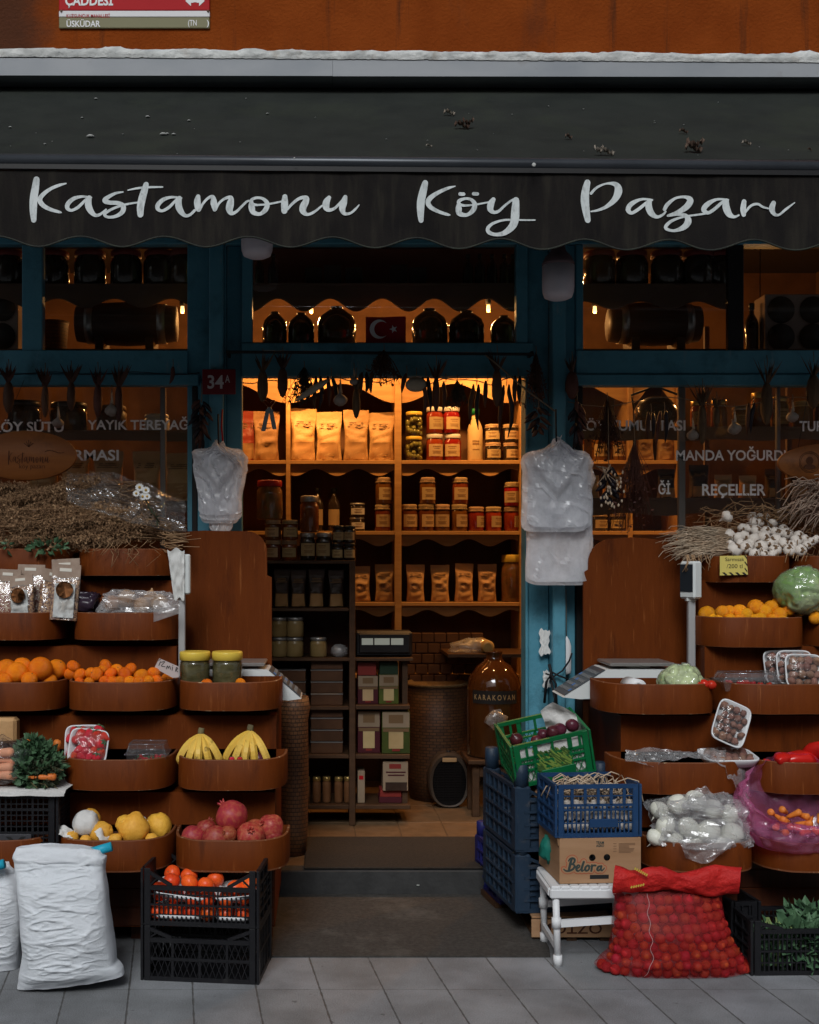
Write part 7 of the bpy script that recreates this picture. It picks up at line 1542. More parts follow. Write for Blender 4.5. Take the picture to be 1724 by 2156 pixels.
# stool
Yq = 4.38 - DF; zq_ = .285; s = px(Yq); st = thing('plastic_stool', 'low white plastic stool under the cardboard box', 'stool', (X(1232, Yq), Yq + .14, 0)); sx0 = X(1160, Yq) - st.location.x; sx1 = .20
q = MB()
for i in range(9): x = sx0 + (sx1 - sx0) * i / 9; q.box((x + .018, 0, zq_ + .006), (.037, .29, .016), None, 0, .005)
q.bb(sx0 - .004, sx1, -.148, -.125, zq_ - .034, zq_ + .004, 0, .006); q.bb(sx0 - .004, sx1, .125, .148, zq_ - .034, zq_ + .004, 0, .006); q.bb(sx0 - .008, sx0 + .02, -.124, .124, zq_ - .03, zq_ + .002, 0, .005); q.build('seat', mt['white'], st)
for x in (sx0 + .022, sx1 - .02):
 for y_ in (-.128, .128):
  q = MB(); q.tube([(x - .002, y_, zq_ - .03), (x + .004, y_ - (.006 if y_ < 0 else -.006), .03)], .013, 12); q.tube([(x + .004, y_ - (.006 if y_ < 0 else -.006), .04), (x + .0045, y_ - (.006 if y_ < 0 else -.006), .0)], .017, 12); q.build('leg', mt['white'], st)
for y_ in (-.130, .130):
 q = MB(); q.bar((sx0 + .02, y_, .155), (sx1 - .02, y_, .175), .016, .026); q.tube([(sx0 + .022, y_, .14), (sx0 + .022, y_, .178)], .018, 12); q.build('stretcher', mt['white'], st)
q = MB(); q.bar((sx0 + .022, -.12, .07), (sx0 + .022, .12, .07), .014, .022); q.build('stretcher', mt['white'], st)
# cardboard box with lettering
Yx = 4.40 - DF; zb = zq_ + .016; bw, bh, bd = X(1353, Yx) - X(1178, Yx), 96 * px(Yx), .30; CB = thing('cardboard_box', 'open brown cardboard box with green script lettering on the white stool', 'box', (X(1178, Yx), Yx, zb), radians(4)); t = .005
q = MB(); q.bb(0, bw, 0, t, 0, bh, 0, .001); q.bb(0, t, t + .0005, bd, 0, bh, 0, .001); q.bb(bw - t, bw, t + .0005, bd, 0, bh * .95, 0, .001); q.bb(0, bw, bd, bd + t, 0, bh, 0, .001); q.bb(t, bw - t, t + .0006, bd - .0006, .0005, .006); q.build('carton', mt['card'], CB)
q = MB(); q.box((-.003, bd * .42, bh * .93), (.006, bd * .80, .035), (0, -.12, 0), 0, .001); q.build('flap', M2('cardd', (.25, .14, .07), .85), CB)
zc_ = lambda x, y: ((x - 165) / 4.31 / 1.9002 * px(Yx), bh - (y - 0) / 4.31 / 1.9002 * px(Yx) - .001)
BEL = [[(235, 525, 16), (270, 552, 22), (330, 556, 24), (395, 525, 28), (425, 480, 30), (405, 448, 24), (375, 445, 18)], [(318, 385, 16), (345, 348, 22), (395, 338, 26), (425, 365, 30), (415, 410, 28), (375, 445, 18)], [(372, 352, 30), (350, 430, 36), (325, 535, 32)],
       [(448, 525, 18), (490, 505, 20), (515, 475, 20), (490, 458, 22), (460, 490, 30), (458, 540, 30), (490, 560, 22), (530, 530, 14)], [(585, 405, 30), (562, 470, 32), (545, 535, 32), (560, 562, 22), (600, 530, 12)],
       [(655, 462, 20), (615, 500, 30), (615, 550, 30), (655, 552, 24), (682, 505, 26), (655, 462, 20), (700, 480, 12)], [(728, 462, 26), (724, 515, 30), (716, 562, 26)], [(730, 500, 14), (755, 468, 22), (792, 470, 26)],
       [(885, 478, 18), (840, 495, 30), (822, 540, 30), (850, 558, 22), (885, 510, 20)], [(895, 482, 26), (885, 535, 28), (905, 560, 20), (948, 515, 12)]]
for gr, mm, y_, nm in ((.0175, M2('boxred', (.40, .065, .03), .8), -.0008, 'lettering_outline'), (.0128, mt['card'], -.0016, 'lettering_gap'), (0, M2('boxink', (.035, .05, .045), .8), -.0026, 'lettering')):
 q = MB(); brush(q, BEL, zc_, lambda x, z, y_=y_: y_, px(Yx) / 4.31 / 1.9002 * 1.3, gr, k=4); q.build(nm, mm, CB)
q = MB()
for x in (738, 996):
 cx_, cz_ = zc_(x, 335); q.lathe([(0, 0), (.0125, 0)], 20, (cx_, -.0009, cz_), mat=Matrix.Rotation(pi / 2, 3, 'X'))
a = zc_(695, 705); b = zc_(1028, 635); q.poly([(a[0], -.0009, a[1]), (b[0], -.0009, a[1]), (b[0], -.0009, b[1]), (a[0], -.0009, b[1])]); q.build('hand_hole', mt['ink'], CB)
q = MB(); a = zc_(805, 105); b = zc_(945, 55); text(q, 'TEAM', a[0], b[0], a[1], b[1], -.0009, .03); a = zc_(805, 155); b = zc_(945, 110); text(q, 'AGRO', a[0], b[0], a[1], b[1], -.0009, .03); q.build('lettering', mt['boxink'], CB)
q = MB(); g = random.Random(2)
for i in range(8):
 a = zc_(1205, 95 + i * 22); b = zc_(1420 + g.uniform(-40, 80), 107 + i * 22); q.poly([(a[0], -.0009, a[1]), (b[0], -.0009, a[1]), (b[0], -.0009, b[1]), (a[0], -.0009, b[1])][::1])
for i in range(4): a = zc_(1105, 95 + i * 45); b = zc_(1165, 105 + i * 45); q.poly([(a[0], -.0009, a[1]), (b[0], -.0009, a[1]), (b[0], -.0009, b[1]), (a[0], -.0009, b[1])])
q.build('small_print', M2('cardprint', (.20, .11, .06), .8), CB)
q = MB(); brush(q, BEL[:3] + BEL[4:5], lambda x, y: (((x - 235) * .30 + 0) / 4.31 / 1.9002 * px(Yx) * 2 + .06, bh - (y - 30) / 4.31 / 1.9002 * px(Yx)), lambda x, z: 0, px(Yx) / 4.31 / 1.9002, 0, k=4)
q.v = [Vector((-.0012 + p.y, p.x, p.z)) for p in q.v]; q.v = [Vector((p.x, bd - p.y, p.z)) for p in q.v]; q.build('lettering', mt['boxink'], CB)
q = MB(); q.ball((0, 0, 0), (.04, .035, .05), 16, nz=.6, nsc=2.5); o = q.build('green_net', M2('teal', (.01, .16, .12), .6)); o.location = P(1158, 1788, Yx + .16); tag(o, 'teal green netting bulging out of the side of the cardboard box', 'netting')
# blue slatted crate with garlic
Yf_ = 4.40 - DF; fw = X(1355, Yf_) - X(1168, Yf_); fh = Z(1652, Yf_) - (zb + bh) - .002
o = crate_root(fw, .27, fh, 'bluep', 'slat', 0, t=.007, post=.028, band=.34, label_panel=(-.035, .075, .038, .07)); FMx = Matrix.Translation((X(1168, Yf_), Yf_ - .004, zb + bh + .001)) @ Matrix.Rotation(radians(4), 4, 'Z') @ Matrix.Translation((fw / 2, .135, 0)); o.matrix_world = FMx; o.name = 'plastic_crate'; tag(o, 'bright blue slatted crate packed with garlic on the cardboard box', 'crate')
random.seed(31); k = 0
for i in range(3):
 for j in range(9):
  fruit('garlic', FMx @ Vector((-.14 + j * .035 + (i % 2) * .01, -.09 + random.uniform(0, .02), .03 + i * .042)), .021, 'garlic_bulb', 'garlic bulb packed behind the slats of the bright blue crate', 'garlic', 'garlic bulbs in the bright blue crate')
g = random.Random(14); q = MB()
for i in range(70):
 x = g.uniform(-.13, .13); y_ = g.uniform(-.10, .05); z = fh * .66; r_ = g.uniform(.02, .06); hgt = g.uniform(.02, .085)
 q.tube([(x - r_, y_, z), (x - r_ * .7, y_ - .01, z + hgt * .8), (x, y_ - .02 * g.random(), z + hgt), (x + r_ * .8, y_, z + hgt * g.uniform(.3, .9)), (x + r_ * g.uniform(.8, 1.3), y_ - .02, z - .01)], g.uniform(.0022, .0038), 4, flat=.5)
o = q.build('garlic_stalks', mt['strawp']); o.matrix_world = FMx; o['kind'] = 'stuff'; tag(o, 'pale looping garlic stalks rising out of the bright blue crate', 'stalks')
# crate of greens at the right edge
Yz = 4.30 - DF; zw = .46; o = crate_root(zw, .30, .20, 'black', 'slat', .16, t=.008, post=.032); put(o, 'plastic_crate', 'black slatted crate of leafy greens at the right picture edge', 'crate', (X(1572, Yz) + zw / 2, Yz + .13, 0), (0, 0, .03))
oc = crate_root(.12, .30, .22, 'black', 'rib', 0, t=.008); put(oc, 'plastic_crate', 'narrow black crate in the shade between the red sack and the greens', 'crate', (X(1553, Yz + .2), Yz + .30, 0), (0, 0, .1))
g = random.Random(6); ZX = Matrix.Translation((X(1572, Yz) + zw / 2, Yz + .13, 0)); gb = thing('leafy_greens', 'bunch of white stemmed greens inside the black crate at the right edge', 'greens', ZX.translation)
q = MB(); leafy(q, (0, -.07, .09), (.19, .06, .08), 900, .05, g); leafy(q, (.05, -.02, .185), (.09, .06, .025), 90, .05, g); q.build('leaf', mt['leafg'], gb).__setitem__('kind', 'stuff')
q = MB()
for i in range(26): x = g.uniform(-.19, .19); q.tube([(x, -.11, .02), (x + g.uniform(-.02, .02), -.10, .10), (x + g.uniform(-.05, .05), -.06, .185)], .0032, 5)
q.build('stalks', M2('chard', (.16, .22, .08), .5), gb)
# bags on the right stall
def bag_surf(c, rx, ry, rz_, seed, amp=.22, flat=9.0, pw=.62):
 def f(a, b):
  n_ = Vector((sin(pi * b) * cos(2 * pi * a), sin(pi * b) * sin(2 * pi * a), cos(pi * b)))
  k = 1 + amp * noise.noise(n_ * 1.6 + Vector((seed, 0, 0))) + amp * .7 * (.5 - abs(noise.noise(n_ * 3.4 + Vector((0, seed, 0)))) * 2) + amp * .25 * noise.noise(n_ * 9 + Vector((0, 0, seed)))
  e = [abs(t) ** pw * (1 if t > 0 else -1) for t in n_]; return Vector((c[0] + rx * e[0] * k, c[1] + ry * e[1] * k, c[2] + rz_ * e[2] * k))
 return f
y5 = ty(5); s5 = px(y5)
tr = [(1388, 1703, 19), (1425, 1690, 20), (1465, 1683, 22), (1500, 1700, 20), (1535, 1712, 20), (1400, 1735, 20), (1450, 1740, 22), (1490, 1748, 24), (1540, 1752, 22), (1380, 1760, 18), (1465, 1775, 18), (1515, 1776, 18), (1420, 1768, 18)]
for i, (u, v, r) in enumerate(sorted(tr)):
 y = y5 + (.07 if v > 1730 else .13); random.seed(i); y += .02; fruit('turnip', P(u, v + 3, y - .02), r * px(y) * 1.1, 'turnip', 'white turnip, %s from left inside the clear bag' % OW[i], 'turnip', 'turnips in the clear bag')
def lobe(a, b):
 f = bag_surf((0, .01, -.004), 104 * s5, .112, 56 * s5, 3, .20)(a, b)
 return f + Vector((0, 0, .03 * max(0, cos((a - .0) * 0) * 0)))
TB = thing('produce_bag', 'clear crinkled bag of white turnips overflowing its tray', 'plastic bag', P(1472, 1730, y5 + .10))
q = MB(); q.grid(lobe, 64, 40, wrap=True, smooth=False); q.build('bag_film', mt['clearbag'], TB)
q = MB()   # hanging flap in front of the tray and puffed top
q.grid(lambda a, b: Vector(((a - .5) * 120 * s5 * (1 - .35 * b) - 10 * s5, -.125 - .02 * sin(a * 7 + b * 4) + .012 * noise.noise(Vector((a * 5, b * 5, 1))), -20 * s5 - b * 52 * s5 * (1 - .5 * abs(a - .35)))), 26, 20)
q.grid(lambda a, b: Vector(((a - .45) * 90 * s5, -.05 + .05 * noise.noise(Vector((a * 4, b * 4, 6))) + .03 * b, (34 + 44 * sin(pi * min(1, a * 1.05)) * b) * s5 + .012 * noise.noise(Vector((a * 8, b * 8, 0))))), 26, 18)
q.build('loose_film', mt['clearbag'], TB)
# pink bag of carrots
PB = thing('pink_produce_bag', 'open translucent pink bag of carrots at the right picture edge', 'plastic bag', P(1690, 1740, y5 + .08)); off = PB.location.copy()
def pink(a, b):
 th = 2 * pi * a; c, s_ = cos(th), sin(th)
 prof = [(0, 30, 1815), (.10, 95, 1800), (.3, 128, 1760), (.6, 146, 1700), (.85, 138, 1650), (1, 118, 1640)]
 for (t0, r0, v0), (t1, r1, v1) in zip(prof, prof[1:]):
  if b <= t1: k = (b - t0) / (t1 - t0); rr = r0 + (r1 - r0) * k; vv = v0 + (v1 - v0) * k; break
 vv += (78 * s_ * -1 + 46) * b ** 2 * (1 if s_ < 0 else 1.0) - 8
 n1 = noise.noise(Vector((c * 1.8, s_ * 1.8, b * 2.4))); n2 = noise.noise(Vector((c * 5, s_ * 5, b * 7))); n3 = abs(noise.noise(Vector((c * 3.2, s_ * 3.2, b * 4 + 7))))
 k = 1 + .12 * n1 + .05 * n2 - .22 * n3 * (b > .05)
 return Vector((rr * c * s5 * k, .14 * rr / 140 * s_ * k - .01, Z(vv, y5) - off.z + .012 * n2 * b))
q = MB(); q.grid(pink, 100, 46, wrap=True); q.build('bag_film', mt['pinkfilm'], PB)
g = random.Random(8)
cl_ = [(1626, 1712), (1640, 1722), (1652, 1708), (1655, 1728), (1668, 1716), (1636, 1738), (1660, 1740), (1686, 1716), (1690, 1734), (1675, 1748), (1705, 1728), (1710, 1745), (1648, 1752), (1725, 1722), (1698, 1752)]
for i, (u, v) in enumerate(sorted(cl_)):
 y = y5 + .05 + .03 * ((1750 - v) / 30); carrot(P(u, v, y), .0135, (g.uniform(.9, 2.0), g.uniform(-.8, .8), g.uniform(-1.2, 1.2)), 'carrot, %s from left inside the pink bag' % OW[i], 'carrots in the pink bag', .62)
# clear bag over row four tray
y = ty(4)
def drape(a, b):
 u = 1316 + 262 * a; w0 = 24 + 10 * sin(a * 9) + 40 * max(0, a - .72) * 3
 n1 = noise.noise(Vector((a * 7, b * 3, 3))); n2 = noise.noise(Vector((a * 19, b * 8, 8)))
 v = 1588 + 26 * a * (a > .8) + w0 * (b - .4) + (95 * max(0, a - .86) * 5 * b) + 10 * n1 + 4 * n2
 return P(u + 8 * n1, v, y + .10 - .105 * b + .02 * n1 + .012 * n2)
q = MB(); q.grid(drape, 60, 14, smooth=False); o = q.build('clear_bag', mt['clearbag'], origin=P(1440, 1590, y + .06)); tag(o, 'empty clear bag drooping over the edge of the tray under the root packs', 'plastic bag')
# red peppers
for i, (u, v, rx, ry, lab) in enumerate(((1690, 1602, 36, .5, 'red pepper lying right of the middle in the pepper tray'), (1650, 1602, 30, 1.2, 'red pepper lying left in the pepper tray'), (1718, 1582, 32, 2.2, 'red pepper on top at the right picture edge'), (1622, 1609, 12, .2, 'small red pepper tip left of the other peppers'))):
 y = ty(4) + .08; R = thing('red_pepper', lab, 'pepper', P(u, v, y), 0, 'red peppers', rot=(.2, 1.35 + .2 * i, ry)); s = px(y) * rx
 q = MB(); q.lathe([(0, -1.5 * s), (.25 * s, -1.4 * s), (.55 * s, -.7 * s), (.72 * s, .1 * s), (.62 * s, .6 * s), (.35 * s, .72 * s), (0, .62 * s)], 20)
 for p in q.v: a = math.atan2(p.y, p.x); p.x *= 1 + .10 * cos(3 * a); p.y *= 1 + .10 * cos(3 * a); p.x += .3 * s * sin(p.z / s)
 q.build('pepper_body', mt['pepper'], R); q = MB(); q.tube([(.15 * s, 0, .6 * s), (.2 * s, 0, .85 * s), (.35 * s, 0, 1.05 * s)], [.22 * s, .08 * s, .08 * s], 8); q.build('stalk', mt['leafg'], R)
# garlic heap
y1 = ty(1)
gl = [(710, 320, 55), (990, 330, 50), (1070, 330, 40), (1140, 325, 36), (1210, 400, 46), (1000, 385, 48), (1072, 390, 40), (880, 450, 46), (1030, 480, 58), (950, 455, 45), (1145, 485, 50), (890, 545, 58), (730, 540, 66), (835, 560, 58), (1000, 575, 62), (1115, 550, 58), (1240, 490, 46), (1290, 500, 46), (1330, 460, 46), (1240, 585, 60), (1370, 510, 58), (1330, 620, 58), (1470, 590, 60), (1500, 540, 54), (1560, 570, 46), (920, 665, 64), (790, 690, 72), (1085, 660, 64), (1395, 695, 58), (1520, 695, 58), (1240, 690, 58), (1010, 735, 52), (1120, 735, 44), (1210, 740, 46), (1640, 600, 42), (1690, 575, 42), (1180, 620, 46), (960, 620, 46), (1420, 640, 50), (1590, 640, 46), (740, 640, 50), (860, 620, 50)]
random.seed(9)
rows = {'lowest': [], 'middle': [], 'upper': []}
for x, z, r in gl: rows['lowest' if z > 610 else ('middle' if z > 470 else 'upper')].append((x, z, r))
for nm, ls in rows.items():
 ls.sort()
 for i, (x, z, r) in enumerate(ls):
  v = 1026.2 + z / 5.233; y = y1 + .045 + (1170 - v) * (.0030 if x != 710 else .0012)
  lab = 'garlic bulb lying apart, high at the left of the heap' if x == 710 else 'garlic bulb, %s from left in the %s layer of the garlic heap' % (OW[i], nm)
  rot = (random.uniform(-2.3, -1.0), random.uniform(-.7, .7), random.uniform(-.8, .8)); fruit('garlic', P(1394.6 + x / 5.233, v, y), r / 5.233 * px(y) * 1.22, 'garlic_bulb', lab, 'garlic', 'garlic bulbs in the heap', rot)
def stalks(mb, n, gen, g, r=(.0016, .0032), sides=3, mi=None):
 for i in range(n): mb.tube(gen(g), g.uniform(*r), sides, mi(g) if mi else 0, flat=.6)
g = random.Random(41)
def gst(g, u0=1400, u1=1520, v0=1120, v1=1170, L=.13):
 u, v = g.uniform(u0, u1), g.uniform(v0, v1); y = y1 + .02 + (1175 - v) * .0028 + g.uniform(-.02, .05); p = P(u, v, y); d = Vector((g.uniform(-1, -.2), g.uniform(-.5, .2), g.uniform(-.35, .5))).normalized() * L * g.uniform(.4, 1)
 return [p, p + d * .5 + Vector((0, 0, g.uniform(-.01, .02))), p + d + Vector((0, -.01, g.uniform(-.035, .01)))]
def gs2(g, k=1):
 v = g.uniform(1112, 1164); p = P(g.uniform(1465, 1545), v, y1 + .03 + (1170 - v) * .0026); d = Vector((-1, g.uniform(-.35, .1), g.uniform(-.32, .12))).normalized() * g.uniform(.07, .19) * k; return [p, p + d * .55 + Vector((0, 0, g.uniform(-.004, .014))), p + d * .85, p + d + Vector((g.uniform(-.01, .01), g.uniform(-.01, .01), -g.uniform(.0, .022)))]
q = MB(); stalks(q, 260, lambda g: gs2(g), g, (.0011, .0024)); stalks(q, 120, lambda g: gs2(g, .5), g, (.0016, .003)); o = q.build('garlic_straw', mt['strawp'], origin=P(1460, 1165, y1 + .08)); o['kind'] = 'stuff'; tag(o, 'pale frayed garlic stalks spilling left over the tray edge', 'garlic stalks')
q = MB(); stalks(q, 420, lambda g: (lambda p, d: [p, p + d * .5 + Vector((0, 0, g.uniform(-.01, .03))), p + d])(P(g.uniform(1500, 1760), g.uniform(1072, 1150), y1 + g.uniform(.24, .30)), Vector((g.uniform(-1, 1), g.uniform(-.2, .2), g.uniform(-.5, .4))).normalized() * g.uniform(.04, .13)), g)
stalks(q, 40, lambda g: gst(g, 1560, 1720, 1150, 1172, .05), g); o = q.build('garlic_straw', mt['straw'], origin=P(1620, 1100, y1 + .2)); o['kind'] = 'stuff'; tag(o, 'brown straw bed behind and among the garlic bulbs', 'garlic stalks')
q = MB(); stalks(q, 170, lambda g: (lambda p, d: [p, p + d * .5 + Vector((0, 0, .015)), p + d + Vector((0, 0, -.02))])(P(g.uniform(1690, 1800), g.uniform(1012, 1080), y1 + g.uniform(.12, .2)), Vector((g.uniform(-1, -.3), g.uniform(-.4, .1), g.uniform(-.7, .3))).normalized() * g.uniform(.06, .16)), g, (.002, .004))
o = q.build('garlic_straw', M2('strawpp', (.36, .25, .19), .85, (.48, .36, .28), 14), origin=P(1720, 1050, y1 + .12)); tag(o, 'bundle of pinkish dry stalks above the garlic at the right picture edge', 'garlic stalks')
q = MB(); stalks(q, 14, lambda g: (lambda p: [p, p + Vector((g.uniform(-.015, .015), -.01, -.03)), p + Vector((g.uniform(-.03, .03), -.012, -g.uniform(.05, .08)))])(P(g.uniform(1435, 1490), 1168, y1 - .01)), g, (.0015, .003)); o = q.build('garlic_straw', mt['straw'], origin=P(1460, 1190, y1)); tag(o, 'few loose stalks dangling beside the scale display', 'garlic stalks')
# dried herbs on the left stall
g = random.Random(17); yl1 = ty(1)
def bundle(lab, uR, vR, spread, n, y, uL=(-40, 200), vL=(1100, 1150), fluff=500, m=('straw', 'straw2'), rr_=(.0010, .0022), bend=.03):
 R = thing('herb_bundle', lab, 'dried herbs', P((uR + sum(uL) / 2) / 2, vL[1], y), 0, 'bundles of dried herbs'); off = R.location.copy(); q = MB(); q2 = MB()
 for i in range(n):
  a = P(uR + g.uniform(-18, 18), vR + g.uniform(-spread, spread), y + g.uniform(-.05, .05)); b = P(g.uniform(*uL), g.uniform(*vL), y + g.uniform(-.10, .10)); mid = (a + b) / 2 + Vector((0, g.uniform(-.02, .02), g.uniform(-.01, bend)))
  q.tube([a - off, mid - off, b - off], g.uniform(*rr_), 3, i % 2)
  for k in range(fluff // n + 1):
   c = mid + (b - mid) * g.uniform(-.3, 1.1);
   for j in range(5): d = Vector((g.gauss(0, 1), g.gauss(0, 1), g.gauss(0, 1))).normalized() * g.uniform(.008, .030); q2.tube([c - off, c + d - off], .0009, 3, j % 2, cap=False); q2.add([c + d - off + Vector((g.uniform(-1, 1), 0, g.uniform(-1, 1))) * .0075 for _ in range(3)], [(0, 1, 2)], False, j % 2)
 q.build('stalk_bundle', [mt[x] for x in m], R).__setitem__('kind', 'stuff'); q2.build('seed_heads', [mt['straw2'], mt['straw']], R).__setitem__('kind', 'stuff'); return R
bundle('large bundle of dried herbs lying across the top left tray', 376, 1120, 20, 170, yl1 + .09, (-40, 230), (1070, 1158), 3600, bend=.06)
bundle('second bundle of dried herbs resting on the large one, near the oval sign', 290, 1036, 22, 80, yl1 + .17, (-30, 120), (1050, 1110), 1900, bend=.07)
bundle('short bundle of cut herb stems under the clear sheet', 325, 1075, 20, 120, yl1 + .16, (150, 260), (1035, 1100), 60, ('straw', 'straw'))
bundle('dark fluffy dried herbs at the left edge under the oval sign', 110, 1070, 40, 60, yl1 + .2, (-60, 40), (1020, 1120), 1500, ('straw2', 'straw2'))
q = MB(); stalks(q, 26, lambda g: (lambda p: [p, p + Vector((g.uniform(.0, .05), -.01, -.012)), p + Vector((g.uniform(.05, .11), -.015, -g.uniform(.0, .03)))])(P(g.uniform(330, 372), g.uniform(1118, 1158), yl1 + .04)), g, (.0014, .0026)); stalks(q, 22, lambda g: (lambda p: [p, p + Vector((g.uniform(-.03, .03), -.02, -.02)), p + Vector((g.uniform(-.05, .05), -.025, -g.uniform(.03, .08)))])(P(g.uniform(195, 330), g.uniform(1135, 1158), yl1 - .005)), g, (.0010, .0018))
o = q.build('loose_stems', mt['straw'], origin=P(300, 1150, yl1)); tag(o, 'loose herb stems hanging over the rim of the top left tray', 'dried herbs')
q = MB(); leafy(q, (0, 0, 0), (.075, .02, .022), 46, .038, g); o = q.build('green_leaves', mt['leafg']); o.location = P(100, 1152, yl1 - .01); tag(o, 'sprig of fresh green leaves under the dried herbs', 'leaves'); q = MB(); leafy(q, (0, 0, 0), (.03, .02, .015), 16, .03, g); o = q.build('green_leaves', mt['leafg']); o.location = P(14, 1150, yl1 - .01); tag(o, 'second small sprig of green leaves at the left picture edge', 'leaves')
def cs(a, b):
 n1 = noise.noise(Vector((a * 4, b * 3, 0))); n2 = noise.noise(Vector((a * 10, b * 8, 3))); u = 140 + 250 * a; v = 992 + 62 * a + b * (62 + 30 * sin(a * 3)) - 18 * sin(pi * a) + 10 * n1 + 5 * n2; return P(u + 8 * n2, v, yl1 + .16 - .16 * b + .05 * n1 + .02 * n2)
q = MB(); q.grid(cs, 46, 20, smooth=False); o = q.build('clear_sheet', mt['clearsheet'], origin=P(250, 1050, yl1 + .1)); tag(o, 'crumpled clear plastic sheet over the herb bundles', 'plastic sheet')
da = thing('daisy_sprig', 'sprig of white daisies stuck among the dried herbs', 'flowers', P(300, 1060, yl1 + .02)); s = px(yl1)
for i, (du, dv, r) in enumerate(((-6, 34, 10), (8, 28, 9), (2, 14, 9), (12, 14, 8), (-10, 20, 8))):
 q = MB(); c = Vector((du * s, -.01 * i, dv * s));
 for k in range(11):
  a = 2 * pi * k / 11; e = Vector((cos(a), -.15, sin(a) * .9)); t_ = Vector((-sin(a), 0, cos(a))); q.add([c + e * r * s * .25 - t_ * r * s * .12, c + e * r * s * .7 - t_ * r * s * .24, c + e * r * s, c + e * r * s * .7 + t_ * r * s * .24, c + e * r * s * .25 + t_ * r * s * .12], [(0, 1, 2, 3, 4)])
 fo = q.build('flower', M2('petal', (.72, .72, .70), .6), da); q = MB(); q.ball(c + Vector((0, -.004, 0)), (r * s * .3, .004, r * s * .3), 8); q.build('flower_centre', M2('dcent', (.50, .30, .03), .7), fo)
q = MB(); q.tube([(0, 0, .05), (.03, .0, -.02), (.07, .02, -.08)], .003, 5); leafy(q, (.05, 0, -.05), (.02, .02, .04), 14, .02, g); q.build('stem', mt['leafd'], da)
# spice packets, onion bag and dark bag in row two
y2 = ty(2); M2('spmix', (.10, .025, .012), .5, (.52, .30, .14), 120, lo=.42, hi=.6, detail=2); M2('header', (.27, .19, .14), .6, (.34, .25, .19), 30); M2('spm2', (.20, .04, .02), .5, (.50, .38, .26), 110, lo=.42, hi=.6, detail=2)
for i, (u, v0, v1, w_, rz_, dy, lab) in enumerate(((12, 1200, 1292, 50, .1, .10, 'spice packet cut by the left picture edge'), (48, 1212, 1294, 52, -.18, .06, 'shiny spice packet with an orange round label, leftmost in front'), (62, 1190, 1280, 56, .05, .14, 'spice packet with a tall brown header card behind the shiny one'), (100, 1200, 1292, 46, .35, .10, 'reddish spice packet leaning right with a slanted header card'), (140, 1178, 1285, 60, -.1, .15, 'spice packet with the tallest header card at the back'), (133, 1190, 1294, 58, .12, .06, 'shiny spice packet at the right front of its tray'))):
 yy2 = y2 + dy; s = px(yy2); R = thing('spice_packet', lab, 'spice packet', (X(u, yy2), yy2, Z(v1 + 12, yy2)), 0, 'spice packets', rot=(-.12, rz_ * .5, rz_)); H = (v1 + 12 - v0) * s; W2 = w_ * s * .5
 def pk(a, b, W2=W2, H=H, i=i): return Vector(((abs(cos(2 * pi * a)) ** .6) * (1 if cos(2 * pi * a) > 0 else -1) * W2, .022 * (1 - b ** 3) * sin(2 * pi * a) + .004 * noise.noise(Vector((a * 9, b * 7, i))), H * .78 * b))
 q = MB(); q.grid(pk, 24, 14, wrap=True); q.build('spices', mt['spmix' if i % 2 else 'spm2'], R)
 q = MB(); q.grid(lambda a, b: pk(a, b) * 1.03 + Vector((0, -.003, 0)), 24, 14, wrap=True); q.build('film', mt['clearsheet'], R)
 q = MB(); q.bb(-W2 * 1.02, W2 * 1.02, -.004, .004, H * .76, H * 1.02, 0, .001); hc_ = q.build('header_card', mt['header'], R)
 q = MB(); q.bb(-W2 * .5, W2 * .35, -.0052, -.0041, H * .89, H * .95); q.build('print', mt['labelw'], hc_)
 if i in (1, 5):
  q = MB(); q.lathe([(0, 0), (W2 * .62, 0)], 20, (0, -.041, H * .54), mat=Matrix.Rotation(pi / 2, 3, 'X')); q.build('round_label', M2('olab', (.42, .16, .05), .6), R)
  q = MB(); q.grid(lambda a, b: Vector(((a - .5) * W2 * 1.45, -.029 + .012 * noise.noise(Vector((a * 7, b * 7, i))), H * (.04 + .62 * b))), 12, 16); q.build('foil_patch', mt['foil'], R)
random.seed(2)
for i, (u, v, r) in enumerate(((235, 1272, 20), (268, 1262, 22), (300, 1275, 20), (335, 1270, 20), (318, 1258, 16))): fruit('onion', P(u, v, y2 + .12), r * px(y2 + .12), 'brown_onion', 'brown onion, %s from left inside the clear bag in the second tray' % OW[i], 'onion', 'onions in the clear bag', None, None, ['onionb'], None, 'onion_b')
ob = thing('produce_bag', 'clear crumpled bag of brown onions in the tray above the mandarins', 'plastic bag', P(292, 1272, y2 + .12)); q = MB(); q.grid(bag_surf((0, 0, 0), 80 * px(y2), .10, 30 * px(y2), 9, .26), 56, 28, wrap=True, smooth=False); q.grid(lambda a, b: Vector(((40 + 55 * a) * px(y2), -.11 + .01 * noise.noise(Vector((a * 5, b * 5, 4))), (10 - 46 * b * (1 - .4 * a)) * px(y2))), 12, 12); q.build('bag_film', mt['clearbag'], ob)
q = MB(); q.grid(bag_surf((0, 0, 0), .055, .07, .05, 14, .35), 40, 24, wrap=True); o = q.build('dark_bag', M2('darkbag', (.03, .018, .03), .25)); o.location = P(182, 1272, y2 + .14); tag(o, 'dark purple plastic bag left of the clear onion bag', 'plastic bag')
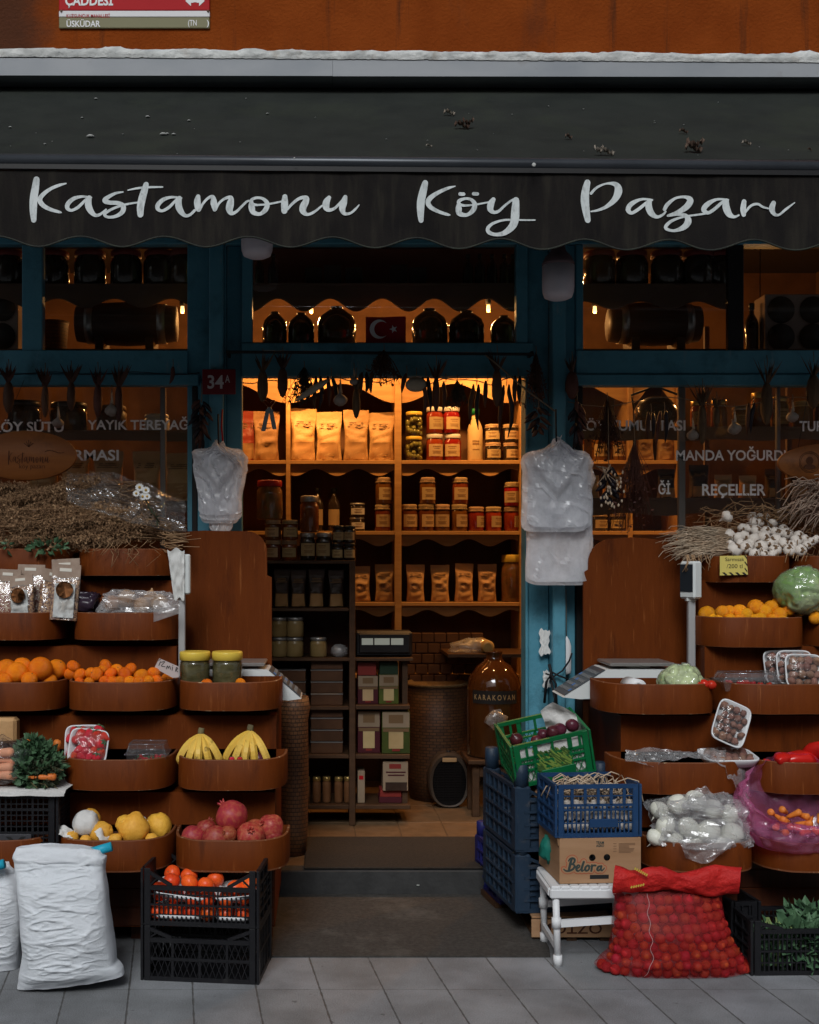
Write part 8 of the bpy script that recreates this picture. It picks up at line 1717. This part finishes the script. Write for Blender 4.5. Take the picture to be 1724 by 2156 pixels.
# oval wooden signs
def oval(name, lab, cu, cv, rw, rh, Y):
 R = thing(name, lab, 'sign', P(cu, cv, Y), 0, 'oval wooden signs'); s = px(Y); q = MB(); q.lathe([(0, .0), (.97, 0), (1.0, .006), (1.0, .018), (.98, .022), (0, .022)], 64, mat=Matrix.Rotation(pi / 2, 3, 'X') )
 q.v = [Vector((p.x * rw * s, p.y, p.z * rh * s)) for p in q.v]; q.build('sign_board', M2('signwood', (.24, .075, .018), .5, (.31, .105, .025), 3, stretch=(1, 1, 7), dirt=(.13, .045, .015), dscale=6), R); return R
Yo = -.16; R = oval('wooden_sign', 'oval orange brown wooden sign with faint script before the left window', 57, 960, 106, 52, Yo); s = px(Yo)
q = MB(); brush(q, ZA, lambda x, y: ((x * .0252 - 36) * s * 1.06, (26 - (y - 280) * .072 - 30) * s), lambda x, z: -.0232, s * .030, 0, k=4); q.v = [Vector((p.x, p.y, p.z)) for p in q.v]; brush(q, ZB, lambda x, y: ((x * .0252 + 5.2) * s * 1.06, (26 - (y - 280) * .072 - 30) * s), lambda x, z: -.0232, s * .030, 0, k=4)
text(q, 'köy pazarı', -14 * s, 40 * s, -30 * s, -18 * s, -.0232, .0); q.build('lettering', M2('burn', (.09, .03, .012), .8), R)
q = MB();
for i in range(5): q.tube([(6 * s, -.0235, 18 * s), ((6 + (i - 2) * 5) * s, -.0235, (32 - abs(i - 2) * 3) * s)], .0012, 4)
for i in range(6): q.tube([((40 + i * 7) * s, -.0235, (8 + 3 * sin(i)) * s), ((46 + i * 7) * s, -.0235, (8 + 3 * sin(i + 1)) * s)], .0012, 4)
q.build('emblem', mt['burn'], R)
R = oval('wooden_sign', 'oval orange brown wooden sign with a round seal before the right window', 1742, 976, 108, 41, Yo); q = MB()
c = (-42 * s, 0, 2 * s)
for r_ in (22, 19): q.tube([(c[0] + r_ * s * cos(i * pi / 20), -.0232, c[2] + r_ * s * sin(i * pi / 20)) for i in range(41)], .0012, 4)
q.ball((c[0], -.0225, c[2] + 3 * s), (8 * s, .001, 9 * s), 12); q.ball((c[0], -.0224, c[2] - 10 * s), (13 * s, .001, 6 * s), 12); q.build('seal', mt['burn'], R)
for (cu, cv, hh) in ((57, 909, 40), (1742, 936, 40)):
 pass
for R_, (a_, b_) in zip([o for o in C.objects if o.name.startswith('wooden_sign')], ((-60, 60), (-62, 40))):
 q = MB()
 for u_ in (a_, b_): q.tube([(u_ * s, .0, 34 * s), (u_ * .3 * s, .10, 168 * s)], .0012, 4)
 q.build('hanging_cord', mt['bstring'], R_)
# rod, strings and dried things over the door and windows
YD = -.10
rod = thing('hanging_rod', 'dark metal rod across the blue rail over the door', 'rod', P(800, 743, YD)); q = MB(); q.tube([P(476, 741, YD) - rod.location, P(1124, 746, YD) - rod.location], .007, 8); q.build('bar', mt['bstring'], rod)
for u in (480, 800, 1120): q = MB(); q.bb(P(u, 0, YD).x - rod.location.x - .006, P(u, 0, YD).x - rod.location.x + .006, 0, .09, -.008, .008); q.build('bracket', mt['bstring'], rod)
def cord(name, lab, pts, r, m, cat='string'):
 o_ = Vector(pts[0]); q = MB(); q.tube([Vector(p) - o_ for p in pts], r, 5); o = q.build(name, m); o.location = o_; return tag(o, lab, cat)
cord('drying_string', 'string sagging across the top of the door opening', [P(508 + 600 * i / 24, 806 + 6 * sin(i * 1.3) - 4 * (i % 3), YD) for i in range(25)], .0025, mt['rope'])
cord('drying_string', 'string across the left lower window under the blue rail', [P(-20 + 440 * i / 16, 786 + 3 * sin(i), -.06) for i in range(17)], .002, mt['bstring'])
cord('drying_string', 'string across the right lower window carrying dried vegetables', [P(1195 + 560 * i / 16, 846 + 10 * sin(i * .8), -.07) for i in range(17)], .002, mt['rope'])
cord('slanting_rope', 'rope slanting down from the rod to the hook of the right plastic bags', [P(1020, 746, YD), P(1045, 766, YD - .02), P(1100, 815, YD - .02), P(1168, 866, -.13)], .004, mt['rope'], 'rope')
def pod(mb, p, d, r, g, mi=0, n=7, curve=.0):
 d = Vector(d); L = d.length; s_ = Vector((g.uniform(-1, 1), g.uniform(-1, 1), 0)) * L * curve
 pts = [p, p + d * .15, p + d * .4 + s_, p + d * .7 + s_, p + d]; mb.tube(pts, [r * .35, r * .85, r, r * .8, r * .15], n, mi)
M2('garlicshade', (.22, .18, .15), .7, (.32, .27, .23), 12, stretch=(8, 8, 1))  # darker copy of the garlic skin, with shade put into its colour
GD = 'dried vegetables strung over the door and windows'
def hang(kind, u, vt, vb, wpx_, lab, Y=YD, seed=0, top=None):
 g = random.Random(seed * 13 + int(u)); s = px(Y); H = (vb - vt) * s; W_ = wpx_ * s; R = thing(kind, lab, {'dried_husk': 'corn', 'dried_pod': 'dried pod', 'garlic_bunch': 'garlic', 'dried_foliage': 'dried herbs', 'dried_squash': 'squash', 'pepper_string': 'peppers', 'aubergine_string': 'aubergines'}[kind], P(u, vt, Y), 0, GD)
 top = (top if top is not None else 12) * s
 q = MB(); q.tube([(0, 0, top), (.002, -.003, 0), (0, -.004, -H * .1)], .0018, 4); q.build('string', mt['rope'], R)
 if kind == 'dried_husk':
  q = MB()
  for i in range(16):
   a = g.uniform(-.9, .9); L = H * g.uniform(.25, .48); p = Vector((0, g.uniform(-.008, .008), -H * .40)); e = Vector((sin(a) * L * .75, g.uniform(-.02, .01), L)); sd = Vector((cos(a), 0, -sin(a))) * .005
   q.add([p - sd * .5, p + e * .5 - sd + Vector((0, -.004, 0)), p + e, p + e * .5 + sd + Vector((0, .004, 0)), p + sd * .5], [(0, 1, 2, 3, 4)])
  q.build('husk_leaves', mt['dcorn'] if seed % 2 else mt['dpep'], R)
  q = MB(); q.lathe([(0, -H), (W_ * .12, -H * .95), (W_ * .24, -H * .8), (W_ * .25, -H * .62), (W_ * .2, -H * .45), (W_ * .12, -H * .36), (0, -H * .34)], 10); q.build('cob', mt['dcorn'] if seed % 2 else mt['dpep'], R)
 elif kind == 'dried_pod':
  q = MB()
  for i in range(max(1, int(wpx_ / 11))): pod(q, Vector(((i - wpx_ / 22 + .5) * .022, g.uniform(-.01, .01), -H * .08)), (g.uniform(-.02, .02), 0, -H * g.uniform(.75, .95)), .011, g, i % 2, curve=.06)
  q.build('pod', [mt['dpep'], mt['aub']], R)
 elif kind == 'garlic_bunch':
  q = MB(); q.tube([(0, 0, 0), (.004, 0, -H * .5)], [.003, .007], 6); q.build('stalk', mt['strawp'], R); random.seed(seed); fruit('garlic', (0, 0, -H * .75), H * .26, 'bulb', None, None, None, (g.uniform(-.2, .2), g.uniform(-.2, .2), 0), R, ['garlicshade', 'garlicroot'], None, 'garlic_shade')
 elif kind == 'dried_foliage':
  q = MB()
  for i in range(int(wpx_ * 1.3)):
   a = g.gauss(0, .33); L = H * g.uniform(.5, 1); e = Vector((sin(a) * L * W_ / H * 1.1, g.uniform(-.03, .02), -L)); q.tube([(0, 0, 0), e * .5 + Vector((0, -.008, .01)), e], .0012, 3)
   for k in range(4):
    c = e * g.uniform(.35, 1); d = Vector((g.gauss(0, 1), g.gauss(0, 1), g.gauss(0, 1))).normalized() * .02; n_ = Vector((g.uniform(-1, 1), g.uniform(-1, 1), g.uniform(-1, 1))) * .006; q.add([c, c + d * .5 + n_, c + d, c + d * .5 - n_], [(0, 1, 2, 3)])
  q.build('dry_leaves', mt['grass2'] if seed % 2 else mt['dpep'], R)
 elif kind == 'dried_squash':
  q = MB(); q.ball((0, 0, -H * .6), (W_ * .5, W_ * .4, H * .38), 20)
  for p in q.v: a = math.atan2(p.y, p.x); k = 1 + .09 * cos(a * 9); p.x *= k; p.y *= k
  q.build('squash_body', M2('palesq', (.34, .28, .20), .7, (.42, .36, .27), 8), R)
 elif kind in ('pepper_string', 'aubergine_string'):
  q = MB(); n = int(H / .011)
  for i in range(n):
   t = i / n; z = -H * (.05 + .68 * t); a = g.uniform(0, 6.3); o_ = Vector((cos(a), sin(a) * .7, 0)) * W_ * .22 * (.5 + .7 * sin(pi * min(1, t + .15))); pod(q, Vector((o_.x * .3, o_.y * .3, z)), (o_.x * 1.5, o_.y * 1.2 - .01, -H * g.uniform(.16, .26)), .010 if kind[0] == 'p' else .013, g, i % 2 if kind[0] == 'p' else 1, curve=.1)
  q.build('pods', [mt['dpep'], mt['aub']], R).__setitem__('kind', 'stuff')
  if kind[0] == 'a':
   q = MB()
   for i in range(34): a = Vector((g.uniform(-.5, .5) * W_ * .8, -W_ * .34 - g.uniform(0, .02), -H * g.uniform(.15, .95))); q.ball(a, (.005, .004, .008), 6)
   for i in range(5): q.tube([(0, -.03, -H * .1), (g.uniform(-.5, .5) * W_, -.04, -H * g.uniform(.0, .15)), (g.uniform(-.6, .6) * W_, -.045, -H * g.uniform(.3, .6))], .0022, 4)
   q.build('pale_ties', mt['strawp'], R)
 return R
H_ = hang
H_('dried_husk', 553, 745, 848, 46, 'dry corn husk at the left end of the door string above the grey ribbon', seed=1); H_('dried_husk', 595, 742, 838, 44, 'dark corn husk right of the leftmost one over the door', seed=2)
H_('dried_foliage', 640, 772, 858, 60, 'dark tuft of dried foliage above the brightest pouch', seed=1); q = MB(); pod(q, Vector((0, 0, 0)), (-.15, -.01, -.10), .017, random.Random(1), curve=0.02); o = q.build('dried_gourd', M2('paleg', (.33, .29, .22), .6)); o.location = P(690, 800, YD - .02); tag(o, 'pale curved gourd hanging before the dark tuft', 'gourd', GD)
H_('dried_pod', 672, 786, 868, 26, 'pair of dark pods left of the garlic over the door', seed=3); H_('dried_pod', 697, 786, 862, 26, 'second pair of dark pods left of the garlic over the door', seed=4)
H_('garlic_bunch', 716, 800, 856, 20, 'lowest hanging garlic bulb over the door', seed=1); H_('garlic_bunch', 745, 776, 812, 22, 'pale garlic bulb tied above the hanging corn cob', seed=2); H_('dried_husk', 750, 786, 882, 34, 'brown corn cob hanging below the pale garlic bulb', seed=3)
H_('dried_pod', 772, 780, 832, 34, 'short dark pods right of the corn cob over the door', seed=5); H_('dried_foliage', 808, 736, 812, 66, 'wing shaped brown foliage tied on the rod under the flag', seed=2)
H_('dried_pod', 856, 782, 836, 14, 'single small dark pod left of the pale squash', seed=6); H_('dried_squash', 876, 786, 826, 44, 'pale ribbed dried squash over the olive jars', seed=1)
H_('dried_pod', 896, 786, 884, 24, 'long dark pod right of the pale squash', seed=7); H_('dried_husk', 918, 760, 868, 32, 'dark husk over the red sauce jars', seed=4); H_('dried_pod', 938, 798, 868, 20, 'leaf shaped dark pod over the red sauce jars', seed=8)
H_('dried_foliage', 962, 800, 866, 40, 'slanting dark feathery sprig right of the red sauce jars', seed=3); H_('dried_pod', 1003, 800, 914, 24, 'longest dark pod hanging before the cream bottle', seed=9); H_('dried_pod', 1026, 796, 866, 18, 'thin dark pod right of the longest one', seed=10)
H_('dried_husk', 1046, 738, 858, 44, 'fan topped corn husk over the right end of the door', seed=6); H_('dried_pod', 1066, 800, 924, 22, 'long slanted pod before the small cloth topped jars', seed=11); H_('dried_pod', 1090, 786, 856, 24, 'dark pods at the right end of the door string', seed=12)
# ribbon bow
R = thing('grey_ribbon', 'grey ribbon bow tied below the left husks in the doorway', 'ribbon', P(567, 862, YD - .02)); s = px(YD); q = MB()
for sg in (-1, 1):
 q.grid(lambda a, b: Vector((sg * (12 * sin(pi * a) * (1 - .3 * a)) * s + 2 * s * sg, (b - .5) * .02, (4 + 26 * sin(pi * a * .5) * (1 - .0 * a) - 16 * a * a) * s)), 14, 3)
 q.grid(lambda a, b: Vector(((sg * 3 + sg * 8 * a * (1 if sg > 0 else 1.2) + (b - .5) * 9) * s, -.006 * a, (-40 * a - (2 if sg > 0 else 6) * a) * s)), 8, 3)
q.ball((0, 0, 0), (.012, .010, .012), 8); q.build('bow', M2('ribbon', (.16, .19, .20), .4), R)
YL = -.07
H_('dried_husk', 18, 768, 872, 48, 'corn husk with a wide dry fan at the left picture edge', YL, 2); H_('garlic_bunch', 122, 856, 902, 22, 'garlic bulb before the letters at the left end of the word SÜTÜ', YL, 3); H_('dried_husk', 95, 776, 880, 34, 'dark husk between the wide fan and the second garlic bulb', YL, 4)
H_('dried_husk', 150, 772, 866, 38, 'dark husk left of the grey window divider', YL, 6); H_('dried_husk', 206, 774, 880, 38, 'long dark husk right of the grey window divider', YL, 8); H_('garlic_bunch', 235, 822, 878, 22, 'garlic bulb hanging above the word YAYIK', YL, 4); H_('dried_husk', 250, 772, 890, 36, 'dark curved husk beside the garlic above YAYIK', YL, 10)
H_('pepper_string', 424, 836, 958, 62, 'thick string of dried peppers left of the house number post', -.10, 1, 30); H_('dried_pod', 364, 768, 812, 10, 'small hanging strip under the left rail near the post', YL, 2)
H_('dried_foliage', 1128, 740, 872, 50, 'dark husk bundle on the blue post side right of the door', -.10, 4); H_('pepper_string', 1133, 852, 930, 66, 'dark wreath of dried peppers in front of the right door jamb', -.12, 2, 30)
H_('dried_husk', 1204, 752, 842, 56, 'brown husk bundle on the right side of the dome lamp post', -.09, 8); H_('pepper_string', 1214, 838, 955, 46, 'string of brown dried peppers beside the words KÖY YUMURTASI', -.10, 3, 20)
H_('dried_foliage', 1278, 838, 975, 70, 'large spray of dark dry foliage before the right window', -.09, 6); H_('dried_foliage', 1335, 930, 1122, 92, 'big brown dried herb bunch hanging beside the black aubergines', -.13, 8, 60); H_('aubergine_string', 1280, 978, 1080, 66, 'cluster of black dried aubergines with pale ties', -.15, 4, 120)
H_('dried_pod', 1370, 862, 930, 24, 'pair of dried pods over the letters of YUMURTASI', YL, 13); H_('dried_pod', 1398, 858, 940, 26, 'longer dried pods beside the grey divider of the right window', YL, 14); H_('dried_husk', 1478, 808, 938, 40, 'long curved corn husk in the right window', YL, 7); H_('garlic_bunch', 1458, 880, 928, 24, 'garlic bulb left of the long curved husk in the right window', YL, 5)
H_('garlic_bunch', 1546, 862, 916, 28, 'garlic bulb in the middle of the right window', YL, 6); H_('dried_pod', 1585, 842, 922, 30, 'fat dark pods right of the middle garlic bulb', YL, 15); H_('dried_husk', 1614, 760, 896, 52, 'tall corn husk bouquet with a pale fan in the right window', YL, 9); H_('garlic_bunch', 1668, 842, 890, 24, 'garlic bulb near the word at the right end of the window', YL, 7); H_('dried_husk', 1712, 752, 862, 58, 'corn husk fan at the right picture edge', YL, 11); H_('dried_husk', 1508, 836, 900, 30, 'small dry husk between two garlic bulbs in the right window', YL, 5)
# bundles of white carrier bags
def bag_bundle(name, lab, u, sheets, top, hookv, Y, seed, flare, wl):
 R = thing(name, lab, 'plastic bags', P(u, hookv, Y)); off = R.location.copy(); s = px(Y)
 for k, (ul, ur, va, vb, dy) in enumerate(sheets):
  q = MB()
  for side in (0, 1):
   def f(a, b, side=side):
    c = 1 - abs(2 * a - 1) ** 6; v = va + (vb - va) * b; cu = (ul + ur) / 2; hw = (ur - ul) / 2
    tb = ((0, .20), (.10, .62), (.20, 1.0), (.34, .95), (.7, wl), (1, wl)); hw *= lerp_tab(tb, b); cu = u + (cu - u) * min(1, b * 3)
    ab = a + .25 * b; fo = noise.noise(Vector((ab * 6 + seed, b * 1.3, k + side * 9))); n3 = noise.noise(Vector((a * 2 + seed * 3, b * 2, k))); n2 = noise.noise(Vector((a * 3, b * 3 + seed, k * 3 + side)))
    rd = .13 - min(.13, abs(noise.noise(Vector(((a - b * .5) * 3.2 + seed, (b + a * .4) * 3.0, k * 5 + side)))))
    x = cu + hw * (2 * a - 1) * (1 + .16 * noise.noise(Vector((a * 2, b * 14, seed + k * 3))) * math.exp(-((b - .2) / .14) ** 2)) + 2.5 * n3 + 1.6 * noise.noise(Vector((b * 4, seed, a * 2))); xx = x
    vs_ = (v - (va + (vb - va) * .58 - abs(x - u) * 1.25)) / 9; vf = -.016 * math.exp(-vs_ * vs_) - (.014 if vs_ < 0 else 0) * min(1, -vs_) if b > .12 else 0
    rnd_ = 10 * (abs(2 * a - 1) ** 8) * (b ** 8); lift = 14 * (abs(2 * a - 1) ** 3) * math.exp(-((b - .17) / .09) ** 2)
    return P(xx, v - rnd_ - lift + 2 * n2 * b, Y + dy) + Vector((0, (-1 if side == 0 else 1) * (.006 + .014 * c * (.4 + .6 * b)) + (side == 0) * (.016 * fo * (1.05 - b) - .09 * rd * (1.1 - b * .7) + .008 * n2 + vf + .006 * noise.noise(Vector((a * 13, b * 11, k + seed))) * (1.2 - b)), 0)) - off
   q.grid(f, 26, 38, smooth=False)
  q.build('bag_stack', mt['film'], R)
 q = MB(); g = random.Random(seed)
 for i in range(flare):      # gathered handles: crumpled leaves of film fanning out of the hook
  a = g.uniform(-1.2, 1.2); L = g.uniform(50, 92); wd = g.uniform(30, 54); y0 = g.uniform(-.06, .03)
  def f(p, t, a=a, L=L, wd=wd, y0=y0, i=i):
   r = L * p; x = u + sin(a) * r * .85 + (t - .5) * wd * sin(pi * min(1, p * .85 + .15)) * cos(a); v = top + r * (.35 + .65 * cos(a)) * .95 + (t - .5) * wd * sin(a) * .5
   return P(x, v, Y) + Vector((0, y0 - .03 * sin(pi * p) + .030 * noise.noise(Vector((p * 3, t * 2.2, i + seed))) - .05 * (.12 - min(.12, abs(noise.noise(Vector((p * 3, t * 3, i + 4)))))), .008 * noise.noise(Vector((p * 3, t * 3, i + 9))))) - off
  q.grid(f, 10, 8, smooth=False)
 q.build('gathered_handles', mt['film'], R)
 q = MB(); q.tube([P(u, top + 22, Y - .05) - off, P(u - 1, top - 8, Y - .045) - off, P(u - 2, hookv, Y) - off], .004, 6); q.build('hook_cord', mt['bstring'], R)
 return R
bag_bundle('carrier_bag_bundle', 'hanging bundle of white carrier bags left of the door', 461, [(432, 498, 985, 1118, .022), (404, 516, 938, 1084, -.022), (406, 523, 940, 1096, -.004), (410, 516, 944, 1102, .010)], 936, 872, -.17, 3, 13, .76)
bag_bundle('carrier_bag_bundle', 'large two layer bundle of white carrier bags right of the door', 1172, [(1104, 1250, 945, 1232, .022), (1108, 1247, 950, 1225, .006), (1108, 1240, 940, 1110, -.052), (1096, 1238, 938, 1120, -.034), (1102, 1246, 942, 1115, -.018)], 928, 862, -.19, 8, 16, .97)
q = MB(); q.tube([P(468, 862, -.1), P(466, 900, -.12), P(470, 940, -.15)], .004, 5); o = q.build('red_tie', mt['red'], origin=P(468, 900, -.12)); tag(o, 'red tie above the left bundle of carrier bags', 'tie')
# things on the right blue jamb
YP = -.075
R = thing('pull_cord', 'beige cord with a white plastic weight hanging beside the right blue post', 'cord', P(1192, 1420, -.04)); q = MB(); s = px(-.04); q.tube([(0, 0, 80 * s), (-.002, 0, 180 * s)], .0025, 5); q.build('cord', mt['rope'], R); q = MB(); q.lathe([(0, -.002), (9 * s, .006), (10.5 * s, .02), (10.5 * s, 60 * s), (7 * s, 72 * s), (2 * s, 80 * s), (0, 81 * s)], 16, sy=.5); q.build('weight', mt['white'], R)
R = thing('black_strap', 'black cloth strap knotted around the right blue post', 'strap', P(1166, 1420, YP)); off = R.location.copy(); q = MB()
for pts, r in (([(1146, 1480), (1150, 1436), (1160, 1418), (1170, 1440), (1172, 1500)], .006), ([(1148, 1418), (1166, 1424), (1184, 1412), (1198, 1392), (1204, 1375)], .004), ([(1160, 1414), (1175, 1422), (1196, 1430)], .004), ([(1156, 1398), (1160, 1416), (1162, 1432)], .007), ([(1158, 1425), (1168, 1470), (1166, 1500)], .005)): q.tube([P(u, v, YP - .012 - .004 * i) - off for i, (u, v) in enumerate(pts)], r, 6)
q.build('band', mt['bstring'], R)
for i, (u, v, w_, h, lab) in enumerate(((1146, 1352, 20, 52, 'torn white paper scrap high on the right blue jamb'), (1150, 1430, 14, 36, 'smaller torn white paper scrap low on the right blue jamb'))):
 q = MB(); s = px(.0); q.grid(lambda a, b: Vector(((a - .5) * w_ * s * (1 + .5 * noise.noise(Vector((b * 4, i, 0)))), -.004 - .010 * abs(noise.noise(Vector((a * 4, b * 4, i)))), (b - .5) * h * s * (1 + .3 * noise.noise(Vector((a * 3, 5, i)))))), 12, 16); o = q.build('paper_scrap', mt['oldpaper']); o.location = P(u, v, -.008); tag(o, lab, 'paper')
# little litter on the mats and paving
g = random.Random(3); litter = [(880, 1865, 'only white crumb on the riser of the doorstep', -.088), (1128, 1908, 'pale straw bit on the grey mat before the blue crates', None), (1292, 1988, 'pale fragment on the paving before the white stool', None), (1345, 2010, 'white paper bit on the paving left of the red net sack', None), (1272, 1952, 'small chip in the shade under the white stool', None)]
for i, (u, v, lab, yy) in enumerate(litter):
 d = 1.49 * F / (v - VH) if yy is None else yy + DF; Y = d - DF; p = P(u, v, Y); q = MB(); q.ball((0, 0, .003), (.008 + .012 * (i % 2), .004, .003), 6, nz=.4, nsc=2); o = q.build('litter', mt['dropping']); o.location = (p.x, p.y, .010 if yy is None else p.z); tag(o, lab, 'litter')
rt = MB(); rt.grid(lambda a, b: Vector(((a - .5) * .06 + .01 * noise.noise(Vector((a * 4, b * 3, 0))), (b - .5) * .04, .004 + .012 * abs(noise.noise(Vector((a * 5, b * 5, 2)))))), 10, 8); o = rt.build('red_rag', M2('rag', (.30, .02, .03), .8)); o.location = P(1048, 1890, -.10); o.location.z = .012; tag(o, 'small red rag lying at the foot of the indigo crate', 'rag')
